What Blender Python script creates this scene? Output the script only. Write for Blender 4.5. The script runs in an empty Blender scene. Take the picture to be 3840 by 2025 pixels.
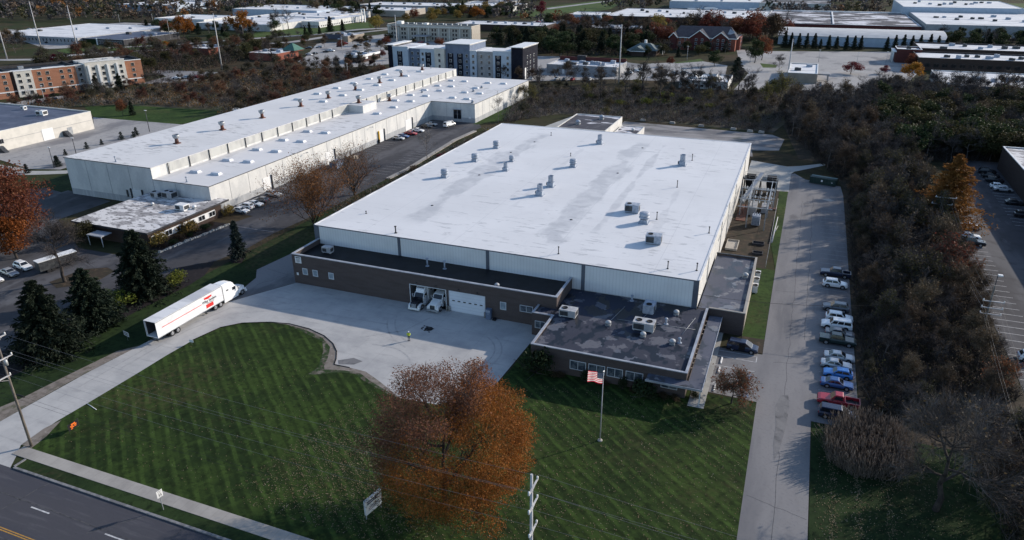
import bpy, bmesh, math, random
import numpy as np
from mathutils import Vector, Matrix

# ------------------------------------------------------------------ camera, sky, sun, exposure
SC = bpy.context.scene
COL = SC.collection
CAM_H = 61.8
cam = bpy.data.cameras.new('camera')
cam.sensor_width = 36.0
cam.lens = 36.0 * 2696.99 / 3840.0
cam.clip_start = 0.5
cam.clip_end = 6000
camo = bpy.data.objects.new('camera', cam)
COL.objects.link(camo)
_r = Vector((0.92953762, 0.36866602, -0.00672151))
_d = Vector((0.14339626, -0.37822661, -0.91453931))
_f = Vector((-0.33970182, 0.84913485, -0.40444119))
camo.matrix_world = Matrix(((_r.x, -_d.x, -_f.x, 0), (_r.y, -_d.y, -_f.y, 0), (_r.z, -_d.z, -_f.z, CAM_H), (0, 0, 0, 1)))
SC.camera = camo

SUN_DIR = Vector((1.78, 1.86, 1.0)).normalized()      # from the place towards the sun
SUN_EL = math.asin(SUN_DIR.z)
wd = bpy.data.worlds.new('World')
SC.world = wd
wd.use_nodes = True
_nt = wd.node_tree
_sky = _nt.nodes.new('ShaderNodeTexSky')
_sky.sky_type = 'NISHITA'
_sky.sun_disc = False
_sky.sun_elevation = SUN_EL
_sky.sun_rotation = math.atan2(SUN_DIR.x, SUN_DIR.y)
_sky.air_density = 1.0
_sky.dust_density = 0.6
_sky.ozone_density = 2.0
_nt.links.new(_sky.outputs[0], _nt.nodes['Background'].inputs[0])
_nt.nodes['Background'].inputs[1].default_value = 0.13
sun = bpy.data.lights.new('sun', 'SUN')
sun.energy = 3.6
sun.angle = math.radians(0.53)
sun.color = (1.0, 0.89, 0.76)
suno = bpy.data.objects.new('sun', sun)
COL.objects.link(suno)
suno.rotation_euler = SUN_DIR.to_track_quat('Z', 'Y').to_euler()
suno.location = SUN_DIR * 400
SC.view_settings.view_transform = 'Standard'
SC.view_settings.look = 'None'
SC.view_settings.gamma = 1.0
SC.view_settings.exposure = 0.58
SC.cycles.max_bounces = 5
SC.cycles.diffuse_bounces = 3
SC.cycles.transparent_max_bounces = 6

R = math.radians
PI = math.pi
rng = np.random.default_rng(11)
random.seed(5)

# ------------------------------------------------------------------ materials
def _new(name):
    m = bpy.data.materials.new(name)
    m.use_nodes = True
    nt = m.node_tree
    return m, nt, nt.nodes['Principled BSDF']

def _n(nt, t, **kw):
    n = nt.nodes.new(t)
    for k, v in kw.items():
        setattr(n, k, v)
    return n

def _rgb(c):
    return (c[0], c[1], c[2], 1.0)

def _mix(nt, fac, a, b):
    n = _n(nt, 'ShaderNodeMix', data_type='RGBA')
    if isinstance(fac, float):
        n.inputs[0].default_value = fac
    else:
        nt.links.new(fac, n.inputs[0])
    for s, i in ((a, 6), (b, 7)):
        if isinstance(s, (tuple, list)):
            n.inputs[i].default_value = _rgb(s)
        else:
            nt.links.new(s, n.inputs[i])
    return n.outputs[2]

def _math(nt, op, a, b=None, clamp=False):
    n = _n(nt, 'ShaderNodeMath', operation=op, use_clamp=clamp)
    for i, s in enumerate((a, b)):
        if s is None:
            continue
        if isinstance(s, (int, float)):
            n.inputs[i].default_value = s
        else:
            nt.links.new(s, n.inputs[i])
    return n.outputs[0]

def _step(nt, v, lo, hi):
    n = _n(nt, 'ShaderNodeMapRange', interpolation_type='SMOOTHSTEP')
    nt.links.new(v, n.inputs[0])
    n.inputs[1].default_value = lo
    n.inputs[2].default_value = hi
    return n.outputs[0]

def _pos(nt, scale=(1, 1, 1), rot=0.0):
    g = _n(nt, 'ShaderNodeNewGeometry')
    mp = _n(nt, 'ShaderNodeMapping')
    mp.inputs['Scale'].default_value = scale
    mp.inputs['Rotation'].default_value = (0, 0, rot)
    nt.links.new(g.outputs['Position'], mp.inputs['Vector'])
    return mp.outputs[0]

def _noise(nt, vec, scale, detail=4.0, rough=.55):
    n = _n(nt, 'ShaderNodeTexNoise')
    n.inputs['Scale'].default_value = scale
    n.inputs['Detail'].default_value = detail
    n.inputs['Roughness'].default_value = rough
    nt.links.new(vec, n.inputs['Vector'])
    return n.outputs[0]

def mat(name, col, col2=None, scale=.5, lo=.4, hi=.6, rough=.85, metal=0.0, spec=.3, stretch=(1, 1, 1), fine=0.0, coat=0.0):
    """plain weathered surface: two tones blended by noise, with a fine grain"""
    m, nt, p = _new(name)
    p.inputs['Roughness'].default_value = rough
    p.inputs['Metallic'].default_value = metal
    p.inputs['Specular IOR Level'].default_value = spec
    p.inputs['Coat Weight'].default_value = coat
    if col2 is None and not fine:
        p.inputs['Base Color'].default_value = _rgb(col)
        return m
    v = _pos(nt, stretch)
    c = col
    if col2 is not None:
        c = _mix(nt, _step(nt, _noise(nt, v, scale), lo, hi), col, col2)
    if fine:
        f = _noise(nt, v, 3.1, 3)
        dark = _mix(nt, _step(nt, f, .35, .7), (1 - fine,) * 3, (1 + fine * .6,) * 3)
        mm = _n(nt, 'ShaderNodeMix', data_type='RGBA', blend_type='MULTIPLY')
        mm.inputs[0].default_value = 1.0
        if isinstance(c, tuple):
            mm.inputs[6].default_value = _rgb(c)
        else:
            nt.links.new(c, mm.inputs[6])
        nt.links.new(dark, mm.inputs[7])
        c = mm.outputs[2]
    nt.links.new(c, p.inputs['Base Color']) if not isinstance(c, tuple) else None
    return m

def mat_layers(name, base, layers, rough=.9, spec=.2):
    """layers: (colour, noise scale, lo, hi, stretch, amount)"""
    m, nt, p = _new(name)
    p.inputs['Roughness'].default_value = rough
    p.inputs['Specular IOR Level'].default_value = spec
    c = base
    for (col, sc, lo, hi, st, amt) in layers:
        k = _math(nt, 'MULTIPLY', _step(nt, _noise(nt, _pos(nt, st), sc, 5), lo, hi), amt)
        c = _mix(nt, k, c, col)
    nt.links.new(c, p.inputs['Base Color'])
    return m

def mat_leaf(name, cols, trans=.3, rough=.7):
    """leaves: each leaf picks a tone, each plant shifts a little"""
    m, nt, p = _new(name)
    p.inputs['Roughness'].default_value = rough
    p.inputs['Specular IOR Level'].default_value = .15
    g = _n(nt, 'ShaderNodeNewGeometry')
    oi = _n(nt, 'ShaderNodeObjectInfo')
    ramp = _n(nt, 'ShaderNodeValToRGB')
    ramp.color_ramp.interpolation = 'LINEAR'
    els = ramp.color_ramp.elements
    while len(els) < len(cols):
        els.new(.5)
    for i, c in enumerate(cols):
        els[i].position = i / (len(cols) - 1)
        els[i].color = _rgb(c)
    tc = _n(nt, 'ShaderNodeTexCoord')
    big = _noise(nt, tc.outputs['Object'], .35, 2)
    v = _math(nt, 'ADD', _math(nt, 'MULTIPLY', g.outputs['Random Per Island'], .55), _math(nt, 'MULTIPLY', _step(nt, big, .3, .7), .45))
    nt.links.new(v, ramp.inputs[0])
    hs = _n(nt, 'ShaderNodeHueSaturation')
    nt.links.new(ramp.outputs[0], hs.inputs['Color'])
    nt.links.new(_math(nt, 'ADD', _math(nt, 'MULTIPLY', oi.outputs['Random'], .5), .75), hs.inputs['Value'])
    nt.links.new(_math(nt, 'ADD', _math(nt, 'MULTIPLY', oi.outputs['Random'], .03), .485), hs.inputs['Hue'])
    nt.links.new(hs.outputs[0], p.inputs['Base Color'])
    if trans:
        tr = _n(nt, 'ShaderNodeBsdfTranslucent')
        nt.links.new(hs.outputs[0], tr.inputs[0])
        mx = _n(nt, 'ShaderNodeMixShader')
        mx.inputs[0].default_value = trans
        nt.links.new(p.outputs[0], mx.inputs[1])
        nt.links.new(tr.outputs[0], mx.inputs[2])
        nt.links.new(mx.outputs[0], nt.nodes['Material Output'].inputs[0])
    return m

def mat_lawn(name, light, dark, dry, stripes=True, ang=-39.0, width=1.85, dryamt=.5):
    m, nt, p = _new(name)
    p.inputs['Roughness'].default_value = .95
    p.inputs['Specular IOR Level'].default_value = .1
    v = _pos(nt)
    c = _mix(nt, _step(nt, _noise(nt, v, .09, 5, .62), .38, .66), dark, light)
    if stripes:
        vr = _pos(nt, rot=R(-ang))
        sep = _n(nt, 'ShaderNodeSeparateXYZ')
        nt.links.new(vr, sep.inputs[0])
        wob = _math(nt, 'MULTIPLY', _noise(nt, v, .12, 3), .8)
        ph = _math(nt, 'MULTIPLY', _math(nt, 'ADD', sep.outputs['Y'], wob), 2 * PI / width)
        s = _step(nt, _math(nt, 'SINE', ph), .35, .9)
        c = _mix(nt, _math(nt, 'MULTIPLY', _step(nt, _math(nt, 'SINE', _math(nt, 'ADD', ph, 2.2)), .6, .95), .45), c, tuple(x * .6 for x in dark))
        k = _math(nt, 'MULTIPLY', s, _step(nt, _noise(nt, v, .45, 5, .65), .36, .66))
        c = _mix(nt, _math(nt, 'MULTIPLY', k, .9), c, tuple(x * 1.75 for x in light))
        cs = _step(nt, _math(nt, 'SINE', _math(nt, 'MULTIPLY', _math(nt, 'ADD', sep.outputs['X'], wob), 2 * PI / 3.1)), .5, 1.0)
        c = _mix(nt, _math(nt, 'MULTIPLY', _math(nt, 'MULTIPLY', cs, _step(nt, _noise(nt, v, .5, 4), .4, .65)), .4), c, tuple(x * 1.5 for x in light))
        vr2 = _pos(nt, (.25, 2.2, 1), rot=R(-ang + 65))
        c = _mix(nt, _math(nt, 'MULTIPLY', _step(nt, _noise(nt, vr2, 1.2, 3), .5, .75), .45), c, tuple(x * .55 for x in dark))
    c = _mix(nt, _math(nt, 'MULTIPLY', _step(nt, _noise(nt, v, .9, 6, .72), .46, .66), .75), c, tuple(x * .45 for x in dark))
    c = _mix(nt, _math(nt, 'MULTIPLY', _step(nt, _noise(nt, _pos(nt, (1.0, .35, 1), .6), 1.7, 4, .7), .56, .72), .4), c, tuple(x * 1.5 for x in light))
    k = _math(nt, 'MULTIPLY', _step(nt, _noise(nt, v, .05, 4), .5, .68), dryamt)
    k = _math(nt, 'MULTIPLY', k, _step(nt, _noise(nt, v, 1.1, 4), .35, .7))
    c = _mix(nt, k, c, dry)
    nt.links.new(c, p.inputs['Base Color'])
    return m

def mat_roof_stained(name, base, stain, streaks, patch=.25, patch_lo=.56):
    """white membrane roof: streaks = (x centre, y from, y to, half width, strength) of the drainage stains"""
    m, nt, p = _new(name)
    p.inputs['Roughness'].default_value = .75
    p.inputs['Specular IOR Level'].default_value = .25
    v = _pos(nt)
    sep = _n(nt, 'ShaderNodeSeparateXYZ')
    nt.links.new(v, sep.inputs[0])
    c = _mix(nt, _step(nt, _noise(nt, v, .06, 3), .35, .65), base, tuple(x * .93 for x in base))
    wob = _noise(nt, _pos(nt, (1, .55, 1)), .12, 5, .6)
    for (x0, y0, y1, w, amt) in streaks:
        d = _math(nt, 'ABSOLUTE', _math(nt, 'SUBTRACT', sep.outputs['X'], x0))
        d = _math(nt, 'SUBTRACT', d, _math(nt, 'MULTIPLY', _math(nt, 'SUBTRACT', wob, .47), w * 4.2))
        k = _math(nt, 'SUBTRACT', 1.0, _step(nt, d, w * .35, w * .9))
        k = _math(nt, 'MULTIPLY', k, _step(nt, sep.outputs['Y'], y0, y0 + 6))
        k = _math(nt, 'MULTIPLY', k, _math(nt, 'SUBTRACT', 1.0, _step(nt, sep.outputs['Y'], y1 - 4, y1)))
        k = _math(nt, 'MULTIPLY', k, _math(nt, 'ADD', _math(nt, 'MULTIPLY', _step(nt, _noise(nt, v, .35, 3), .35, .65), .5), .5))
        c = _mix(nt, _math(nt, 'MULTIPLY', k, amt), c, stain)
    pn = _noise(nt, _pos(nt, (.45, 1.5, 1), .0), .55, 5, .65)
    k = _math(nt, 'MULTIPLY', _step(nt, pn, patch_lo, patch_lo + .08), patch)
    k = _math(nt, 'MULTIPLY', k, _step(nt, _noise(nt, v, .05, 3), .42, .6))
    c = _mix(nt, k, c, tuple(x * .8 for x in stain))
    # membrane laps, a line every six metres
    lap = _math(nt, 'FRACT', _math(nt, 'MULTIPLY', sep.outputs['Y'], 1 / 6.1))
    k = _math(nt, 'MULTIPLY', _step(nt, lap, .978, .99), .3)
    c = _mix(nt, k, c, stain)
    lap2 = _math(nt, 'FRACT', _math(nt, 'MULTIPLY', sep.outputs['X'], 1 / 20.0))
    c = _mix(nt, _math(nt, 'MULTIPLY', _step(nt, lap2, .991, .996), .3), c, stain)
    c = _mix(nt, _math(nt, 'MULTIPLY', _step(nt, _noise(nt, _pos(nt, (1, .3, 1)), .5, 6, .7), .55, .75), .16), c, stain)
    nt.links.new(c, p.inputs['Base Color'])
    return m

def mat_wet_roof(name, base, dark, pale, rough=.55):
    """old bitumen roof: pale dried patches with rims and dark wet pools"""
    m, nt, p = _new(name)
    v = _pos(nt)
    n1 = _noise(nt, v, .22, 5, .6)
    n2 = _noise(nt, _pos(nt, (1.3, .8, 1), .5), .33, 4, .55)
    n3 = _noise(nt, v, .06, 2)
    c = _mix(nt, _step(nt, n3, .35, .65), base, tuple(x * 1.3 for x in base))
    kd = _math(nt, 'MULTIPLY', _step(nt, n2, .52, .54), .8)
    c = _mix(nt, kd, c, dark)
    kp = _step(nt, n1, .565, .58)
    c = _mix(nt, _math(nt, 'MULTIPLY', kp, .85), c, pale)
    c = _mix(nt, _math(nt, 'MULTIPLY', _step(nt, _noise(nt, v, 2.3, 3), .55, .7), .25), c, tuple(x * .6 for x in base))
    nt.links.new(c, p.inputs['Base Color'])
    nt.links.new(_math(nt, 'SUBTRACT', .85, _math(nt, 'MULTIPLY', kd, .6)), p.inputs['Roughness'])
    p.inputs['Specular IOR Level'].default_value = .3
    return m

def mat_corrugated(name, col, pitch=.6, depth=.25, col2=None, axis='X', scale=.2):
    m, nt, p = _new(name)
    p.inputs['Roughness'].default_value = .55
    v = _pos(nt)
    sep = _n(nt, 'ShaderNodeSeparateXYZ')
    nt.links.new(v, sep.inputs[0])
    s = _math(nt, 'SINE', _math(nt, 'MULTIPLY', sep.outputs[axis], 2 * PI / pitch))
    c = _mix(nt, _step(nt, _noise(nt, v, scale, 4), .35, .7), col, col2 or tuple(x * .9 for x in col))
    c = _mix(nt, _math(nt, 'MULTIPLY', _step(nt, s, .6, 1.0), depth), c, tuple(x * .55 for x in col))
    nt.links.new(c, p.inputs['Base Color'])
    return m

def mat_brick(name, col, col2, mortar, scale=4.0, facing='Y'):
    m, nt, p = _new(name)
    p.inputs['Roughness'].default_value = .9
    p.inputs['Specular IOR Level'].default_value = .15
    g = _n(nt, 'ShaderNodeNewGeometry')
    sep = _n(nt, 'ShaderNodeSeparateXYZ')
    nt.links.new(g.outputs['Position'], sep.inputs[0])
    cmb = _n(nt, 'ShaderNodeCombineXYZ')
    nt.links.new(_math(nt, 'ADD', sep.outputs['X'], sep.outputs['Y']), cmb.inputs[0])
    nt.links.new(sep.outputs['Z'], cmb.inputs[1])
    b = _n(nt, 'ShaderNodeTexBrick')
    b.inputs['Color1'].default_value = _rgb(col)
    b.inputs['Color2'].default_value = _rgb(col2)
    b.inputs['Mortar'].default_value = _rgb(mortar)
    b.inputs['Scale'].default_value = scale
    b.inputs['Mortar Size'].default_value = .012
    nt.links.new(cmb.outputs[0], b.inputs['Vector'])
    st = _noise(nt, _pos(nt, (.4, .4, 2.5)), .7, 4)
    c = _mix(nt, _math(nt, 'MULTIPLY', _step(nt, st, .4, .7), .45), b.outputs[0], tuple(x * .6 for x in col))
    nt.links.new(c, p.inputs['Base Color'])
    return m

def mat_concrete(name, base, dark, joint_x=4.6, joint_y=4.6, tracks=True, lo=.45):
    m, nt, p = _new(name)
    p.inputs['Roughness'].default_value = .9
    p.inputs['Specular IOR Level'].default_value = .2
    v = _pos(nt)
    sep = _n(nt, 'ShaderNodeSeparateXYZ')
    nt.links.new(v, sep.inputs[0])
    c = _mix(nt, _step(nt, _noise(nt, v, .18, 6, .65), lo - .1, lo + .25), base, dark)
    if tracks:
        w = _noise(nt, _pos(nt, (.6, 2.6, 1), .5), .35, 5, .6)
        c = _mix(nt, _math(nt, 'MULTIPLY', _step(nt, w, .55, .7), .35), c, tuple(x * .7 for x in dark))
    for ax, j in (('X', joint_x), ('Y', joint_y)):
        if j:
            f = _math(nt, 'FRACT', _math(nt, 'MULTIPLY', sep.outputs[ax], 1 / j))
            c = _mix(nt, _math(nt, 'MULTIPLY', _step(nt, f, 1 - .14 / j, 1 - .06 / j), .16), c, tuple(x * .5 for x in dark))
    c = _mix(nt, _math(nt, 'MULTIPLY', _step(nt, _noise(nt, v, 2.6, 4, .7), .5, .75), .3), c, tuple(x * .72 for x in base))
    nt.links.new(c, p.inputs['Base Color'])
    return m

M = {}
M['white_paint'] = mat('white paint', (.74, .75, .77), (.66, .67, .69), .8, rough=.5)
M['white_car'] = mat('white car paint', (.78, .79, .8), rough=.25, spec=.5, coat=.5)
M['silver_car'] = mat('silver car paint', (.42, .44, .47), rough=.3, metal=.35, coat=.4)
M['grey_car'] = mat('grey car paint', (.12, .13, .15), rough=.3, metal=.3, coat=.5)
M['black_car'] = mat('black car paint', (.012, .013, .018), rough=.25, coat=.6)
M['navy_car'] = mat('navy car paint', (.02, .028, .06), rough=.3, metal=.2, coat=.6)
M['blue_car'] = mat('blue car paint', (.03, .09, .26), rough=.3, metal=.2, coat=.6)
M['brightblue_car'] = mat('bright blue car paint', (.03, .19, .55), rough=.3, coat=.6)
M['red_car'] = mat('red car paint', (.33, .02, .035), rough=.3, coat=.5)
M['green_car'] = mat('dark green car paint', (.014, .03, .028), rough=.3, coat=.6)
M['glass'] = mat('dark glass', (.012, .015, .02), rough=.08, spec=.6)
M['pane'] = mat('window pane', (.05, .065, .085), (.12, .14, .16), .9, .45, .55, rough=.12, spec=.6)
M['pane_blind'] = mat('window pane with blind', (.30, .36, .40), (.22, .27, .31), 1.3, rough=.2, spec=.5)
M['tyre'] = mat('tyre rubber', (.018, .018, .02), rough=.8)
M['rim'] = mat('wheel rim', (.42, .43, .45), rough=.35, metal=.7)
M['chrome'] = mat('bright metal', (.6, .62, .65), rough=.3, metal=.9)
M['galv'] = mat('galvanised metal', (.36, .38, .40), (.26, .28, .31), 1.6, rough=.5, metal=.4)
M['vent_grey'] = mat('grey painted vent', (.36, .40, .47), (.25, .29, .36), 1.8, rough=.55)
M['dark_metal'] = mat('dark metal', (.04, .043, .05), (.07, .075, .08), 1.5, rough=.5, metal=.3)
M['rust'] = mat('rusty metal', (.16, .06, .04), (.08, .05, .045), 2.0, rough=.8)
M['lamp_white'] = mat('lamp lens', (.75, .76, .74), rough=.2, spec=.6)
M['lamp_red'] = mat('tail lamp', (.35, .01, .012), rough=.25)
M['black'] = mat('black', (.008, .008, .01), rough=.7)
M['pole_wood'] = mat('weathered pole wood', (.20, .175, .15), (.11, .095, .085), 1.5, rough=.95, stretch=(3, 3, .4))
M['pole_grey'] = mat('pale pole metal', (.46, .46, .47), (.36, .36, .38), .7, rough=.6)
M['unit_pale'] = mat('pale weathered sheet metal', (.44, .45, .46), (.34, .35, .37), 1.2, rough=.6)
M['bark'] = mat('bark', (.06, .05, .044), (.032, .027, .025), 1.6, rough=.95)
M['bark_grey'] = mat('grey bark', (.14, .125, .12), (.075, .066, .064), 1.3, rough=.95)
M['coping'] = mat('metal coping', (.40, .42, .46), (.30, .32, .37), .6, rough=.5, metal=.2)
M['orange'] = mat('orange paint', (.75, .16, .02), rough=.6)
M['red_paint'] = mat('red paint', (.62, .035, .03), rough=.45)
M['yellow'] = mat('yellow paint', (.62, .36, .02), rough=.6)
M['road_yellow'] = mat('road yellow', (.48, .25, .04), (.33, .19, .05), 2.5, rough=.8)
M['road_white'] = mat('road white', (.56, .56, .56), (.38, .38, .39), 2.0, rough=.8)
M['stall_white'] = mat('worn stall paint', (.36, .36, .38), (.20, .20, .22), 1.6, .35, .75, rough=.85)
M['ada_blue'] = mat('worn blue paint', (.14, .20, .33), (.22, .25, .30), 2.4, rough=.85)
M['text_dark'] = mat('dark lettering', (.03, .03, .035), rough=.6)
M['text_navy'] = mat('navy lettering', (.02, .03, .09), rough=.6)

M['hidden_soil'] = mat('soil', (.05, .04, .03), (.035, .03, .025), 1.0)
M['ground'] = mat_layers('scrub ground', (.050, .042, .028), [
    ((.036, .046, .020), .012, .42, .6, (1, 1, 1), .9), ((.075, .055, .036), .05, .5, .68, (1, 1, 1), .7),
    ((.022, .019, .016), .35, .5, .68, (1, 1, 1), .6)], rough=1.0, spec=.05)
M['lawn'] = mat_lawn('front lawn', (.033, .057, .013), (.016, .031, .009), (.085, .066, .034), dryamt=.45)
M['lawn_plain'] = mat_lawn('plain lawn', (.045, .080, .020), (.026, .050, .014), (.11, .09, .045), stripes=False)
M['lawn_far'] = mat_lawn('far lawn', (.075, .115, .032), (.05, .085, .026), (.15, .13, .07), stripes=False)
M['lawn_dark'] = mat_lawn('verge grass', (.028, .048, .016), (.015, .029, .011), (.075, .06, .035), stripes=False, dryamt=.7)  # darker, drier tones than the plain lawn
M['mulch'] = mat_layers('dark mulch', (.016, .013, .015), [((.03, .024, .024), 1.5, .5, .7, (1, 1, 1), .8)])
M['litter'] = mat_layers('leaf litter', (.042, .032, .023), [((.085, .06, .038), .9, .5, .65, (1, 1, 1), .8), ((.03, .028, .018), .4, .45, .65, (1, 1, 1), .8)])
M['worn_grass'] = mat_layers('worn grass', (.024, .046, .014), [((.19, .165, .145), .55, .5, .62, (1, 1, 1), .85), ((.10, .085, .07), 1.3, .5, .62, (1, 1, 1), .8), ((.03, .05, .018), .25, .5, .66, (1, 1, 1), .7)])
M['dirt'] = mat_layers('bare dirt', (.20, .175, .155), [((.11, .095, .08), .8, .45, .65, (1, 1, 1), .8), ((.30, .27, .25), 1.9, .55, .7, (1, 1, 1), .6), ((.05, .06, .025), .35, .55, .7, (1, 1, 1), .7)])
M['gravel'] = mat_layers('gravel yard', (.27, .26, .26), [((.11, .11, .12), .12, .42, .6, (.4, 1.6, 1), .8), ((.28, .265, .25), .5, .55, .72, (1, 1, 1), .7), ((.07, .075, .05), .07, .6, .72, (1, 1, 1), .6)])
M['concrete'] = mat_concrete('concrete yard', (.43, .425, .42), (.33, .33, .335))
M['walk'] = mat_concrete('concrete walk', (.36, .34, .315), (.26, .245, .23), 1.5, 0, tracks=False)
M['walk_light'] = mat_concrete('pale concrete', (.40, .40, .385), (.31, .31, .30), 3.0, 3.0, tracks=False)
M['kerb'] = mat('kerb concrete', (.22, .22, .23), (.14, .14, .15), 1.5, rough=.95)
M['asphalt'] = mat_layers('grey asphalt drive', (.215, .21, .215), [((.125, .125, .135), .09, .42, .62, (1.2, .25, 1), .8), ((.21, .207, .21), .55, .5, .7, (1.4, .12, 1), .6), ((.09, .09, .098), .06, .62, .7, (1.5, .7, 1), .65), ((.12, .12, .13), 2.4, .5, .75, (1, 1, 1), .4)])
M['asphalt_dark'] = mat_layers('dark asphalt lot', (.055, .055, .062), [((.11, .11, .12), .06, .45, .64, (2.0, .5, 1), .75), ((.13, .13, .14), .11, .56, .7, (2.4, .7, 1), .6), ((.03, .03, .035), .4, .5, .7, (1, 1, 1), .5)])
M['asphalt_road'] = mat_layers('street asphalt', (.062, .062, .073), [((.055, .056, .07), .12, .45, .65, (.15, 1.8, 1), .7), ((.11, .11, .122), .8, .5, .72, (.2, 2, 1), .45), ((.05, .05, .06), 2.6, .5, .75, (1, 1, 1), .4)])
M['asphalt_pale'] = mat_layers('pale asphalt lot', (.31, .305, .305), [((.36, .35, .345), .035, .45, .6, (1, 1.6, 1), .8), ((.13, .13, .145), .05, .52, .66, (1.4, .8, 1), .7), ((.16, .16, .17), .9, .5, .7, (1, 1, 1), .5)])
M['roof_white'] = mat_roof_stained('white membrane roof', (.675, .68, .70), (.37, .385, .42), [(-73.6, 124, 214, 3.4, .62), (-41.9, 122, 213, 3.7, .62), (-35.6, 132, 212, 1.2, .5), (-24, 128, 170, 1.0, .3), (-57, 140, 200, .8, .25)], .5, .56)
M['roof_white_b'] = mat_roof_stained('streaked white roof', (.66, .655, .66), (.46, .46, .47), [(-155.2, 130, 330, 1.6, .5), (-131, 262, 312, 3.0, .25)], .85, .53)
M['roof_patchy'] = mat_layers('patchy pale roof', (.64, .63, .63), [((.25, .24, .245), .3, .48, .54, (.7, 1.3, 1), .85), ((.09, .085, .09), .8, .55, .6, (.8, 1.6, 1), .8), ((.48, .47, .48), 1.3, .5, .7, (1, 1, 1), .4)], rough=.8)
M['roof_far_white'] = mat_layers('far white roof', (.68, .685, .70), [((.40, .41, .44), .06, .52, .62, (.5, 2.2, 1), .75), ((.48, .49, .52), .35, .5, .66, (.7, 1.4, 1), .6)], rough=.8)
M['roof_snowy'] = mat_layers('dark roof with pale patches', (.065, .065, .08), [((.66, .66, .70), .055, .535, .56, (.8, 1.7, 1), .9), ((.15, .15, .165), .3, .5, .7, (1, 1, 1), .6)], rough=.85)
M['roof_black'] = mat('black membrane roof', (.006, .0065, .008), (.010, .011, .014), .5, rough=.6, spec=.25)
M['roof_wet'] = mat_wet_roof('weathered dark roof', (.024, .029, .047), (.006, .0065, .009), (.115, .12, .145))
M['roof_wet_pale'] = mat_wet_roof('weathered grey roof', (.075, .084, .115), (.045, .048, .055), (.20, .205, .225))
M['roof_blue'] = mat_layers('blue grey roof', (.075, .088, .135), [((.12, .135, .19), .09, .45, .65, (1, 2, 1), .8), ((.045, .05, .075), .5, .5, .7, (1, 1, 1), .6)], rough=.6)
M['roof_shingle'] = mat('dark shingle roof', (.024, .029, .046), (.036, .042, .060), .6, rough=.9)
M['roof_slate_green'] = mat('grey green roof', (.09, .12, .13), (.12, .15, .155), .5, rough=.8)
M['roof_green'] = mat('green metal roof', (.055, .135, .11), (.07, .16, .13), .4, rough=.6)
M['brick_dark'] = mat_brick('dark brown brick', (.105, .083, .078), (.082, .066, .064), (.10, .092, .09))
M['brick_brown'] = mat_brick('brown brick', (.065, .046, .040), (.05, .036, .032), (.07, .06, .055))
M['brick_red'] = mat_brick('red brick', (.27, .085, .06), (.22, .07, .05), (.22, .15, .12), 3.0)
M['brick_orange'] = mat_brick('orange brick', (.36, .165, .10), (.33, .15, .095), (.36, .22, .16), 2.5)
M['brick_maroon'] = mat_brick('maroon brick', (.11, .035, .033), (.09, .03, .028), (.10, .05, .045), 3.0)
M['panel_white'] = mat_corrugated('white metal siding', (.76, .775, .79), .62, .22)
M['panel_trim'] = mat('dark grey trim', (.115, .13, .16), (.09, .10, .13), .5, rough=.6)
M['wall_white'] = mat('painted white wall', (.62, .62, .61), (.54, .545, .545), .35, rough=.8, fine=.05, stretch=(1, 1, .5))
M['wall_base'] = mat_layers('grey painted wall base', (.34, .355, .375), [((.46, .475, .49), .5, .45, .7, (2, 2, .3), .8)])
M['wall_side'] = mat('off white side wall', (.60, .595, .575), (.52, .515, .50), .5, rough=.85)
M['clerestory'] = mat_layers('weathered pale clerestory', (.46, .465, .45), [((.34, .345, .345), .7, .42, .62, (1, .5, .2), .8)])
M['wall_grey'] = mat('grey wall', (.33, .335, .35), (.28, .285, .30), .4, rough=.85)
M['wall_cream'] = mat('cream wall', (.60, .575, .53), (.54, .52, .48), .4, rough=.85)
M['wall_beige'] = mat('beige wall', (.40, .37, .325), (.36, .33, .29), .5, rough=.85)
M['wall_tan'] = mat('tan wall', (.30, .255, .205), (.26, .22, .18), .5, rough=.85)
M['wall_blue'] = mat('blue grey wall', (.14, .18, .26), (.12, .155, .225), .4, rough=.8)
M['wall_paleblue'] = mat('pale blue grey wall', (.42, .49, .585), (.38, .45, .54), .4, rough=.8)
M['wall_navy'] = mat('dark navy panel', (.012, .013, .022), (.016, .018, .028), .5, rough=.9, spec=.1)
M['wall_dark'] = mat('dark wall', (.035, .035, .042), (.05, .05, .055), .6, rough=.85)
M['trim_white'] = mat('white trim', (.70, .71, .72), rough=.6)
M['frame_white'] = mat('pale window frame', (.55, .57, .60), rough=.6)
M['door_white'] = mat_corrugated('white overhead door', (.66, .70, .76), .62, .25, axis='Z')
M['dumpster'] = mat('dark green container', (.012, .035, .034), (.018, .045, .042), 1.2, rough=.5)
M['dumpster_lid'] = mat('pale green container lid', (.17, .23, .22), (.13, .18, .17), 1.0, rough=.6)
M['leaf_maple'] = mat_leaf('maple leaves', [(.10, .040, .014), (.17, .055, .015), (.24, .075, .018), (.26, .10, .025)], .3)
M['leaf_maple_plum'] = mat_leaf('plum brown maple leaves', [(.085, .035, .026), (.15, .065, .045), (.20, .10, .07)], .4)
M['leaf_maple_olive_shade'] = mat_leaf('olive maple leaves', [(.040, .034, .012), (.085, .058, .016), (.13, .07, .018)], .35)  # olive leaves whose dark tones also paint the crown's backlit shade
M['leaf_lime'] = mat_leaf('yellow green leaves', [(.07, .09, .016), (.13, .145, .025), (.19, .18, .04)], .3)
M['leaf_orange'] = mat_leaf('orange leaves', [(.16, .06, .015), (.26, .105, .02), (.32, .15, .028)], .35)
M['leaf_yellow'] = mat_leaf('yellowing leaves', [(.07, .07, .02), (.15, .13, .03), (.22, .18, .05)], .3)
M['leaf_larch'] = mat_leaf('larch needles', [(.12, .06, .022), (.22, .105, .03), (.28, .15, .045)], .3)
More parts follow.
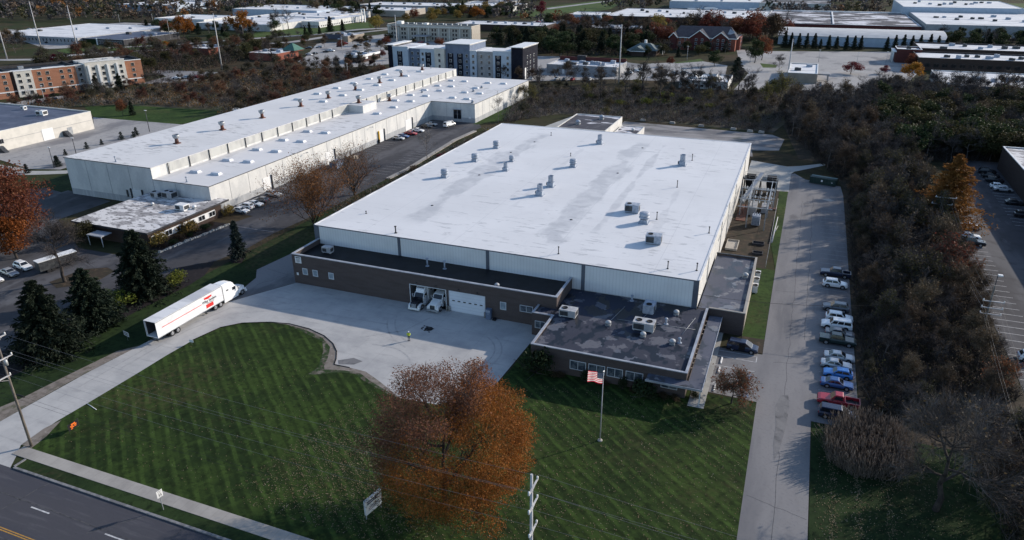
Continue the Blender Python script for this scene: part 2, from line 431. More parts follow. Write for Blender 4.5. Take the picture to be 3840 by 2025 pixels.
M['leaf_gold'] = mat_leaf('golden leaves', [(.14, .10, .03), (.24, .17, .045), (.10, .09, .03)], .35)
M['leaf_red'] = mat_leaf('red leaves', [(.075, .028, .022), (.14, .042, .026), (.16, .075, .036)], .35)
M['leaf_crimson'] = mat_leaf('crimson leaves', [(.08, .012, .022), (.14, .018, .03), (.05, .012, .02)], .3)
M['leaf_brown'] = mat_leaf('brown leaves', [(.032, .025, .018), (.062, .044, .028), (.10, .066, .036)], .25)
M['leaf_olive'] = mat_leaf('olive leaves', [(.024, .027, .012), (.046, .045, .019), (.075, .067, .026)], .25)
M['leaf_green'] = mat_leaf('green leaves', [(.013, .024, .011), (.027, .042, .017), (.045, .056, .022)], .25)
M['needles'] = mat_leaf('dark needles', [(.008, .014, .009), (.016, .026, .016), (.026, .038, .023)], .1)
M['needles_blue'] = mat_leaf('blue green needles', [(.014, .022, .02), (.026, .038, .034)], .1)
M['twig'] = mat_leaf('grey twigs', [(.026, .023, .023), (.060, .053, .052), (.15, .132, .125)], 0, .95)
M['twig_dark'] = mat_leaf('dark brush stems', [(.018, .016, .016), (.034, .030, .029), (.06, .052, .048)], 0, .95)
M['leaf_dark'] = mat_leaf('dark litter leaves', [(.022, .018, .013), (.045, .032, .02), (.075, .05, .028)], .1)
M['twig_pale'] = mat_leaf('pale twigs', [(.12, .105, .10), (.19, .17, .16), (.28, .25, .235)], 0, .95)
M['twig_brown'] = mat_leaf('brown twigs', [(.075, .055, .042), (.13, .092, .066), (.17, .13, .098)], 0, .95)
M['reed'] = mat_leaf('dry reeds', [(.075, .062, .056), (.13, .105, .093), (.20, .165, .145)], .15, .95)
M['dry_grass'] = mat_layers('dry grass field', (.075, .066, .042), [((.10, .105, .04), .05, .46, .6, (1, 1, 1), .8), ((.13, .105, .08), .11, .52, .66, (1, 1, 1), .8), ((.03, .028, .02), .3, .5, .68, (1, 1, 1), .7)])
M['dead_leaf'] = mat_leaf('fallen leaves', [(.12, .085, .045), (.20, .155, .095), (.30, .26, .19)], 0, .9)

# ------------------------------------------------------------------ mesh building and scene-tree helpers
class MB:
    """collects faces (with a material slot each) and links them as ONE mesh object"""
    def __init__(self):
        self.v, self.f, self.s = [], [], []
        self.smooth = set()

    def face(self, pts, slot=0):
        b = len(self.v)
        self.v += [tuple(p) for p in pts]
        self.f.append(tuple(range(b, b + len(pts))))
        self.s.append(slot)

    def box(self, x0, y0, z0, x1, y1, z1, slot=0, top=None):
        b = len(self.v)
        self.v += [(x0, y0, z0), (x1, y0, z0), (x1, y1, z0), (x0, y1, z0), (x0, y0, z1), (x1, y0, z1), (x1, y1, z1), (x0, y1, z1)]
        for q in ((3, 2, 1, 0), (4, 5, 6, 7), (0, 1, 5, 4), (1, 2, 6, 5), (2, 3, 7, 6), (3, 0, 4, 7)):
            self.f.append(tuple(b + i for i in q))
            self.s.append(top if (top is not None and q[0] == 4) else slot)
        return self

    def hexa(self, p, slot=0):
        """eight corners: bottom ring then top ring"""
        b = len(self.v)
        self.v += [tuple(q) for q in p]
        for q in ((3, 2, 1, 0), (4, 5, 6, 7), (0, 1, 5, 4), (1, 2, 6, 5), (2, 3, 7, 6), (3, 0, 4, 7)):
            self.f.append(tuple(b + i for i in q))
            self.s.append(slot)
        return self

    def loft(self, rings, slot=0, cap=True, smooth=False):
        n = len(rings[0])
        b = len(self.v)
        for r in rings:
            self.v += [tuple(p) for p in r]
        for i in range(len(rings) - 1):
            for j in range(n):
                k = (j + 1) % n
                if smooth:
                    self.smooth.add(len(self.f))
                self.f.append((b + i * n + j, b + i * n + k, b + (i + 1) * n + k, b + (i + 1) * n + j))
                self.s.append(slot)
        if cap:
            self.f.append(tuple(b + j for j in range(n))[::-1])
            self.f.append(tuple(b + (len(rings) - 1) * n + j for j in range(n)))
            self.s += [slot, slot]
        return self

    def lathe(self, prof, cx=0, cy=0, n=14, slot=0, smooth=True):
        rings = [[(cx + r * math.cos(2 * PI * j / n), cy + r * math.sin(2 * PI * j / n), z) for j in range(n)] for r, z in prof]
        return self.loft(rings, slot, True, smooth)

    def tube(self, p0, p1, r0, r1=None, n=6, slot=0, cap=True):
        p0, p1 = Vector(p0), Vector(p1)
        r1 = r0 if r1 is None else r1
        d = (p1 - p0)
        if d.length < 1e-6:
            return self
        d.normalize()
        a = d.orthogonal().normalized()
        c = d.cross(a)
        rings = []
        for p, r in ((p0, r0), (p1, r1)):
            rings.append([p + (a * math.cos(2 * PI * j / n) + c * math.sin(2 * PI * j / n)) * r for j in range(n)])
        return self.loft(rings, slot, cap, n > 4)

    def disc_x(self, x, y, z, r, t, n=16, slot=0):
        """wheel-like cylinder whose axis is Y, from y to y+t"""
        return self.tube((x, y, z), (x, y + t, z), r, r, n, slot)

    def mesh(self, name, mats):
        me = bpy.data.meshes.new(name)
        me.from_pydata(self.v, [], self.f)
        if not isinstance(mats, (list, tuple)):
            mats = [mats]
        for m in mats:
            me.materials.append(M[m] if isinstance(m, str) else m)
        me.polygons.foreach_set('material_index', self.s)
        if self.smooth:
            fl = [i in self.smooth for i in range(len(self.f))]
            me.polygons.foreach_set('use_smooth', fl)
        me.update()
        return me

    def build(self, name, mats, parent=None, loc=None):
        return link(name, self.mesh(name, mats), parent, loc)


def link(name, me, parent=None, loc=None):
    o = bpy.data.objects.new(name, me)
    COL.objects.link(o)
    if parent is not None:
        o.parent = parent
    if loc is not None:
        o.location = loc
    return o


def tag(o, label=None, cat=None, group=None, kind=None):
    if label:
        o['label'] = label
    if cat:
        o['category'] = cat
    if group:
        o['group'] = group
    if kind:
        o['kind'] = kind
    return o


def thing(name, label, cat, loc=(0, 0, 0), rz=0.0, group=None):
    o = bpy.data.objects.new(name, None)
    o.empty_display_size = .5
    COL.objects.link(o)
    o.location = loc
    o.rotation_euler = (0, 0, rz)
    return tag(o, label, cat, group)


def kids(o):
    return [c for c in COL.objects if c.parent == o]


def family(root):
    """a thing with its parts and sub-parts, read once so it can be copied many times"""
    return [(p, [s for s in COL.objects if s.parent == p]) for p in COL.objects if p.parent == root]


def copy_of(root, fam, loc, rz=0.0, sc=1.0, label=None, group=None):
    r = root.copy()
    COL.objects.link(r)
    r.location = loc
    r.rotation_euler = (0, 0, rz)
    r.scale = sc if isinstance(sc, tuple) else (sc, sc, sc)
    if label:
        r['label'] = label
    if group:
        r['group'] = group
    for p, subs in fam:
        c = p.copy()
        COL.objects.link(c)
        c.parent = r
        for s in subs:
            d = s.copy()
            COL.objects.link(d)
            d.parent = c
    return r


def sheet(name, pts, z, m, thick=0.0):
    """a ground surface: one flat polygon"""
    bm = bmesh.new()
    vs = [bm.verts.new((x, y, z)) for x, y in pts]
    f = bm.faces.new(vs)
    if f.normal.z < 0:
        f.normal_flip()
    bm.normal_update()
    if f.normal.z < 0:
        bmesh.ops.reverse_faces(bm, faces=[f])
    bmesh.ops.triangulate(bm, faces=bm.faces[:])
    me = bpy.data.meshes.new(name)
    bm.to_mesh(me)
    bm.free()
    me.materials.append(M[m])
    o = link(name, me)
    o['kind'] = 'structure'
    return o


def rect(x0, y0, x1, y1):
    return [(x0, y0), (x1, y0), (x1, y1), (x0, y1)]


def text(name, body, size, m, parent, mtx, extrude=.004, align='CENTER', bold=0.0, sx=1.0):
    cu = bpy.data.curves.new(name, 'FONT')
    cu.body = body
    cu.size = size
    cu.extrude = extrude
    cu.align_x = align
    cu.align_y = 'CENTER'
    cu.offset = bold
    cu.materials.append(M[m])
    o = bpy.data.objects.new(name, cu)
    COL.objects.link(o)
    o.parent = parent
    o.matrix_local = mtx
    bpy.context.view_layer.update()
    me = bpy.data.meshes.new_from_object(o.evaluated_get(bpy.context.evaluated_depsgraph_get()))
    bpy.data.objects.remove(o)
    p = link(name, me, parent)
    p.matrix_local = mtx @ Matrix.Diagonal((sx, 1, 1, 1))
    return p


def face_mtx(p, facing):
    """local frame for lettering on a wall that faces S, E or W"""
    x, y, z = p
    ax = {'S': ((1, 0, 0), (0, -1, 0)), 'E': ((0, 1, 0), (1, 0, 0)), 'W': ((0, -1, 0), (-1, 0, 0)), 'N': ((-1, 0, 0), (0, 1, 0))}[facing]
    X, Nn = ax
    return Matrix(((X[0], 0, Nn[0], x), (X[1], 0, Nn[1], y), (0, 1, 0, z), (0, 0, 0, 1)))


# ------------------------------------------------------------------ buildings
def wall_rects(u0, u1, z0, z1, holes):
    """split a wall rectangle round its openings (u0, z0, u1, z1)"""
    us = sorted({u0, u1, *[h[0] for h in holes], *[h[2] for h in holes]})
    out = []
    for a, b in zip(us[:-1], us[1:]):
        mid = (a + b) / 2
        hs = sorted([(h[1], h[3]) for h in holes if h[0] < mid < h[2]])
        z = z0
        for (ha, hb) in hs:
            if ha > z:
                out.append((a, z, b, ha))
            z = max(z, hb)
        if z < z1:
            out.append((a, z, b, z1))
    return out


def shell(root, w, d, h, wall, roof, par=.45, par_w=.3, cop='coping', cop_h=.12, wall_name='wall', base=None, base_h=0.0):
    """four walls with a parapet, a roof deck and a coping; local box 0..w, 0..d"""
    mb = MB()
    mb.box(0, 0, -.3, w, d, h - par)                                           # solid body under the deck
    for (a, b, c, e) in ((0, 0, w, par_w), (0, d - par_w, w, d), (0, par_w, par_w, d - par_w), (w - par_w, par_w, w, d - par_w)):
        mb.box(a, b, h - par + .002, c, e, h - cop_h)
    wl = mb.build(wall_name, wall, root)
    dk = MB()
    i = par_w + .004
    dk.box(i, i, h - par + .003, w - i, d - i, h - par + .06)
    rf = dk.build('roof', roof, root)
    if cop:
        c = MB()
        o = .05
        z0, z1 = h - cop_h + .002, h
        c.box(-o, -o, z0, w + o, par_w + o, z1)
        c.box(-o, d - par_w - o, z0, w + o, d + o, z1)
        c.box(-o, par_w + o + .002, z0, par_w + o, d - par_w - o - .002, z1)
        c.box(w - par_w - o, par_w + o + .002, z0, w + o, d - par_w - o - .002, z1)
        c.build('coping', cop, root)
    if base:
        b = MB()
        b.box(-.025, -.025, -.3, w + .025, d + .025, base_h)
        b.build('wall_base', base, root)
    return wl, rf


_WIN = {}
def window(root, x, y, z, w, h, facing='S', frame='frame_white', pane='pane', fr=.1, mull=1, name='window', sill=False, pane_part=True):
    """framed window standing a little proud of the wall; (x, y, z) is the middle of its bottom edge"""
    key = (round(w, 2), round(h, 2), frame, pane, fr, mull)
    if key not in _WIN:
        f = MB()
        d = .07
        f.box(-w / 2, -d, 0, w / 2, .02, fr)
        f.box(-w / 2, -d, h - fr, w / 2, .02, h)
        f.box(-w / 2, -d, fr, -w / 2 + fr, .02, h - fr)
        f.box(w / 2 - fr, -d, fr, w / 2, .02, h - fr)
        for i in range(1, mull):
            xm = -w / 2 + w * i / mull
            f.box(xm - fr * .4, -d, fr, xm + fr * .4, .02, h - fr)
        p = MB()
        for i in range(mull):
            a, b = -w / 2 + w * i / mull + fr * .5, -w / 2 + w * (i + 1) / mull - fr * .5
            p.box(a, -.03, fr * .9, b, .01, h - fr * .9)
        _WIN[key] = (f.mesh('window', frame), p.mesh('pane', pane))
    fm, pm = _WIN[key]
    o = link(name, fm, root, (x, y, z))
    o.rotation_euler = (0, 0, {'S': 0, 'E': PI / 2, 'W': -PI / 2, 'N': PI}[facing])
    if pane_part:
        link('pane', pm, o)
    return o


_FWIN = {}
def far_window(root, x, y, z, w, h, facing, frame='frame_white', pane='glass', ac=None):
    """window of a far building: frame, pane and the grille under it in one small mesh"""
    key = (round(w, 2), round(h, 2), frame, pane, ac)
    if key not in _FWIN:
        f = MB()
        f.box(-w / 2, -.09, 0, w / 2, .02, h, 0)
        k = .12
        f.box(-w / 2 + k, -.12, (ac or k), -.04, -.08, h - k, 1)
        f.box(.04, -.12, (ac or k), w / 2 - k, -.08, h - k, 1)
        if ac:
            f.box(-w / 2 + .08, -.14, .06, w / 2 - .08, -.08, ac - .06, 2)
        _FWIN[key] = f.mesh('window', [frame, pane, 'dark_metal'])
    o = link('window', _FWIN[key], root, (x, y, z))
    o.rotation_euler = (0, 0, {'S': 0, 'E': PI / 2, 'W': -PI / 2, 'N': PI}[facing])
    return o


# ------------------------------------------------------------------ roof machines
def mk_mushroom(cone=True):
    mb = MB()
    mb.box(-.95, -.95, 0, .95, .95, .12)
    mb.box(-.72, -.72, .12, .72, .72, .75)
    mb.lathe([(.55, .75), (.6, .95), (.98, 1.0), (1.02, 1.25), (.78, 1.32), (.72, 1.5), (.95, 1.54), (.98, 1.75), (.86, 2.05), (.70, 2.12), (.0, 2.14)], n=16)
    return mb.mesh('body', 'vent_grey')

def mk_stackfan():
    """square curb, round drum with an open black mouth"""
    a = MB()
    a.box(-1.0, -1.0, 0, 1.0, 1.0, .12)
    a.box(-.78, -.78, .12, .78, .78, 1.15)
    a.lathe([(.62, 1.15), (.66, 1.2), (.66, 2.6), (.70, 2.66), (.70, 2.72), (.60, 2.72), (.60, 2.2), (.0, 2.15)], n=18)
    b = MB()
    b.lathe([(.595, 2.30), (.595, 2.36), (0, 2.37)], n=18)
    c = MB()
    c.box(-1.1, -.3, .35, -.78, .3, .95)
    return a.mesh('drum', 'vent_grey'), b.mesh('throat', 'black'), c.mesh('motor', 'dark_metal')

def mk_ac(w=2.6, d=1.7, h=1.5, fans=1):
    a = MB()
    a.box(-w / 2, -d / 2, .18, w / 2, d / 2, h)
    a.box(-w / 2 + .1, -d / 2 + .1, 0, -w / 2 + .3, d / 2 - .1, .18)
    a.box(w / 2 - .3, -d / 2 + .1, 0, w / 2 - .1, d / 2 - .1, .18)
    a.box(-w / 2 - .02, -d / 2 - .02, h, w / 2 + .02, d / 2 + .02, h + .06)
    g0 = MB()
    g0.box(-w / 2 + .15, -d / 2 - .02, .4, w / 2 - w * .45, -d / 2 + .01, h - .2)
    g = MB()
    g.box(w / 2 - .01, -d / 2 + .2, .4, w / 2 + .02, d / 2 - .2, h - .2)
    fs = []
    for i in range(fans):
        x = -w / 2 + w * (i + .5) / max(fans, 2) if fans > 1 else -w * .22
        f = MB()
        f.lathe([(.5, h + .061), (.5, h + .16), (.42, h + .17), (.40, h + .12), (0, h + .12)], x, 0, 16)
        fs.append(f.mesh('fan', 'black'))
    return a, (g0.mesh('grille', 'dark_metal'), g.mesh('grille', 'dark_metal')), fs

def ac_unit(name, label, loc, rz=0, w=2.6, d=1.7, h=1.5, fans=1, body='vent_grey', group=None):
    a, g, fs = mk_ac(w, d, h, fans)
    t = thing(name, label, 'air conditioner', loc, rz, group)
    a.build('casing', body, t)
    for q in g:
        link('grille', q, t)
    for f in fs:
        link('fan', f, t)
    return t

def roof_fan_small(label, loc, group, body='white_paint', s=1.0):
    t = thing('roof_fan', label, 'roof fan', loc, 0, group)
    a = MB()
    a.box(-.45 * s, -.45 * s, 0, .45 * s, .45 * s, .3 * s)
    a.build('curb', 'galv', t)
    b = MB()
    b.lathe([(.34 * s, .3 * s), (.36 * s, .5 * s), (.52 * s, .52 * s), (.52 * s, .66 * s), (.42 * s, .82 * s), (.2 * s, .95 * s), (0, .98 * s)], n=14)
    b.build('hood', body, t)
    return t

def pipe(parent, x, y, z, h, r=.1, m='dark_metal', cap=True):
    b = MB()
    b.tube((x, y, z), (x, y, z + h), r, r, 8)
    b.lathe([(r * 2.6, z), (r * 2.2, z + .08), (r * 1.1, z + .14)], x, y, 10)
    if cap:
        b.lathe([(r * 1.0, z + h - .02), (r * 1.9, z + h + .04), (r * 1.6, z + h + .22), (0, z + h + .28)], x, y, 10)
    return b.build('vent_pipe', m, parent)

def skylight_mesh(w=2.9, d=1.5):
    b = MB()
    b.box(-w / 2, -d / 2, 0, w / 2, d / 2, .22)
    k = .32
    b.hexa([(-w / 2 + .05, -d / 2 + .05, .22), (w / 2 - .05, -d / 2 + .05, .22), (w / 2 - .05, d / 2 - .05, .22), (-w / 2 + .05, d / 2 - .05, .22),
            (-w / 2 + k, -d / 2 + k, .62), (w / 2 - k, -d / 2 + k, .62), (w / 2 - k, d / 2 - k, .62), (-w / 2 + k, d / 2 - k, .62)])
    return b.mesh('skylight', 'skylight')

M['skylight'] = mat('milky skylight dome', (.60, .62, .66), (.52, .54, .58), 1.0, rough=.35, spec=.5)

# ------------------------------------------------------------------ the ground
def ground():
    sheet('ground', rect(-1500, -200, 900, 1700), 0.0, 'ground')
    # street along the front, its markings and the pavement
    sheet('road', rect(-400, 22, 250, 46.3), .03, 'asphalt_road')
    y = MB()
    for yy in (38.05, 38.33):
        y.box(-400, yy, .031, 250, yy + .13, .036)
    tag(y.build('road_centre_line', 'road_yellow'), kind='structure')
    d = MB()
    for i in range(-14, 14):
        x = -80.5 + 12.25 * i
        d.box(x, 42.02, .031, x + 3.1, 42.2, .036)
    tag(d.build('road_lane_dashes', 'road_white'), kind='structure')
    k = MB()
    k.box(-89.5, 46.3, 0, 250, 46.62, .17)
    k.box(-89.8, 46.62, 0, -89.5, 48.2, .17)
    k.box(-400, 46.3, 0, -108.2, 46.62, .17)
    tag(k.build('road_kerb', 'kerb'), kind='structure')
    sheet('road_verge', rect(-89.5, 46.62, 250, 48.35), .06, 'lawn_dark')
    w = MB()
    w.box(-92.5, 48.35, 0, 250, 50.1, .10)
    tag(w.build('pavement', 'walk'), kind='structure')
    # lawns
    low = [(-93.2, 50.1), (-93.6, 56), (-93.4, 60.6), (-93.2, 70), (-93.2, 76), (-92.9, 81.6), (-91.7, 87), (-89.2, 89.8), (-85.2, 91.7), (-81, 92.7),
           (-76.4, 92.4), (-72.3, 91.2), (-69.2, 89.4), (-67.1, 87.4), (-65.7, 85.2), (-65, 83.6), (-62.1, 83.7), (-59, 83.6), (-55.6, 82), (-50, 79), (-44, 79.5), (-40.5, 83), (-38, 87)]
    sheet('front_lawn', low + [(-37.4, 92), (-37.2, 108), (-10.1, 108), (-10.1, 96.8), (.3, 97.3), (.4, 50.1)], .05, 'lawn')
    # the worn kerb-side strip where tyres have cut the grass
    rim = low[8:20]
    inn = []
    for i, (x, y) in enumerate(rim):
        k = (0, .4, .7, .8, 1.2, 2.4, 2.6, 1.9, 1.2, 1.0, 1.3, .5)[i]
        dx, dy = (-68 - x) * .35, 80 - y
        l = math.hypot(dx, dy)
        inn.append((x + dx / l * k + .2 * math.sin(i * 5), y + dy / l * k))
    sheet('dirt_patch', rim + inn[::-1], .072, 'dirt')
    sheet('worn_lawn', rim[1:] + [(r[0] + (i[0] - r[0]) * 2.1 + .5 * math.sin(n * 9), r[1] + (i[1] - r[1]) * 2.1 + .4 * math.cos(n * 7)) for n, (r, i) in enumerate(zip(rim, inn))][::-1], .066, 'worn_grass')
    sheet('dirt_strip', [(-101.3, 52), (-101.2, 64), (-100.6, 72), (-100, 77), (-102.2, 74), (-103.2, 66), (-104, 58), (-106, 51)], .07, 'dirt')
    sheet('dirt_patch', [(-93.2, 50.2), (-93.7, 54), (-93.2, 56.4), (-91.6, 52.6), (-91.2, 50.2)], .07, 'dirt')
    e = MB()   # thin dark lawn edging along the curve of the yard
    for a, b in zip(low[5:16], low[6:17]):
        e.tube((a[0], a[1], .09), (b[0], b[1], .09), .075, .075, 5)
    tag(e.build('lawn_edging', 'mulch'), kind='structure')
    sheet('verge', [(-111.5, 46.7), (-101.4, 46.7), (-101.3, 66), (-100, 78), (-98.8, 95.6), (-100.3, 107), (-103, 110.5), (-101.7, 121), (-98, 125), (-93, 131), (-91.8, 222), (-111.5, 222), (-111.5, 140)], .045, 'lawn_dark')
    sheet('planting_bed', [(-122, 52), (-115, 50), (-111.4, 58), (-111, 74), (-111.2, 88), (-110.6, 99), (-111.2, 104), (-114.8, 111), (-119.6, 105.4), (-118, 96), (-119.5, 80)], .07, 'mulch')
    sheet('planting_bed', [(-108.5, 112.2), (-110, 115.4), (-112, 115), (-112.4, 112.6), (-110.4, 111.4)], .075, 'mulch')
    # the concrete yard and drive
    up = [(-37.2, 108.1), (-90.8, 108.1), (-97.9, 95.6), (-98.9, 94.9), (-100, 78.6), (-101, 67), (-101.3, 52.8), (-107.5, 46.3), (-90, 46.3), (-91.6, 48.3)]
    sheet('concrete_yard', low + up, .035, 'concrete')
    sheet('asphalt_patch', [(-98, 95.7), (-90.9, 108.1), (-90.9, 122), (-99, 126), (-101.7, 121), (-103, 110.4), (-100.3, 107)], .038, 'asphalt')
    # the drive and parking strip on the right
    sheet('side_drive', [(.4, 46.3), (7.9, 46.3), (7.9, 95.1), (14.3, 95.1), (14.5, 178), (14.5, 209), (14.0, 217.5), (4.5, 221.5), (1.4, 227), (.4, 226), (.1, 149), (.1, 112), (-6.9, 112), (-6.9, 97.5), (.3, 97.3)], .04, 'asphalt')
    for k, (pts, m) in enumerate((([(2.9, 97), (3.6, 100.4), (4.6, 101), (4.9, 97.5), (4.6, 92), (4.0, 86), (3.5, 84), (3.2, 88), (3.3, 92)], 'tar'), ([(4.4, 198), (5.6, 200.5), (6.6, 198.6), (6.0, 196), (4.9, 195.2)], 'tar'),
                                  ([(-4.6, 107.4), (-3.4, 108.3), (-2.6, 107.6), (-3.3, 106.9)], 'tar'), ([(9.0, 203.5), (10.8, 204.6), (12.3, 203), (11, 201.8)], 'walk_light'), ([(-65.2, 85), (-63.2, 86.6), (-61.2, 86.2), (-62, 84.8), (-64.4, 84)], 'tar'))):
        sheet('pavement_stain', pts, .052, m)
    def marks(name, m, lines, z, w):
        b = MB()
        for ln in lines:
            for p, q in zip(ln[:-1], ln[1:]):
                dx, dy = q[0] - p[0], q[1] - p[1]
                l = math.hypot(dx, dy)
                nx, ny = -dy / l * w / 2, dx / l * w / 2
                b.hexa([(p[0] - nx, p[1] - ny, z), (q[0] - nx, q[1] - ny, z), (q[0] + nx, q[1] + ny, z), (p[0] + nx, p[1] + ny, z), (p[0] - nx, p[1] - ny, z + .004), (q[0] - nx, q[1] - ny, z + .004), (q[0] + nx, q[1] + ny, z + .004), (p[0] + nx, p[1] + ny, z + .004)])
        tag(b.build(name, m), kind='structure')
    def arc(cx, cy, r, a0, a1):
        return [(cx + r * math.cos(R(a0 + (a1 - a0) * i / 14)), cy + r * math.sin(R(a0 + (a1 - a0) * i / 14))) for i in range(15)]
    def crackle(x0, y0, x1, y1, n, j):
        return [(x0 + (x1 - x0) * i / n + random.uniform(-j, j), y0 + (y1 - y0) * i / n + random.uniform(-j, j)) for i in range(n + 1)]
    marks('tyre_marks', 'tyre_mark', [arc(-49, 95, 8.4, -40, 60), arc(-49, 95, 7.2, -45, 65), arc(-60, 84, 8, 40, 110), arc(-52, 106, 14, 200, 250), arc(-52, 106, 12.6, 195, 245), [(-58, 104), (-60, 98), (-66, 93)], [(-97, 70), (-96.6, 84), (-94, 92), (-84, 98)], [(-98.6, 60), (-98.2, 84), (-95.5, 94), (-84, 101)], [(-84, 98), (-64, 99)]], .040, .28)
    marks('road_crack', 'tar_line', [crackle(-70.4, 41.3, -66, 46.2, 5, .1), crackle(-110, 42.7, -50, 42.4, 60, .06), crackle(-110, 37.4, -50, 37.2, 60, .05), crackle(-84, 38.4, -82.5, 46, 5, .15), crackle(-61, 38, -60.2, 46, 5, .15)], .032, .14)
    marks('pavement_crack', 'tar_line', [crackle(4.0, 62, 4.3, 200, 60, .18), crackle(1.8, 110, 7, 111.5, 6, .2), crackle(.6, 76, 7.7, 74, 8, .2), crackle(.5, 139, 14, 141, 10, .3), crackle(6.6, 120, 6.9, 205, 40, .2), crackle(-98, 104, -92, 118, 8, .4), crackle(-101, 112, -91.5, 110, 8, .3), crackle(1, 170, 13, 168, 10, .3)], .0415, .055)
    s = MB()
    for i in range(-10, 27):
        y0 = 168 - 2.775 * i
        if y0 > 96:
            s.box(8.85, y0 - .05, .041, 14.2, y0 + .05, .046)
    tag(s.build('stall_lines', 'stall_white'), kind='structure')
    s = MB()
    for y0 in (111.0, 109.1, 105.95, 102.6, 99.9):
        s.box(-6.8, y0 - .06, .041, -.65, y0 + .06, .046)
    s.box(-.75, 109.1, .041, -.63, 111.0, .046)
    for i in range(6):
        s.hexa([(-6.6 + i, 100.1, .041), (-6.45 + i, 100.1, .041), (-5.0 + i, 102.4, .041), (-5.15 + i, 102.4, .041),
                (-6.6 + i, 100.1, .046), (-6.45 + i, 100.1, .046), (-5.0 + i, 102.4, .046), (-5.15 + i, 102.4, .046)])
    tag(s.build('stall_lines', 'road_white'), kind='structure')
    for yc in (104.3, 98.7):
        b = MB()
        b.box(-2.6, yc - .75, .0405, -1.0, yc + .75, .044)
        tag(b.build('stall_symbol_field', 'ada_blue'), kind='structure')
        c = MB()   # wheelchair sign: ring, body and head
        for j in range(14):
            a0, a1 = R(-160 + j * 20), R(-140 + j * 20)
            c.tube((-1.95 + .36 * math.cos(a0), yc - .1 + .36 * math.sin(a0), .05), (-1.95 + .36 * math.cos(a1), yc - .1 + .36 * math.sin(a1), .05), .035, .035, 4)
        for p0, p1 in (((-1.9, yc + .5), (-1.85, yc)), ((-1.85, yc), (-1.45, yc)), ((-1.45, yc), (-1.3, yc - .45)), ((-1.87, yc + .25), (-1.5, yc + .25))):
            c.tube((p0[0], p0[1], .05), (p1[0], p1[1], .05), .045, .045, 4)
        c.lathe([(.11, .044), (.11, .05), (0, .051)], -1.92, yc + .63, 10)
        tag(c.build('stall_symbol', 'road_white'), kind='structure')
    w = MB()
    w.box(-9.2, 92.6, 0, -6.85, 117.2, .14)
    tag(w.build('entrance_walk', 'walk_light'), kind='structure')
    sheet('lawn_strip', rect(-3.7, 117.4, .05, 149.2), .05, 'lawn_plain')
    sheet('lawn_strip', [(-3.6, 112.3), (.05, 112.3), (.05, 117.4), (-3.7, 117.4)], .048, 'litter')
    sheet('lawn_strip', [(-2, 167), (.1, 149.5), (.3, 190), (-1.6, 190)], .05, 'lawn_plain')
    sheet('lawn_strip', rect(-1.9, 190, .3, 207), .05, 'lawn_plain')
    sheet('substation_yard', rect(-11.9, 144.2, -2.0, 207), .03, 'litter')
    sheet('concrete_apron', [(-2.2, 207), (.45, 207.4), (.4, 226), (1.2, 228.9), (10.1, 240), (9.6, 242), (3, 236.5), (-1, 234.2), (-12, 238), (-12, 207)], .043, 'walk_light')
    sheet('field', [(-117, 326), (-114, 300), (-108, 268), (-92, 286), (-66, 283), (-40, 284), (-8, 280), (0, 322), (-10, 350), (-60, 352), (-100, 350)], .035, 'dry_grass')
    sheet('field', [(-330, 196), (-318, 248), (-308, 262), (-312, 280), (-300, 300), (-296, 338), (-262, 366), (-232, 366), (-196, 330), (-196, 232), (-222, 226), (-232, 243), (-286, 238), (-298, 229), (-312, 212)], .032, 'dry_grass')
    sheet('gravel_yard', [(-64, 281), (-48, 280), (-8, 277), (-3.5, 271), (-4.5, 254), (-13, 251), (-12, 243), (-40, 243), (-64, 250)], .04, 'gravel')
    sheet('rear_pad', [(-91, 225), (-90.5, 262.7), (-85.4, 287.5), (-80, 287), (-80, 225)], .04, 'walk_light')
    sheet('wood_floor', [(14.5, 95), (37.8, 95), (37.8, 250), (60, 300), (60, 330), (-10, 330), (2, 245), (11, 242), (14.5, 217)], .03, 'litter')
    sheet('right_lawn', [(8.0, 46.7), (120, 46.7), (120, 95), (8.0, 95)], .04, 'lawn_dark')
    # right-hand car park
    sheet('east_parking', [(37.9, 70), (90, 70), (90, 262), (52, 262), (38, 215)], .04, 'asphalt_dark')
    s = MB()
    for i in range(34):
        y0 = 206.5 - 2.75 * i
        s.box(38.1, y0 - .06, .041, 43.5, y0 + .06, .046)
        if i < 20:
            s.box(52.8, y0 + 44, .041, 58.2, y0 + 44.12, .046)
    tag(s.build('stall_lines', 'road_white'), kind='structure')
    # the long warehouse: car park on its near side, fields and yard beyond
    sheet('warehouse_parking', [(-137, 258), (-137.3, 138), (-127, 138), (-128.5, 131), (-130.2, 111), (-133, 106), (-150, 106), (-172, 118), (-172, 134), (-198, 138), (-210, 130), (-230, 100), (-230, 50), (-122, 50), (-119.5, 80), (-118, 96), (-119.6, 105.3), (-114.7, 111), (-113.2, 120), (-113.8, 129), (-112, 150), (-111.6, 180), (-114.2, 229), (-113, 252), (-117, 258)], .035, 'asphalt_dark')
    s = MB()
    for i in range(38):
        y0 = 150 + 2.75 * i
        if 153 < y0 < 240:
            s.box(-136.4, y0, .037, -131.0, y0 + .1, .042)
        if 182 < y0 < 214:
            s.box(-119.2, y0, .037, -113.9, y0 + .1, .042)
    s.box(-125.5, 130.3, .037, -114.4, 130.42, .042)
    tag(s.build('stall_lines', 'stall_white'), kind='structure')
    k = MB()
    pts = [(-112.0, 179), (-111.6, 190), (-112.6, 205), (-114.3, 229), (-113.4, 245)]
    for a, b in zip(pts[:-1], pts[1:]):
        k.hexa([(a[0], a[1], 0), (a[0] + 1.5, a[1], 0), (b[0] + 1.5, b[1], 0), (b[0], b[1], 0), (a[0], a[1], .3), (a[0] + 1.5, a[1], .3), (b[0] + 1.5, b[1], .3), (b[0], b[1], .3)])
    tag(k.build('concrete_kerb', 'walk'), kind='structure')
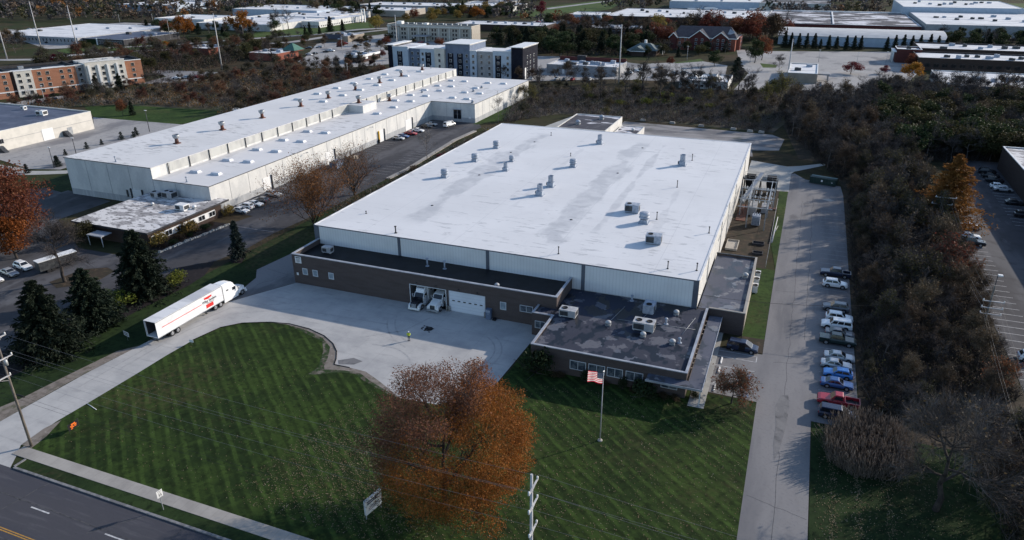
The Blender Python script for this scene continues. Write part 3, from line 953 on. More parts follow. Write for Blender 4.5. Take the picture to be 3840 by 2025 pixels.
    sheet('island_grass', [(-139, 90), (-138.2, 97.5), (-134, 99.9), (-131, 99), (-130.2, 95), (-131.4, 91.6), (-135, 88.5)], .06, 'litter')
    sheet('mulch_bed', [(-134, 111), (-130.4, 111), (-128.3, 131), (-134, 131)], .05, 'mulch')
    sheet('verge', [(-118.5, 256), (-116.5, 256), (-108.5, 268), (-114.5, 300), (-116.5, 326), (-121, 326), (-118.3, 318)], .05, 'lawn_plain')
    sheet('field', [(-296, 229), (-286, 238), (-232, 243), (-222, 226), (-229, 216), (-272, 214)], .04, 'lawn_plain')
    sheet('field', [(-208, 144), (-208, 151), (-192, 141), (-192, 135), (-198, 136)], .05, 'lawn_dark')
    sheet('trucking_yard', [(-273, 214), (-229, 216), (-214, 216), (-214, 152), (-224, 149), (-246, 154), (-262, 150), (-262, 205)], .03, 'asphalt_pale')
    sheet('trucking_yard', [(-262, 150), (-224, 149), (-218, 138), (-240, 110), (-290, 120)], .028, 'walk')
    sheet('path', [(-232, 138), (-215, 145.5), (-188, 160), (-188, 163.5), (-216, 149.5), (-236, 142)], .05, 'walk_light')
    # car parks, roads and lawns farther off
    sheet('hotel_parking', [(-345, 200), (-326, 205), (-318, 242), (-331, 246), (-341, 215)], .04, 'asphalt_pale')
    sheet('hotel_parking', [(-323, 283), (-300, 300), (-312, 330), (-352, 326), (-350, 318), (-328, 308)], .04, 'asphalt')
    sheet('far_road', [(-720, 230), (-471, 336), (-469, 352), (-458, 378), (-430, 400), (-412, 424), (-372, 470), (-368, 520), (-345, 600), (-338, 600), (-360, 520), (-363, 468), (-404, 420), (-424, 395), (-450, 372), (-462, 346), (-464, 330), (-720, 220)], .05, 'asphalt_pale')
    sheet('far_road', [(-470, 395), (-440, 425), (-410, 480), (-379, 523), (-369, 567), (-300, 640), (-306, 644), (-376, 574), (-386, 525), (-417, 483), (-447, 429), (-476, 398)], .06, 'asphalt_pale')
    sheet('far_parking', [(-690, 474), (-651, 469), (-524, 409), (-497, 390), (-511, 377), (-590, 414)], .05, 'asphalt_pale')
    sheet('far_parking', [(-655, 480), (-600, 500), (-525, 470), (-490, 465), (-530, 520), (-590, 560), (-640, 560)], .045, 'asphalt_pale')
    sheet('far_lawn', [(-496, 372), (-504, 397), (-470, 378), (-474, 362)], .05, 'lawn_far')
    sheet('far_lawn', [(-506, 410), (-482, 452), (-465, 444), (-433, 410), (-452, 383), (-474, 389)], .05, 'lawn_far')
    sheet('far_lawn', [(-448, 500), (-446, 524), (-406, 640), (-368, 590), (-384, 529), (-418, 487)], .05, 'lawn_far')
    sheet('restaurant_parking', [(-305, 402), (-342, 466), (-330, 545), (-240, 500), (-232, 395), (-250, 372), (-270, 360), (-296, 382)], .045, 'asphalt_pale')
    sheet('restaurant_parking', [(-172, 452), (-140, 460), (-92, 440), (-60, 464), (-43, 450), (-40, 412), (-56, 384), (-95, 380), (-120, 366), (-142, 355), (-150, 380)], .045, 'asphalt_pale')
    sheet('far_road', [(-46, 530), (-20, 522), (-15, 436), (-11, 377), (-31, 368), (-29, 424), (-36, 452)], .05, 'asphalt_pale')
    sheet('far_lawn', [(-76, 449), (-62, 474), (-58, 464), (-72, 450)], .06, 'lawn_far')
    sheet('far_lawn', [(-23, 448), (-16, 450), (-16, 462), (-26, 466)], .06, 'lawn_far')
    sheet('bank_parking', [(-34, 524), (55, 549), (62, 478), (50, 423), (22, 376), (6, 368), (-14, 400), (-27, 436)], .04, 'asphalt_pale')
    sheet('far_lawn', [(-345, 800), (-312, 850), (-280, 1015), (-240, 1030), (-222, 870), (-246, 736), (-312, 758)], .05, 'lawn_far')
    sheet('far_road', [(-350, 845), (-300, 862), (-262, 1030), (-254, 1030), (-290, 850), (-350, 830)], .07, 'asphalt_pale')
    sheet('far_lawn', [(150, 980), (230, 860), (300, 900), (260, 1100), (160, 1100)], .05, 'lawn_far')
    sheet('far_parking', [(-255, 650), (-222, 665), (-225, 740), (-250, 735)], .05, 'asphalt_pale')
    sheet('far_parking', [(-110, 800), (-60, 805), (-55, 930), (-150, 960)], .05, 'asphalt_pale')

M['tyre_mark'] = mat('tyre marks', (.31, .31, .315), (.36, .36, .36), 1.2, rough=.9)
M['tar_line'] = mat('tar filled cracks', (.045, .045, .05), (.08, .08, .085), 1.5)
M['tar'] = mat_layers('tarry stain', (.165, .164, .17), [((.20, .197, .20), .9, .5, .6, (1, .5, 1), .8), ((.06, .06, .066), .5, .5, .7, (1, 1, 1), .7)])
ground()

# ------------------------------------------------------------------ the main plant: high hall, brick wing, office, east wing
def main_plant():
    X0, Y0 = -91.9, 117.3
    t = thing('factory_building', 'large white roofed factory hall with brown brick wings, beside the concrete yard', 'factory', (X0, Y0, 0))
    W, D, H = 80.0, 104.4, 9.35
    mb = MB()
    mb.box(0, 0, -.3, W, D, H - .14)
    hall = mb.build('hall_wall', 'wall_side', t)
    s = MB()
    s.box(.9, -.10, 4.2, W - .9, -.01, H - .16)
    s.build('front_siding', 'panel_white', t)
    tr = MB()
    for a, b in ((-.04, 1.15), (20.1, 20.75), (39.6, 40.3), (58.8, 59.5), (W - .9, W + .06)):
        tr.box(a, -.16, 3.9, b, -.0, H - .18)
    tr.box(-.04, -.14, H - .16, W + .06, .0, H + .02)
    tr.build('siding_trim', 'panel_trim', t)
    rf = MB()
    rf.box(-.05, .003, H - .138, W + .05, D + .05, H)
    r = rf.build('hall_roof', 'roof_white', t)
    ed = MB()
    ed.box(W - .25, .1, H + .002, W + .12, D, H + .09)
    ed.box(-.12, .1, H + .002, .2, D, H + .09)
    ed.box(.2, D - .25, H + .002, W - .25, D + .1, H + .09)
    ed.build('roof_edge', 'roof_far_white', t)
    # downpipes and conduits on the right-hand wall
    p = MB()
    for y in (12, 33, 47, 62, 86):
        p.tube((W + .12, y, 0), (W + .12, y, H - .3), .09, .09, 6)
    p.tube((W + .1, 28, 6.4), (W + .1, 70, 6.4), .05, .05, 5)
    p.build('downpipe', 'wall_side', t)
    for i, (x, y, hh) in enumerate(((18.7, 1.8, 1.3), (53.3, 3.0, 1.3), (73.9, 3.3, 1.3), (78.9, 4.3, 1.3), (78.4, 24.2, 1.2), (66.9, 28.6, 1.5), (67.0, 53.1, 1.5), (66.6, 79.0, 1.6), (34.1, 72.1, .7), (6.5, 10, .4), (21, 93.6, .8))):
        pipe(r, x, y, H, hh, .09 if i != 0 else .14)
    for x, y in ((17.6, 20), (50.6, 60), (49.9, 22), (17.7, 46), (16.9, 70), (51, 88), (19, 84)):
        d = MB()
        d.lathe([(.32, H), (.30, H + .08), (.0, H + .12)], x, y, 10)
        d.build('roof_drain', 'dark_metal', r)

    # --- the brick workshop wing in front of the hall
    FY = -9.25            # front wall, local
    x0, x1, zt = .75, 57.1, 6.5
    th = .32
    holes = [(27.75, -.3, 35.25, 4.15)]
    w = MB()
    for a, za, b, zb in wall_rects(x0, x1, -.3, zt - .16, holes):
        w.box(a, FY, za, b, FY + th, zb)
    w.box(x0, FY + th, -.3, x0 + th, -.17, zt - .16)
    w.box(x1 - th, FY + th, 4.2, x1, -.17, zt - .16)
    w.build('workshop_wall', 'brick_dark', t)
    dk = MB()
    dk.box(x0 + th + .003, FY + th + .003, 5.05, x1 - th - .003, -.18, 5.35)
    dr = dk.build('workshop_roof', 'roof_black', t)
    cp = MB()
    cp.box(x0 - .06, FY - .06, zt - .158, x1 + .06, FY + th + .08, zt)
    cp.box(x0 - .06, FY + th + .083, zt - .158, x0 + th + .08, -.18, zt)
    cp.box(x1 - th - .08, FY + th + .083, zt - .158, x1 + .06, -.18, zt)
    cp.build('coping', 'coping', t)
    # bay behind the open door
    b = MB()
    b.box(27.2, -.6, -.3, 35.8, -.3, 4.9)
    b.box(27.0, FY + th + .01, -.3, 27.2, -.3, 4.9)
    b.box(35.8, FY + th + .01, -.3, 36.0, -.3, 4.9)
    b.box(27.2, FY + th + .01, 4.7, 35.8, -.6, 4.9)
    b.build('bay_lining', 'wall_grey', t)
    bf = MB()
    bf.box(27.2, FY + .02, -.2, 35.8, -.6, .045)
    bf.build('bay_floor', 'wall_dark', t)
    fr = MB()
    for a, bb in ((27.6, 35.4), (35.95, 43.35)):
        fr.box(a, FY - .07, 0, a + .16, FY - .003, 4.22)
        fr.box(bb - .16, FY - .07, 0, bb, FY - .003, 4.22)
        fr.box(a + .16, FY - .07, 4.1, bb - .16, FY - .003, 4.22)
    fr.build('door_frame', 'frame_white', t)
    dd = MB()
    dd.box(36.12, FY - .05, .04, 43.18, FY - .004, 4.09)
    door = dd.build('overhead_door', 'door_white', t)
    for i in range(6):
        g = MB()
        g.box(36.6 + i * 1.13, FY - .07, 2.16, 37.15 + i * 1.13, FY - .05, 2.36)
        g.build('door_light', 'black', door)
    for x in (35.55, 36.05, 43.35):
        bl = MB()
        bl.lathe([(.17, 0), (.17, 1.05), (.12, 1.15), (0, 1.18)], x, FY - .35, 10)
        bl.build('guard_post', 'walk', t)
    for x in (29.2, 33.3, 38.0, 41.8):
        l = MB()
        l.box(x - .1, FY - .25, 4.6, x + .1, FY, 4.8)
        l.build('wall_light', 'dark_metal', t)
    for xc in (3.6, 6.05, 9.85):
        window(t, xc, FY, 2.24, 1.22, 1.4, 'S', pane='pane_blind', fr=.13)
    window(t, 46.9, FY, 2.15, 1.2, 1.55, 'S', pane='pane_blind', fr=.1)
    window(t, 51.4, FY, 2.45, 2.5, 1.3, 'S', mull=2, fr=.09)
    # --- office wing, lower, with the weathered roof
    oz = 4.5
    ox0, ox1, oy = 57.3, 82.0, -22.9
    o = MB()
    o.box(ox0, oy, -.3, ox1, -.17, oz - .5)
    for a, bq, c, e in ((ox0, oy, ox1, oy + .3), (ox0, oy + .3, ox0 + .3, FY - 2.8), (ox1 - .3, oy + .3, ox1, -.17)):
        o.box(a, bq, oz - .498, c, e, oz - .14)
    o.box(53.65, FY - 3.25, -.3, ox0 - .002, -.17, oz - .5)
    o.box(53.65, FY - 3.25, oz - .498, ox0 + .3, FY - 2.95, oz - .14)
    o.box(53.65, FY - 2.948, oz - .498, 53.95, FY - .003, oz - .14)
    o.build('office_wall', 'brick_dark', t)
    ro = MB()
    ro.box(ox0 + .305, oy + .305, oz - .496, ox1 - .305, -.172, oz - .42)
    ro.box(53.955, FY - 2.94, oz - .496, ox0 + .300, -.172, oz - .424)
    orf = ro.build('office_roof', 'roof_wet', t)
    oc = MB()
    z0, z1 = oz - .138, oz
    oc.box(ox0 - .06, oy - .06, z0, ox1 + .06, oy + .34, z1)
    oc.box(ox0 - .06, oy + .343, z0, ox0 + .34, FY - 3.31, z1)
    oc.box(ox1 - .34, oy + .343, z0, ox1 + .06, -.2, z1)
    oc.box(53.6, FY - 3.3, z0, ox0 + .34, FY - 2.9, z1)
    oc.box(53.6, FY - 2.897, z0, 53.99, FY - .01, z1)
    oc.build('coping', 'coping', t)
    ln = MB()
    for xx in (66.9, 71.5, 79.2):
        ln.tube((xx, -12 + (xx % 3), 4.12), (xx + 1.2, -4, 4.12), .04, .04, 5)
    ln.tube((68, -9.2, 4.12), (81, -8.2, 4.12), .04, .04, 5)
    ln.build('conduit', 'galv', orf)
    for x, y, hh in ((76.1, -7.9, .9), (79.3, -13.5, .7), (68.7, -1.2, .9), (28.2, -2.9, 1.5), (32.0, -2.9, 1.5)):
        pipe(orf if x > 50 else dr, x, y, 4.08 if x > 50 else 5.35, hh, .16, 'vent_grey')
    window(t, 55.2, FY - 3.25, 1.55, 1.95, 1.4, 'S', mull=2, fr=.09)
    for xc, ww in ((65.2, 2.65), (68.25, 2.65), (71.15, 2.5), (74.2, 2.7)):
        window(t, xc, oy, 1.3, ww, 1.6, 'S', mull=2, fr=.09, pane='pane')
    window(t, 79.55, oy, 1.22, 2.5, .75, 'S', mull=2, fr=.08)
    # blinds hang in the upper half of the office windows
    # entrance canopy along the right-hand side
    c = MB()
    c.box(82.35, oy - 1.9, 2.98, 84.5, -.25, 3.2)
    c.box(76.3, oy - 1.7, 2.98, 82.34, oy - .02, 3.2)
    cn = c.build('canopy_roof', 'roof_wet_pale', t)
    cf = MB()
    cf.box(76.2, oy - 1.98, 2.92, 84.6, oy - 1.88 - .02, 3.26)
    cf.box(84.502, oy - 1.87, 2.92, 84.6, -.25, 3.26)
    cf.build('canopy_fascia', 'coping', cn)
    for y in [oy + 3.8 + i * 1.55 for i in range(6)] + [-7.5 + i * 1.6 for i in range(4)]:
        tb = MB()
        tb.box(82.05, y, 3.0, 82.36, y + .22, 3.18)
        tb.build('canopy_beam', 'wall_tan', cn)
    for y in (oy - 1.5, oy + 5.5, oy + 12.5):
        ps = MB()
        ps.box(84.2, y, .1, 84.38, y + .18, 2.97)
        ps.build('canopy_post', 'frame_white', cn)
    en = MB()
    en.box(82.003, -6, .1, 82.08, -1.2, 2.7)
    en.build('glazed_entrance', 'glass', t)
    # --- east wing
    ex0, ex1, ey = 80.0, 88.2, 26.6
    e = MB()
    e.box(ex0 + .26, .1, -.3, ex1, ey, oz - .5)
    e.box(ex1 - .3, .4, oz - .498, ex1, ey - .3, oz - .14)
    e.box(ex0 + .26, ey - .3, oz - .498, ex1, ey, oz - .14)
    e.box(82.1, .1, oz - .498, ex1, .4, oz - .14)
    e.build('east_wing_wall', 'brick_dark', t)
    er = MB()
    er.box(ex0 + .27, .405, oz - .496, ex1 - .305, ey - .305, oz - .43)
    er.build('east_wing_roof', 'roof_wet_pale', t)
    ecp = MB()
    ecp.box(ex1 - .36, .45, z0, ex1 + .06, ey + .06, z1)
    ecp.box(82.05, .05, z0, ex1 + .06, .447, z1)
    ecp.build('coping', 'walk', t)
    bk = MB()
    bk.box(ex0 + .2, ey - .36, z0, ex1 - .38, ey + .05, z1 + .02)
    bk.build('coping', 'dark_metal', t)
    ew = MB()
    ew.box(ex1 + .003, 2, .3, ex1 + .05, ey - 2, 3.6)
    ew.build('pale_render', 'wall_beige', t)
    dr2 = MB()
    dr2.box(82.9, .02, .05, 84.0, .1, 2.2)
    dr2.build('side_door', 'glass', t)
    # signs fixed to the brick wing
    sg = MB()
    sg.box(1.55, FY - .09, 4.62, 3.0, FY - .02, 6.05)
    pl = sg.build('wall_notice', 'trim_white', t)
    ms = MB()
    ms.box(1.75, FY - .10, 5.72, 2.8, FY - .09, 5.9)
    for i, ww in enumerate((.9, 1.0, .8, .95, .7)):
        ms.box(1.8, FY - .10, 5.5 - i * .17, 1.8 + ww, FY - .09, 5.56 - i * .17)
    ms.build('notice_print', 'text_dark', pl)
    s2 = MB()
    s2.box(1.5, FY - .09, 1.9, 1.92, FY - .02, 2.45)
    s2.build('wall_notice', 'trim_white', t)

main_plant()

H0 = 9.35
def plant_roof():
    mesh = mk_mushroom()
    first = None
    spec = [(-81.7, 158.5, 1.0, 'grey mushroom vent on the white roof, front one of three along its left side'),
            (-80.8, 175.2, 1.0, 'grey mushroom vent on the white roof, middle one of three along its left side'),
            (-80.9, 190.6, 1.0, 'grey mushroom vent on the white roof, rear one of three along its left side'),
            (-71.3, 178.6, .75, 'small grey mushroom vent inside the left stain of the big white roof'),
            (-27.1, 142.9, 1.12, 'wide grey mushroom vent just behind the box shaped air conditioner on the white roof')]
    for x, y, s, lab in spec:
        o = link('exhaust_vent', mesh, None, (x, y, H0))
        o.scale = (s, s, s)
        tag(o, lab, 'roof vent', 'mushroom vents on the white factory roof')
    o = link('exhaust_vent', mesh, None, (-53.9, 179.1, H0))
    tag(o, 'mushroom vent with a dark open top in the middle of the white roof', 'roof vent', 'mushroom vents on the white factory roof')
    dm, tm, mm = mk_stackfan()
    for x, y, s, lab in [(-53.8, 160.4, 1.0, 'square based drum fan on the white roof, rear one of the close pair'),
                         (-54.0, 153.0, 1.0, 'square based drum fan on the white roof, front one of the close pair'),
                         (-27.0, 190.5, 1.08, 'tall drum fan with black mouth toward the right rear of the white roof'),
                         (-53.9, 205.8, 1.0, 'drum fan standing nearest the back edge of the white roof'),
                         (-69.4, 169.5, .8, 'low pale drum fan beside the small vent in the left roof stain')]:
        t = thing('drum_fan', lab, 'roof fan', (x, y, H0), 0, 'drum fans on the white factory roof')
        t.scale = (s, s, s)
        link('drum', dm, t)
        link('throat', tm, t)
        link('motor', mm, t)
    ac_unit('rooftop_air_conditioner', 'grey box air conditioner with one fan on the white roof, behind the wide vent', (-31.0, 148.8, H0), R(2), 3.1, 1.9, 1.85, 1)
    ac_unit('rooftop_air_conditioner', 'dark grey air conditioner with a round fan near the front right of the white roof', (-22.9, 132.1, H0), R(3), 3.0, 2.0, 1.8, 1)
    # office roof
    zo = 4.08
    ac_unit('rooftop_air_conditioner', 'large white air conditioner at the left end of the dark office roof', (-32.1, 106.4, zo), R(0), 2.9, 1.8, 1.4, 1, 'unit_pale')
    ac_unit('rooftop_air_conditioner', 'narrow grey air conditioner close to the hall wall on the dark office roof', (-19.4, 113.0, zo), R(90), 2.4, 1.9, 1.6, 1)
    ac_unit('rooftop_air_conditioner', 'big two fan air conditioner in the middle of the dark office roof', (-18.9, 106.3, zo), R(0), 3.5, 2.1, 1.55, 2, 'unit_pale')
    for x, y, lab in ((-24.8, 105.5, 'white roof fan left of the big two fan air conditioner'), (-14.8, 113.5, 'white roof fan among dark pools near the hall corner'),
                      (-18.5, 103.7, 'white roof fan just in front of the big two fan air conditioner'), (-13.6, 103.0, 'white roof fan at the right front of the office roof')):
        roof_fan_small(lab, (x, y, zo), 'small fans on the office roof', 'unit_pale', .95)
    roof_fan_small('white roof fan alone on the narrow grey roof of the right wing', (-5.1, 133.7, 4.07), 'small fans on the office roof', 'unit_pale', 1.1)
    roof_fan_small('white roof fan beside the front parapet of the black wing roof', (-47.1, 110.2, 5.35), 'small fans on the office roof', 'unit_pale', .9)
    ac_unit('rooftop_air_conditioner', 'white air conditioner at the left end of the black workshop roof', (-86.2, 113.4, 5.35), 0, 2.0, 1.4, 1.3, 0, 'unit_pale')

plant_roof()

def back_sheds():
    t = thing('rear_shed', 'small flat roofed shed with pale patches behind the factory hall', 'shed', (-78.6, 239.5, 0))
    shell(t, 17.6, 24.8, 5.4, 'wall_side', 'roof_snowy', .35, .25, 'wall_side', .1)
    for x, y, lab in ((11.2, 19, 'grey vent toward the back of the patchy shed roof behind the hall'), (5.5, 8, 'grey vent toward the front of the patchy shed roof behind the hall')):
        roof_fan_small(lab, (-78.6 + x, 239.5 + y, 5.1), 'vents on the rear shed', 'vent_grey', 1.7)
    t = thing('low_store', 'low grey store with a short parapet beside the rear shed', 'shed', (-60.2, 247.5, 0))
    shell(t, 8.4, 13.5, 3.0, 'wall_side', 'roof_snowy', .3, .3, 'wall_side', .1)
    roof_fan_small('small pale vent on the low store behind the factory hall', (-54.5, 254, 2.75), 'vents on the rear shed', 'trim_white', 1.1)
    for i, (x, y) in enumerate([(-57.3, 284.6), (-45.5, 283.8), (-34.2, 282.1), (-22.1, 280.9), (-16.0, 279.5), (-11.9, 279.2)]):
        b = MB()
        b.hexa([(-1.1, -.5, 0), (1.1, -.55, 0), (1.05, .5, 0), (-1, .55, 0), (-.95, -.4, .7), (.9, -.42, .75), (.95, .4, .7), (-.9, .45, .78)])
        o = b.build('concrete_block', 'walk', None, (x, y, 0))
        o.rotation_euler = (0, 0, random.uniform(-.2, .2))
        tag(o, 'pale concrete block in the row along the far edge of the gravel yard', 'concrete block', 'blocks along the gravel yard')

back_sheds()

# ------------------------------------------------------------------ the long white warehouse
def warehouse():
    X0, Y0 = -187.8, 135.4
    hz, lz = 10.6, 7.55
    t = thing('long_warehouse', 'long white warehouse with a stepped white roof and small front office', 'warehouse', (X0, Y0, 0))
    sx = 31.6                   # the step between the high and low bays
    lx = 50.4                   # right wall of the low bay
    ny, fx, L = 122.6, 69.4, 184.8
    w = MB()
    w.box(0, 0, -.3, sx, L, hz - .15)
    w.box(sx + .002, 0, -.3, lx, L - 2, lz - .15)
    w.box(lx + .002, ny, -.3, fx, L - 2, lz - .15)
    w.build('wall', 'wall_white', t)
    b = MB()
    b.box(-.03, -.03, -.3, lx + .03, .003, 1.75)
    b.box(lx - .003, 0, -.3, lx + .03, ny - .035, 1.85)
    b.box(lx + .035, ny - .03, -.3, fx + .03, ny + .003, 1.85)
    b.box(fx - .003, ny + .004, -.3, fx + .03, L - 2, 1.85)
    b.build('wall_base', 'wall_base', t)
    j = MB()
    for x in (7.8, 15.7, 23.5, 31.5, 39.2):
        j.box(x - .05, -.035, 1.7, x + .05, -.002, (hz if x < sx else lz) - .2)
    for i in range(1, 17):
        y = i * 7.3
        if y < ny - 2:
            j.box(lx, y - .05, .0, lx + .036, y + .05, lz - .2)
    for i in range(1, 9):
        y = ny + i * 7.3
        j.box(fx, y - .05, 0, fx + .036, y + .05, lz - .2)
    for x in (57.0, 63.3):
        j.box(x - .05, ny - .037, 0, x + .05, ny, lz - .2)
    j.build('panel_joint', 'wall_grey', t)
    r1 = MB()
    r1.box(-.1, -.1, hz - .148, sx + .1, L + .1, hz)
    hr = r1.build('high_roof', 'roof_white_b', t)
    r2 = MB()
    r2.box(sx + .105, -.1, lz - .148, lx + .1, L - 2, lz)
    r2.box(lx + .103, ny - .1, lz - .148, fx + .1, L - 2, lz)
    lr = r2.build('low_roof', 'roof_white_b', t)
    e = MB()
    e.box(-.16, -.18, hz - .12, sx + .16, -.102, hz + .04)
    e.box(sx + .17, -.18, lz - .12, lx + .16, -.102, lz + .04)
    e.box(lx + .102, -.1, lz - .12, lx + .17, ny - .2, lz + .03)
    e.box(lx + .18, ny - .18, lz - .12, fx + .16, ny - .102, lz + .04)
    e.box(fx + .102, ny - .1, lz - .12, fx + .17, L - 2, lz + .03)
    e.build('roof_edge', 'dark_metal', t)
    # clerestory strip on the step
    c = MB()
    c.box(sx + .003, 6.2, lz + .55, sx + .07, L - 4, hz - .18)
    c.build('clerestory', 'clerestory', t)
    p = MB()
    for i in range(24):
        y = 5.6 + i * 7.62
        if y < L - 3 and not (88.5 < y < 101):
            p.tube((sx + .22, y, lz), (sx + .22, y, hz - .1), .14, .14, 6)
    p.build('downpipe', 'dark_metal', t)
    ph = MB()
    ph.box(sx + .075, 92.2, lz + .002, sx + 6.4, 101.5, hz - .35)
    pent = ph.build('penthouse', 'wall_white', t)
    pr = MB()
    pr.box(sx + .105, 92.0, hz - .348, sx + 6.5, 101.6, hz - .2)
    pr.build('penthouse_roof', 'roof_white_b', pent)
    # doors on the long side and in the notch
    for yc, ww, dark in ((21.6, 3.4, 0), (52.2, 4.6, 0), (83.2, 4.0, 1), (103.3, 5.0, 0)):
        d = MB()
        d.box(lx + .031, yc - ww / 2, .05, lx + .09, yc + ww / 2, 4.1)
        dd = d.build('overhead_door', 'trim_white', t)
        g = MB()
        g.box(lx + .03, yc + ww / 2 + .02, .0, lx + .42, yc + ww / 2 + .3, 4.3)
        g.build('door_guard', 'dark_metal', t)
        if dark:
            q = MB()
            q.box(lx + .091, yc - ww / 2, .8, lx + .5, yc - ww / 2 + .5, 4.2)
            q.build('door_guard', 'yellow', t)
            q = MB()
            q.box(lx + .091, yc - ww / 2 - .4, .05, lx + .7, yc - ww / 2 + .1, 1.3)
            q.build('door_bumper', 'black', t)
    nd = MB()
    nd.box(60.1, ny - .1, 1.2, 63.4, ny - .032, 4.9)
    nd.build('glazed_doorway', 'glass', t)
    nf = MB()
    for a in (60.0, 61.7, 63.4):
        nf.box(a, ny - .16, .2, a + .12, ny - .101, 5.1)
    nf.box(60.0, ny - .9, 4.95, 63.5, ny - .17, 5.1)
    nf.build('doorway_frame', 'coping', t)
    ns = MB()
    ns.box(66.6, ny - .08, 1.6, 67.7, ny - .033, 2.4)
    nsn = ns.build('wall_notice', 'trim_white', t)
    dk = MB()
    dk.box(23.2, -.12, 1.0, 26.6, -.036, 3.9)
    ddk = dk.build('dock_door', 'trim_white', t)
    db = MB()
    db.box(22.7, -.3, .9, 23.1, -.037, 4.1)
    db.box(26.7, -.3, .9, 27.1, -.037, 4.1)
    db.box(21.1, -.2, 1.6, 21.6, -.037, 3.5)
    db.build('dock_bumper', 'dark_metal', t)
    st = MB()
    for y in (39, 76):
        st.tube((lx, y, 6.6), (lx + 1.3, y + .3, 6.9), .05, .05, 5)
        st.box(lx + 1.0, y + .1, 6.8, lx + 1.6, y + .5, 6.95)
    st.build('wall_light', 'galv', t)
    # roof furniture
    sk = skylight_mesh(3.0, 1.7)
    for x, y in [(-178.9, 158.0), (-167.2, 157.8), (-178.9, 171.4), (-167.2, 171.2), (-178.9, 185), (-167.2, 185), (-178.9, 199), (-167.3, 199), (-178.9, 213.6), (-167.3, 213.6),
                 (-178.9, 228.0), (-167.2, 227.8), (-179.0, 240.7), (-167.5, 241.2), (-179.3, 254.4), (-167.8, 254.1), (-179.3, 267.1), (-167.2, 266.1), (-179.3, 279.6), (-167.9, 279.7), (-179.4, 293.0), (-167.9, 292.2), (-179.6, 306.2), (-168.3, 305.7)]:
        if y > 226:
            link('skylight', sk, hr, (x - X0, y - Y0, hz))
    for x, y in [(-150.2, 144.4), (-143.4, 144.8), (-150.5, 157.1), (-143.7, 157.8), (-150.6, 169.9), (-143.8, 170.1), (-150.9, 182.6), (-144.3, 182.9), (-150.9, 195.3), (-144.2, 195.7), (-144.3, 228.2), (-144.6, 240.7), (-144.3, 253.6), (-132.0, 266.2), (-125.2, 265.5),
                 (-151.0, 252.9), (-144.5, 253.4), (-151.0, 265.7), (-144.2, 266.1), (-151.2, 278.3), (-144.3, 278.9), (-150.8, 289.8), (-144.4, 290.3), (-151.2, 304.2), (-144.5, 304.4), (-132.7, 304.0), (-125.3, 304.5), (-132.4, 289.8), (-132.4, 278.6), (-125.4, 278.5)]:
        link('skylight', sk, lr, (x - X0, y - Y0, lz))
    for x, y, h in ((-169.9, 136.8, 1.3), (-145.7, 136.6, 1.2), (-168.5, 317.7, 1)):
        pipe(lr if x > -156 else hr, x - X0, y - Y0, lz if x > -156 else hz, h, .16, 'vent_grey')
    # tall stacks along the high roof
    a = MB()
    a.box(-.8, -.8, 0, .8, .8, .25)
    a.lathe([(.62, .25), (.5, 1.1), (.5, 1.7)], n=14)
    am = a.mesh('stack', 'rust')
    h = MB()
    h.lathe([(.52, 1.5), (.85, 1.75), (.95, 2.1), (1.0, 2.65), (.85, 2.7), (.8, 2.3), (0, 2.2)], n=16)
    hm = h.mesh('cowl', 'galv')
    row = [158.4, 177.3, 196.4, 217.7, 234.9, 253.8, 272.6, 291.3, 311.2]
    names = ['nearest', 'second', 'third', 'fourth', 'fifth', 'sixth', 'seventh', 'eighth', 'farthest']
    for y, nm in zip(row, names):
        q = thing('stack_vent', 'rusty stack vent on the high warehouse roof, %s of nine from the front' % nm, 'roof vent', (-169.8, y, hz), 0, 'stack vents along the long warehouse')
        link('stack', am, q)
        link('cowl', hm, q)
    for (x, y, z, lab) in ((-154.0, 231.5, hz - .2, 'stack vent on the little penthouse beside the long roof step'), (-153.2, 252.2, lz, 'stack vent on the low warehouse roof just beyond the penthouse')):
        q = thing('stack_vent', lab, 'roof vent', (x, y, z), 0, 'stack vents along the long warehouse')
        link('stack', am, q)
        link('cowl', hm, q)
    for (x, y, s, lab) in ((-149.6, 273.1, 1.0, 'small fan nearest the clerestory on the low warehouse roof'), (-130.1, 282.6, 1.1, 'small fan nearer the notch on the right part of the warehouse roof'),
                           (-130.4, 291.9, 1.1, 'small fan farther back on the right part of the warehouse roof'), (-120.0, 259.5, 1.2, 'small fan at the corner above the shaded notch wall')):
        roof_fan_small(lab, (x, y, lz), 'small fans on the long warehouse', 'vent_grey', s)
    # the silvery tanks showing over the far edge
    for i, (x, y) in enumerate(((-204, 222), (-200.5, 226), (-197, 229))):
        q = thing('storage_tank', ('leftmost', 'middle', 'rightmost')[i] + ' silvery tank with top rails behind the long warehouse', 'tank', (x, y, 0), 0, 'silvery tanks behind the warehouse')
        b1 = MB()
        b1.lathe([(1.7, 0), (1.7, 8.4), (1.2, 9.2), (0, 9.5)], n=16)
        q.scale = (.8, .8, .68)
        b1.build('vessel', 'chrome', q)
        b2 = MB()
        for k in range(8):
            b2.tube((1.6 * math.cos(k * PI / 4), 1.6 * math.sin(k * PI / 4), 8.4), (1.6 * math.cos(k * PI / 4), 1.6 * math.sin(k * PI / 4), 9.9), .05, .05, 5)
            b2.tube((1.6 * math.cos(k * PI / 4), 1.6 * math.sin(k * PI / 4), 9.9), (1.6 * math.cos((k + 1) * PI / 4), 1.6 * math.sin((k + 1) * PI / 4), 9.9), .05, .05, 5)
        b2.build('railing', 'trim_white', q)

warehouse()

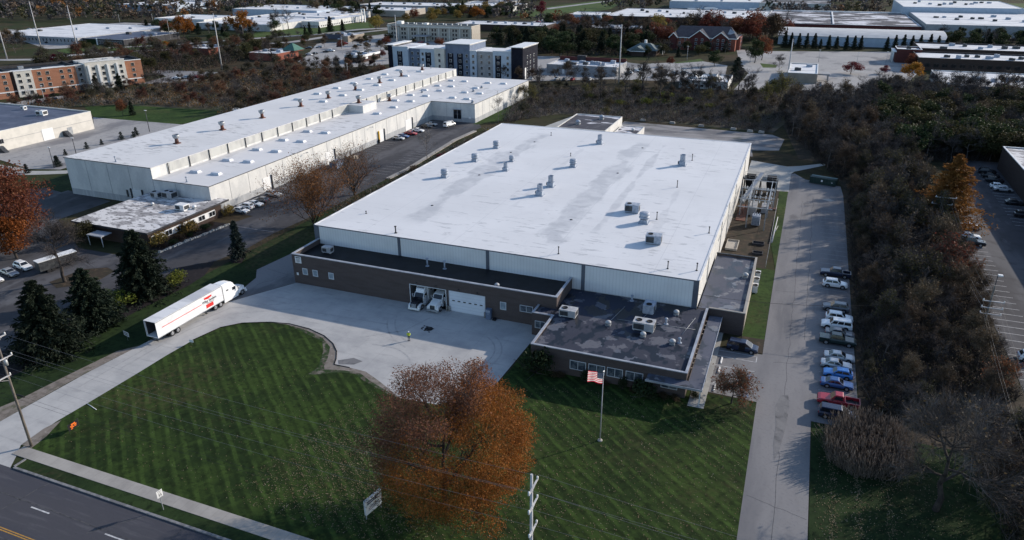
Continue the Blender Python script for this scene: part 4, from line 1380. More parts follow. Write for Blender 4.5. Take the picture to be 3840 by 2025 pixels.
def warehouse_office():
    X0, Y0 = -157.9, 111.4
    W, D, H = 24.0, 23.9, 3.85
    t = thing('front_office', 'low brick office with a patchy pale flat roof joined to the long warehouse', 'office', (X0, Y0, 0))
    w = MB()
    w.box(.5, .5, -.3, W - .5, D, H - .22)
    w.build('wall', 'brick_brown', t)
    r = MB()
    r.box(0, 0, H - .2, W, D, H)
    r.box(W - 6, D + .003, H - .2, W, D + 2.5, H)
    rf = r.build('roof', 'roof_patchy', t)
    f = MB()
    f.box(-.06, -.08, H - .42, W + .06, -.003, H + .03)
    f.box(W + .003, -.0, H - .42, W + .07, D + 2.5, H + .03)
    f.build('fascia', 'wall_dark', t)
    b = MB()
    b.box(W - .5, 1.2, 1.0, W - .42, D - 2.4, 2.55)
    b.build('window_band', 'trim_white', t)
    for i in range(6):
        window(t, W - .42, 2.7 + i * 3.55, 1.12, 2.2, 1.3, 'E', mull=2, fr=.1, pane='glass')
    c = MB()
    c.box(8.6, -3.3, 2.5, 13.2, -.3, 2.7)
    cp = c.build('porch_roof', 'coping', t)
    for x in (8.8, 13.0):
        p = MB()
        p.tube((x, -3.1, 0), (x, -3.1, 2.5), .09, .09, 8)
        p.build('porch_post', 'frame_white', cp)
    ac_unit('rooftop_air_conditioner', 'grey air conditioner against the warehouse wall on the patchy office roof, left one', (-152.6, 132.4, H), 0, 2.4, 1.8, 1.5, 1, 'unit_pale')
    ac_unit('rooftop_air_conditioner', 'larger grey air conditioner against the warehouse wall on the patchy office roof, right one', (-148.9, 133.2, H), 0, 3.2, 2.3, 1.8, 2, 'unit_pale')
    ac_unit('rooftop_air_conditioner', 'white boxy air conditioner alone on the right side of the patchy office roof', (-138.6, 127.0, H), 0, 2.8, 2.0, 1.5, 0, 'trim_white')
    roof_fan_small('tiny white fan in the middle of the patchy office roof', (-148.4, 127.0, H), 'small fans on the patchy office roof', 'trim_white', .8)
    roof_fan_small('white fan just behind the lone air conditioner of the patchy office roof', (-136.4, 128.6, H), 'small fans on the patchy office roof', 'trim_white', 1.0)

warehouse_office()

# ------------------------------------------------------------------ vehicles
# nose towards +X, origin on the ground at the middle
CAR = {
    'sedan':  dict(L=4.75, W=1.80, H=1.44, belt=.93, hood=.88, tail=.98, xw=.95, xt=.20, xr=-1.05, xb=-1.75, whl=1.38, wr=.33),
    'hatch':  dict(L=4.35, W=1.80, H=1.50, belt=.95, hood=.92, tail=1.0, xw=.85, xt=.20, xr=-1.45, xb=-1.95, whl=1.28, wr=.33),
    'suv':    dict(L=4.65, W=1.86, H=1.68, belt=1.06, hood=1.02, tail=1.08, xw=1.00, xt=.35, xr=-1.75, xb=-2.15, whl=1.38, wr=.37),
    'bigsuv': dict(L=5.15, W=2.02, H=1.92, belt=1.18, hood=1.14, tail=1.2, xw=1.20, xt=.70, xr=-2.30, xb=-2.45, whl=1.50, wr=.40),
    'van':    dict(L=5.10, W=1.96, H=1.76, belt=1.08, hood=1.0, tail=1.1, xw=1.55, xt=.55, xr=-2.20, xb=-2.45, whl=1.54, wr=.35),
    'pickup': dict(L=5.85, W=2.00, H=1.90, belt=1.18, hood=1.16, tail=1.12, xw=1.15, xt=.60, xr=-.55, xb=-.85, whl=1.80, wr=.40),
    'cargo':  dict(L=5.50, W=2.00, H=2.10, belt=1.20, hood=1.12, tail=1.2, xw=1.75, xt=1.25, xr=-2.65, xb=-2.72, whl=1.75, wr=.38),
}
_CARPARTS = {}
def car_parts(kind, long_cab=False, bed_cover=False):
    key = (kind, long_cab, bed_cover)
    if key in _CARPARTS:
        return _CARPARTS[key]
    c = dict(CAR[kind])
    if long_cab:
        c['xr'], c['xb'] = -1.05, -1.3
    L, W, H = c['L'], c['W'], c['H']
    f, r, w = L / 2, -L / 2, W / 2
    zb = .24 if kind not in ('pickup', 'bigsuv', 'cargo') else .34
    def ring(x, k, zt, zlow=zb):
        return [(x, -w * k * .86, zlow), (x, -w * k, zlow + .16), (x, -w * k * 1.0, zt - .2), (x, -w * k * .90, zt), (x, w * k * .90, zt), (x, w * k, zt - .2), (x, w * k, zlow + .16), (x, w * k * .86, zlow)]
    hood, belt, tail = c['hood'], c['belt'], c['tail']
    body = MB()
    is_pick = kind == 'pickup'
    st = [(f, .80, hood - .30, zb + .12), (f - .10, .91, hood - .16, zb), (f - .45, .98, hood - .06, zb), (c['xw'] + .05, 1.0, hood + .02, zb), (c['xw'] - .1, 1.0, belt, zb)]
    if is_pick:
        st += [(c['xb'], 1.0, belt, zb)]
    else:
        st += [(c['xb'] + .1, 1.0, belt, zb), (c['xb'] - .05, .99, tail, zb), (r + .18, .95, tail - .02, zb), (r + .03, .9, tail - .12, zb), (r, .84, tail - .3, zb + .15)]
    body.loft([ring(x, k, zt, zl) for x, k, zt, zl in st[::-1]], 0, True, False)
    # cabin: pillars and roof
    k0, k1 = .885, (.70 if kind not in ('bigsuv', 'cargo', 'van') else .76)
    xw, xt, xr, xb = c['xw'], c['xt'], c['xr'], c['xb']
    cab = [[(xw, -w * k0, belt - .02), (xw, w * k0, belt - .02), (xb, w * k0, belt - .02), (xb, -w * k0, belt - .02)],
           [(xt, -w * k1, H - .06), (xt, w * k1, H - .06), (xr, w * k1, H - .06), (xr, -w * k1, H - .06)],
           [(xt - .12, -w * (k1 - .09), H), (xt - .12, w * (k1 - .09), H), (xr + .12, w * (k1 - .09), H), (xr + .12, -w * (k1 - .09), H)]]
    body.loft(cab, 0, True)
    for sx in (1, -1):       # dark wheel arches
        for sy in (1, -1):
            body.disc_x(sx * c['whl'], sy * w - (.0 if sy > 0 else .012), c['wr'] + .04, c['wr'] + .09, .012, 16, 1)
    body.box(r + .06, -w * .9, zb - .04, f - .12, w * .9, zb + .02, 1)
    def lerp(a, b, t):
        return tuple(a[i] + (b[i] - a[i]) * t for i in range(3))
    def panel(p00, p10, p11, p01, u0, u1, v0, v1, push):
        q = []
        n = (Vector(p10) - Vector(p00)).cross(Vector(p01) - Vector(p00)).normalized() * push
        for u, v in ((u0, v0), (u1, v0), (u1, v1), (u0, v1)):
            p = lerp(lerp(p00, p10, u), lerp(p01, p11, u), v)
            q.append(tuple(p[i] + n[i] for i in range(3)))
        return q
    b0, b1 = cab[0], cab[1]
    out = {}
    ws = MB()
    ws.face(panel(b0[0], b0[1], b1[1], b1[0], .05, .95, .08, .93, .012))
    out['windscreen'] = (ws.mesh('windscreen', 'glass'), 1)
    rw = MB()
    rw.face(panel(b0[2], b0[3], b1[3], b1[2], .07, .93, .12, .9, .012))
    out['rear_window'] = (rw.mesh('rear_window', 'glass'), 1)
    s1 = MB()
    cuts = [(.1, .46), (.5, .9)] if kind not in ('bigsuv', 'van', 'cargo') else ([(.07, .30), (.34, .60), (.64, .95)] if kind != 'cargo' else [(.06, .26)])
    if is_pick and not long_cab:
        cuts = [(.16, .86)]
    for a, e in cuts:
        s1.face(panel(b0[3], b0[0], b1[0], b1[3], 1 - e, 1 - a, .14, .86, .012))
    out['side_window'] = (s1.mesh('side_window', 'glass'), 1)
    s2 = MB()
    for a, e in cuts:
        s2.face(panel(b0[1], b0[2], b1[2], b1[1], a, e, .14, .86, .012))
    out['side_window_b'] = (s2.mesh('side_window', 'glass'), 1)
    wm = MB()
    wr = c['wr']
    wm.tube((0, -.11, 0), (0, .11, 0), wr, wr, 18, 0)
    wm.tube((0, -.125, 0), (0, .125, 0), wr * .62, wr * .58, 14, 1)
    out['wheel'] = (wm.mesh('wheel', ['tyre', 'rim']), 4)
    hl = MB()
    hl.box(-.06, -.2, -.07, .03, .2, .07)
    out['headlight'] = (hl.mesh('headlight', 'lamp_white'), 2)
    tl = MB()
    tl.box(-.03, -.14, -.12, .05, .14, .12)
    out['taillight'] = (tl.mesh('taillight', 'lamp_red'), 2)
    mr = MB()
    mr.box(-.07, -.12, -.06, .07, .12, .08)
    out['mirror'] = (mr.mesh('mirror', 'dark_metal'), 2)
    gr = MB()
    gr.box(f - .06, -w * .42, hood - .42, f + .015, w * .42, hood - .26)
    out['grille'] = (gr.mesh('grille', 'black'), 1)
    if is_pick:
        bd = MB()
        x1 = c['xb'] - .04
        bd.box(r, -w * .97, .45, x1, -w * .97 + .14, tail)
        bd.box(r, w * .97 - .14, .45, x1, w * .97, tail)
        bd.box(r, -w * .97 + .142, .45, r + .1, w * .97 - .142, tail)
        bd.box(x1 - .06, -w * .97 + .142, .45, x1, w * .97 - .142, tail)
        out['bed'] = (bd, 1)
        fl = MB()
        fl.box(r + .1, -w * .97 + .142, .45, x1 - .06, w * .97 - .142, .62)
        out['bed_floor'] = (fl.mesh('bed_floor', 'dark_metal'), 1)
        if bed_cover:
            cv = MB()
            cv.box(r + .03, -w * .93, tail + .002, x1, w * .93, tail + .05)
            out['bed_cover'] = (cv.mesh('bed_cover', 'green_car'), 1)
        for sx in (-1,):
            for sy in (1, -1):
                bd.disc_x(sx * c['whl'], sy * w * .97 - (.0 if sy > 0 else .012), wr + .04, wr + .09, .012, 16, 1)
    out['_body'] = (body, 1)
    _CARPARTS[key] = (c, out)
    return _CARPARTS[key]

def car(name, label, kind, paint, x, y, rz, z=.04, group=None, cat='car', long_cab=False, bed_cover=False):
    c, out = car_parts(kind, long_cab, bed_cover)
    t = thing(name, label, cat, (x, y, z), rz, group)
    f, w = c['L'] / 2, c['W'] / 2
    for k, (m, n) in out.items():
        if k == '_body':
            link('body', m.mesh('body', [paint, 'black']), t)
        elif k == 'bed':
            link('bed', m.mesh('bed', [paint, 'black']), t)
        elif k == 'wheel':
            for sx in (1, -1):
                for sy in (1, -1):
                    link('wheel', m, t, (sx * c['whl'], sy * (w - .09), c['wr']))
        elif k == 'headlight':
            for sy in (1, -1):
                link('headlight', m, t, (f - .10, sy * w * .68, c['hood'] - .28))
        elif k == 'taillight':
            for sy in (1, -1):
                link('taillight', m, t, (-f + .02, sy * w * .74, c['tail'] - .24))
        elif k == 'mirror':
            for sy in (1, -1):
                link('mirror', m, t, (c['xw'] - .28, sy * (w + .05), c['belt'] + .06))
        else:
            link(k.replace('_b', '') if k == 'side_window_b' else k, m, t)
    return t

_FARCAR = {}
def far_car(label, kind, paint, x, y, rz, group, z=.06):
    """a car many rows away: body, glass, wheels and lamps in one mesh"""
    key = (kind, paint)
    if key not in _FARCAR:
        c, out = car_parts(kind)
        body = out['_body'][0]
        mb = MB()
        mb.v, mb.f, mb.s = list(body.v), list(body.f), list(body.s)
        for nm in ('windscreen', 'rear_window', 'side_window', 'side_window_b'):
            me = out[nm][0]
            for p in me.polygons:
                mb.face([me.vertices[i].co for i in p.vertices], 2)
        for sx in (1, -1):
            for sy in (1, -1):
                mb.disc_x(sx * c['whl'], sy * (c['W'] / 2 - .09) - .11, c['wr'], c['wr'], .22, 10, 1)
        _FARCAR[key] = mb.mesh('car', [paint, 'tyre', 'glass'])
    o = link('parked_car', _FARCAR[key], None, (x, y, z))
    o.rotation_euler = (0, 0, rz)
    return tag(o, label, 'car', group)

def near_cars():
    g = 'cars parked in the strip along the wood'
    E, Wd = 0.0, PI
    car('parked_pickup', 'dark navy pickup at the far end of the parked row, nose to the drive', 'pickup', 'navy_car', 11.7, 150.5, Wd, group=g, cat='pickup', long_cab=True)
    car('parked_car', 'white compact suv with a dark windscreen, parked beside the far navy pickup', 'suv', 'white_car', 11.6, 144.9, E, group=g)
    car('parked_car', 'dark slate suv with pale roof, second gap down the row, nose to the drive', 'suv', 'grey_car', 11.6, 133.8, Wd, group=g)
    car('parked_car', 'white crossover squeezed between the slate suv and the big white suv', 'suv', 'white_car', 12.1, 129.6, E, group=g)
    car('parked_car', 'large boxy white suv with three side windows, nose to the drive', 'bigsuv', 'white_car', 11.6, 126.3, Wd, group=g)
    car('parked_car', 'dark grey sedan between the boxy white suv and the green pickup', 'sedan', 'grey_car', 12.1, 123.4, E, group=g)
    car('parked_pickup', 'dark green pickup with a covered bed in the parked row', 'pickup', 'green_car', 11.7, 120.5, E, group=g, cat='pickup', long_cab=True, bed_cover=True)
    car('parked_car', 'silver sedan with a sunroof, next to the gap below the green pickup', 'sedan', 'silver_car', 11.9, 114.8, E, group=g)
    car('parked_car', 'pale silver sedan parked just above the bright blue hatchback', 'sedan', 'silver_car', 11.4, 112.0, E, group=g)
    car('parked_car', 'bright blue hatchback, nose to the drive', 'hatch', 'brightblue_car', 11.6, 109.2, Wd, group=g)
    car('parked_car', 'dark blue sedan between the bright blue hatchback and the red pickup', 'sedan', 'blue_car', 11.4, 106.0, E, group=g)
    car('parked_pickup', 'red pickup with an open empty bed, nose to the drive', 'pickup', 'red_car', 11.5, 100.9, Wd, group=g, cat='pickup')
    car('parked_minivan', 'dark blue minivan at the near end of the parked row, beside the red pickup', 'van', 'navy_car', 11.3, 97.4, E, group=g, cat='minivan')
    v = car('parked_minivan', 'dark blue minivan with its sliding door open at the office entrance', 'van', 'navy_car', -3.2, 112.4, R(-2), z=.045, cat='minivan')
    d = MB()
    d.box(-.55, -.995, .42, .45, -.95, 1.55)
    d.build('door_opening', 'black', v)
    d = MB()
    d.box(-1.7, -1.08, .4, -.62, -1.0, 1.1)
    d.build('sliding_door', 'navy_car', v)
    # right-hand car park
    g = 'cars in the shaded east car park'
    car('parked_car', 'silver white sedan beside the black pickup in the east car park', 'sedan', 'white_car', 40.9, 184.4, E, group=g)
    car('parked_pickup', 'black pickup with glossy roof in the east car park', 'pickup', 'black_car', 40.6, 180.0, E, group=g, cat='pickup', long_cab=True)
    car('parked_car', 'white sedan half under the tall orange larch', 'sedan', 'white_car', 42.3, 191.8, E, group=g)
    car('parked_car', 'white suv alone at the near edge of the east car park', 'suv', 'white_car', 41.4, 125.6, E, group=g)
    far_car('white hatchback in the shade beside the long brown brick wall', 'hatch', 'white_car', 55.2, 231.2, E, g)
    far_car('silver sedan below the white hatchback by the brown brick wall', 'sedan', 'silver_car', 55.7, 228.4, E, g)
    far_car('black suv farthest along the brown brick wall', 'suv', 'black_car', 55.0, 247.0, E, g)
    far_car('black sedan between the two black suvs by the brown brick wall', 'sedan', 'black_car', 55.1, 242.3, E, g)
    far_car('black suv just above the white hatchback by the brown brick wall', 'suv', 'black_car', 55.2, 237.4, E, g)
    far_car('black hatchback alone in deep shade by the brown brick wall', 'hatch', 'black_car', 56.1, 216.0, E, g)
    far_car('black suv closest to the frame edge by the brown brick wall', 'suv', 'black_car', 56.3, 205.8, E, g)
    # beside the long warehouse
    g = 'cars along the long warehouse'
    car('parked_car', 'white sedan behind the yellow bush at the warehouse corner', 'sedan', 'white_car', -131.8, 139.2, E, group=g)
    car('parked_car', 'white jeep like suv with a rear spare wheel by the warehouse wall', 'suv', 'white_car', -132.8, 142.2, Wd, group=g)
    car('parked_car', 'white sedan right of the white jeep like suv', 'sedan', 'white_car', -132.0, 144.9, E, group=g)
    car('parked_car', 'dark estate car between white sedan and silver estate by the warehouse', 'hatch', 'grey_car', -132.6, 148.2, Wd, group=g)
    car('parked_car', 'silver estate car beside the first white warehouse door', 'suv', 'silver_car', -132.8, 153.4, E, group=g)
    far_car('silver hatchback beside the yellow edged warehouse door', 'hatch', 'silver_car', -133.0, 223.3, E, g)
    far_car('blue sedan between the silver hatchback and the red sedan', 'sedan', 'blue_car', -133.2, 226.7, E, g)
    far_car('red sedan in front of the warehouse wall', 'sedan', 'red_car', -132.6, 231.6, E, g)
    far_car('white sedan right of the red sedan at the warehouse', 'sedan', 'white_car', -132.4, 236.8, E, g)
    far_car('black estate car in the shade of the warehouse notch', 'hatch', 'black_car', -132.3, 243.6, E, g)
    far_car('silver sedan deepest in the shaded warehouse notch', 'sedan', 'silver_car', -132.6, 248.0, E, g)
    v = car('parked_van', 'white work van with a roof rack in front of the glazed notch doorway', 'cargo', 'white_car', -125.4, 249.3, R(75), group=g, cat='van')
    k = MB()
    for xx in (-1.8, -.6, .6):
        k.box(xx, -.8, 2.16, xx + .06, .8, 2.2)
    k.box(-2.2, -.55, 2.2, 1.2, -.3, 2.3)
    k.build('roof_rack', 'galv', v)
    # left car park
    g = 'cars in the lot under the red tree'
    car('parked_car', 'white suv in the shaded lot left of the bare tree', 'suv', 'white_car', -150.6, 93.0, R(-8), group=g)
    car('parked_car', 'grey sedan below the white suv in the shaded lot', 'sedan', 'silver_car', -150.3, 89.7, R(-8), group=g)
    car('parked_car', 'white sedan cut by the left edge of the picture, below the grey sedan', 'sedan', 'white_car', -150.2, 86.3, R(-8), group=g)
    # long trailer behind the bare tree
    t = thing('box_trailer', 'long low trailer with a white roof behind the bare tree', 'trailer', (-143.9, 96.0, .04), R(76))
    b = MB()
    b.box(-3.9, -1.05, .7, 3.9, 1.05, 2.72)
    b.build('box', 'dark_metal', t)
    b = MB()
    b.box(-3.98, -1.12, 2.722, 3.98, 1.12, 2.84)
    b.build('roof', 'trim_white', t)
    for x in (-2.2, -1.3):
        for y in (-.9, .9):
            q = MB()
            q.disc_x(x, y - .12, .4, .4, .24, 14)
            q.build('wheel', 'tyre', t)
    b = MB()
    b.tube((3.9, 0, .7), (5.2, 0, .6), .06, .06, 6)
    b.tube((4.9, 0, 0), (4.9, 0, .6), .05, .05, 6)
    b.build('drawbar', 'dark_metal', t)

near_cars()

def truck_wheel(t, x, y, dual=False):
    b = MB()
    wth = .30 if not dual else .62
    b.tube((x, y - wth / 2, .52), (x, y + wth / 2, .52), .52, .52, 20, 0)
    s = 1 if y > 0 else -1
    b.tube((x, y + s * (wth / 2 - .02), .52), (x, y + s * (wth / 2 + .012), .52), .34, .30, 16, 1)
    b.tube((x, y + s * (wth / 2 - .02), .52), (x, y + s * (wth / 2 + .06), .52), .12, .10, 10, 1)
    return b.build('wheel', ['tyre', 'rim'], t)

def tractor(name, label, loc, rz, sleeper=True, hood_mat='white_car', grille='chrome', lettering=None):
    """conventional long-nosed road tractor, nose to +X, origin under the front bumper"""
    t = thing(name, label, 'truck', loc, rz)
    w = 1.05
    h = MB()   # bonnet with sloping top and front, fenders
    h.loft([[(-.15, -.78, .75), (-.15, .78, .75), (-.25, .70, 1.55), (-.25, -.70, 1.55)],
            [(-1.0, -.86, .75), (-1.0, .86, .75), (-1.0, .80, 1.78), (-1.0, -.80, 1.78)],
            [(-2.25, -.98, .75), (-2.25, .98, .75), (-2.25, .90, 1.98), (-2.25, -.90, 1.98)]], 0)
    h.build('bonnet', hood_mat, t)
    fd = MB()
    for s in (1, -1):
        prof = [(-.15, .62), (-.2, 1.1), (-.75, 1.28), (-1.45, 1.28), (-1.95, 1.1), (-2.2, .7), (-1.95, .7), (-1.7, 1.02), (-1.3, 1.1), (-.9, 1.08), (-.6, .75), (-.5, .45), (-.12, .42)]
        fd.loft([[(x, s * .80, z) for x, z in prof], [(x, s * 1.18, z) for x, z in prof]][::s], 0)
    fd.build('fender', 'white_car', t)
    bp = MB()
    bp.box(-.35, -1.15, .32, 0, 1.15, .68)
    bp.build('bumper', 'white_car' if grille == 'chrome' else 'galv', t)
    g = MB()
    g.box(-.22, -.48, .70, -.10, .48, 1.46)
    g.build('grille', 'dark_metal' if grille != 'chrome' else 'galv', t)
    for s in (1, -1):
        l = MB()
        l.box(-.3, s * .92 - .17, .86, -.10, s * .92 + .17, 1.06)
        l.build('headlight', 'lamp_white', t)
    zt = 2.95 if not sleeper else 3.0
    c = MB()
    xb = -4.1 if sleeper else -4.0
    c.loft([[(-2.2, -w, .75), (-2.2, w, .75), (-2.2, w, 1.95), (-2.2, -w, 1.95)],
            [(-2.26, -w, .75), (-2.26, w, .75), (-2.75, w * .92, 2.75), (-2.75, -w * .92, 2.75)],
            [(xb, -w, .75), (xb, w, .75), (xb, w * .94, zt), (xb, -w * .94, zt)]], 0)
    c.build('cab', 'white_car', t)
    ws = MB()
    ws.face([(-2.17, -.92, 2.0), (-2.17, .92, 2.0), (-2.66, .86, 2.70), (-2.66, -.86, 2.70)])
    ws.build('windscreen', 'glass', t)
    for s in (1, -1):
        sw = MB()
        sw.box(-3.55, s * w * .985 - .02, 1.95, -2.75, s * w * .985 + .02, 2.55)
        sw.build('side_window', 'glass', t)
        m = MB()
        m.box(-2.5, s * 1.42 - .1, 1.8, -2.38, s * 1.42 + .1, 2.5)
        m.tube((-2.45, s * 1.0, 2.4), (-2.45, s * 1.4, 2.4), .03, .03, 5)
        m.build('mirror', 'chrome', t)
    if sleeper:
        sl = MB()
        sl.loft([[(-4.0, -1.2, .72), (-4.0, 1.2, .72), (-4.0, 1.2, 3.5), (-4.0, -1.2, 3.5)], [(-6.15, -1.22, .72), (-6.15, 1.22, .72), (-6.15, 1.22, 3.95), (-6.15, -1.22, 3.95)]], 0)
        sl.build('sleeper', 'white_car', t)
        ff = MB()   # curved roof fairing over the cab
        prev = None
        rings = []
        for x, z, k in ((-2.75, 2.80, .80), (-3.0, 3.3, .90), (-3.5, 3.70, .98), (-4.4, 3.93, 1.05), (-5.3, 4.03, 1.1), (-6.1, 4.05, 1.1)):
            rings.append([(x, -k, 2.75), (x, k, 2.75), (x, k * .97, z - .12), (x, k * .82, z), (x, -k * .82, z), (x, -k * .97, z - .12)])
        ff.loft(rings, 0)
        fo = ff.build('roof_fairing', 'white_car', t)
        if lettering:
            lm = Matrix.Translation((-3.2, 0, 3.55)) @ Matrix.Rotation(PI / 2, 4, 'Z') @ Matrix.Rotation(R(40), 4, 'X')
            text('lettering', lettering, .36, 'text_navy', fo, lm, .006, bold=.008)
        for s in (1, -1):
            sw = MB()
            sw.box(-5.3, s * 1.215 - .02, 2.5, -4.8, s * 1.215 + .02, 2.75)
            sw.build('sleeper_window', 'glass', t)
            fx = MB()
            fx.box(-6.15, s * 1.1 - .1, .35, -2.4, s * 1.1 + .1, .95)
            fx.build('side_skirt', 'white_car', t)
            ex = MB()
            ex.box(-6.75, s * 1.12 - .05, .9, -6.16, s * 1.12 + .05, 3.7)
            ex.build('side_extender', 'dark_metal', t)
        L = -9.3
    else:
        fx = MB()
        for s in (1, -1):
            fx.box(-5.2, s * .95 - .22, .4, -2.5, s * .95 + .22, .95)
        fx.build('fuel_tank', 'galv', t)
        L = -8.2
    fr = MB()
    fr.box(L, -.5, .62, -2.3, .5, .92)
    fr.box(L + .3, -.55, .92, L + 2.4, .55, 1.12)
    fr.build('frame', 'black', t)
    for s in (1, -1):
        truck_wheel(t, -1.30, s * 1.02)
        for x in (L + .75, L + 2.1):
            truck_wheel(t, x, s * .92, True)
    return t

def trucks():
    # the white rig standing on the drive; nose points away up the drive
    gz = .036
    tx = -98.6
    tractor('semi_truck', 'white sleeper cab truck hitched to the long white trailer on the drive', (tx + .1, 100.9, gz), R(89), True)
    t = thing('semi_trailer', 'long white box trailer with red stripe and lettering, rear doors open', 'trailer', (tx, 78.5, gz), 0)
    L, zb, zt, w = 15.95, 1.08, 4.12, 1.32
    b = MB()
    b.box(-w, 0, zb, -w + .06, L, zt)
    b.box(w - .06, 0, zb, w, L, zt)
    b.box(-w + .062, L - .06, zb, w - .062, L, zt)
    b.box(-w + .062, 0, zb, w - .062, L - .062, zb + .14)
    b.build('box', 'white_paint', t)
    r = MB()
    r.box(-w - .012, -.02, zt + .002, w + .012, L + .02, zt + .05)
    r.build('roof', 'roof_far_white', t)
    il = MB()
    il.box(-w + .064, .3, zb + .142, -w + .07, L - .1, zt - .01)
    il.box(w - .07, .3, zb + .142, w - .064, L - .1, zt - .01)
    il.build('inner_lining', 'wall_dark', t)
    rl = MB()
    for s in (1, -1):
        rl.box(s * w - .03, -.01, zt - .1, s * w + .016, L, zt - .003)
        rl.box(s * w - .03, -.01, zb - .02, s * w + .016, L, zb + .1)
    rl.build('rail', 'galv', t)
    fr = MB()
    fr.box(-.55, .6, .86, .55, 5.2, 1.07)
    fr.box(-1.1, .05, .45, 1.1, .13, .58)
    for s in (1, -1):
        fr.box(s * .8 - .05, .06, .5, s * .8 + .05, .14, 1.08)
        fr.box(s * 1.0 - .3, 2.2, .30, s * 1.0 + .3, 2.24, .95)
    fr.build('underframe', 'black', t)
    lg = MB()
    for s in (1, -1):
        lg.box(s * .8 - .08, 11.6, .25, s * .8 + .08, 11.75, 1.07)
        lg.box(s * .8 - .2, 11.5, .2, s * .8 + .2, 11.9, .26)
    lg.build('landing_gear', 'dark_metal', t)
    for s in (1, -1):
        for y in (3.1, 4.4):
            q = MB()
            q.tube((s * .98 - .31, y, .52), (s * .98 + .31, y, .52), .52, .52, 20, 0)
            q.tube((s * .98 + s * .29, y, .52), (s * .98 + s * .325, y, .52), .34, .30, 16, 1)
            q.build('wheel', ['tyre', 'rim'], t)
    st = MB()
    for s in (1, -1):
        st.box(s * w - .008, 1.2, 2.62, s * w + .010, 10.6, 2.74)
    st.build('red_stripe', 'red_paint', t)
    em = MB()
    X = w + .002
    em.loft([[(X, 11.3, 3.62), (X, 11.3, 3.30), (X, 12.25, 3.12), (X, 13.2, 3.30), (X, 13.2, 3.62)], [(X + .012, 11.3, 3.62), (X + .012, 11.3, 3.30), (X + .012, 12.25, 3.12), (X + .012, 13.2, 3.30), (X + .012, 13.2, 3.62)]], 0)
    em.box(X, 11.5, 1.42, X + .012, 13.35, 2.15)
    em.build('red_emblem', 'red_paint', t)
    text('lettering', 'Wiley Sanders', .72, 'text_dark', t, face_mtx((X + .01, 12.5, 2.78), 'E'), .006, bold=.012, sx=.85)
    text('lettering', 'Truck Lines, Inc.', .34, 'text_dark', t, face_mtx((X + .01, 12.7, 2.34), 'E'), .006, sx=.9)
    # two tractors nosing out of the workshop door
    tractor('semi_truck', 'white truck with black bonnet and roof lettering nosing out of the brick workshop', (-62.1, 105.2, gz), R(-90), True, 'black_car', 'chrome', 'SANDERS')
    tractor('semi_truck', 'white day cab truck with white bonnet at the right of the open workshop door', (-58.5, 105.8, gz), R(-92), False, 'white_car', 'dark')

trucks()

# ------------------------------------------------------------------ vegetation
def quads_mesh(name, q, m, slots=None):
    """q: (n, 4, 3) array of quads"""
    n = len(q)
    me = bpy.data.meshes.new(name)
    me.vertices.add(n * 4)
    me.vertices.foreach_set('co', q.reshape(-1).astype(np.float32))
    me.loops.add(n * 4)
    me.loops.foreach_set('vertex_index', np.arange(n * 4, dtype=np.int32))
    me.polygons.add(n)
    me.polygons.foreach_set('loop_start', np.arange(0, n * 4, 4, dtype=np.int32))
    me.polygons.foreach_set('loop_total', np.full(n, 4, dtype=np.int32))
    for x in (m if isinstance(m, (list, tuple)) else [m]):
        me.materials.append(M[x])
    if slots is not None:
        me.polygons.foreach_set('material_index', np.asarray(slots, dtype=np.int32))
    me.update(calc_edges=True)
    return me

def unit(v):
    return v / np.maximum(np.linalg.norm(v, axis=-1, keepdims=True), 1e-9)

def leaf_quads(rg, p, size, up=.4):
    """randomly turned leaf cards at points p"""
    n = len(p)
    nrm = unit(rg.normal(size=(n, 3)) + np.array([0, 0, up]))
    a = unit(np.cross(nrm, unit(rg.normal(size=(n, 3)))))
    b = np.cross(nrm, a)
    s = size * (.6 + .8 * rg.random((n, 1)))
    k = s * (.45 + .3 * rg.random((n, 1)))
    return np.stack([p - a * s, p - b * k, p + a * s, p + b * k], axis=1)

def cloud_points(rg, blobs, n, shell=.62):
    """points through ellipsoid blobs (x, y, z, rx, ry, rz), denser toward their skins"""
    bl = np.array(blobs)
    wgt = (bl[:, 3] * bl[:, 4] * bl[:, 5]) ** .66
    idx = rg.choice(len(bl), n, p=wgt / wgt.sum())
    d = unit(rg.normal(size=(n, 3)))
    r = shell + (1 - shell) * rg.random((n, 1)) ** .7
    r = np.where(rg.random((n, 1)) < .18, rg.random((n, 1)), r) * (.86 + .28 * rg.random((n, 1)))
    return bl[idx, :3] + d * r * bl[idx, 3:6]

def twig_quads(rg, p0, p1, w0, w1=None):
    """thin tapering blades from p0 to p1"""
    n = len(p0)
    w1 = w0 * .35 if w1 is None else w1
    d = unit(p1 - p0)
    s = unit(np.cross(d, rg.normal(size=(n, 3))))
    w0 = np.broadcast_to(np.asarray(w0, dtype=float).reshape(-1, 1), (n, 1))
    w1 = np.broadcast_to(np.asarray(w1, dtype=float).reshape(-1, 1), (n, 1))
    return np.stack([p0 - s * w0, p0 + s * w0, p1 + s * w1, p1 - s * w1], axis=1)

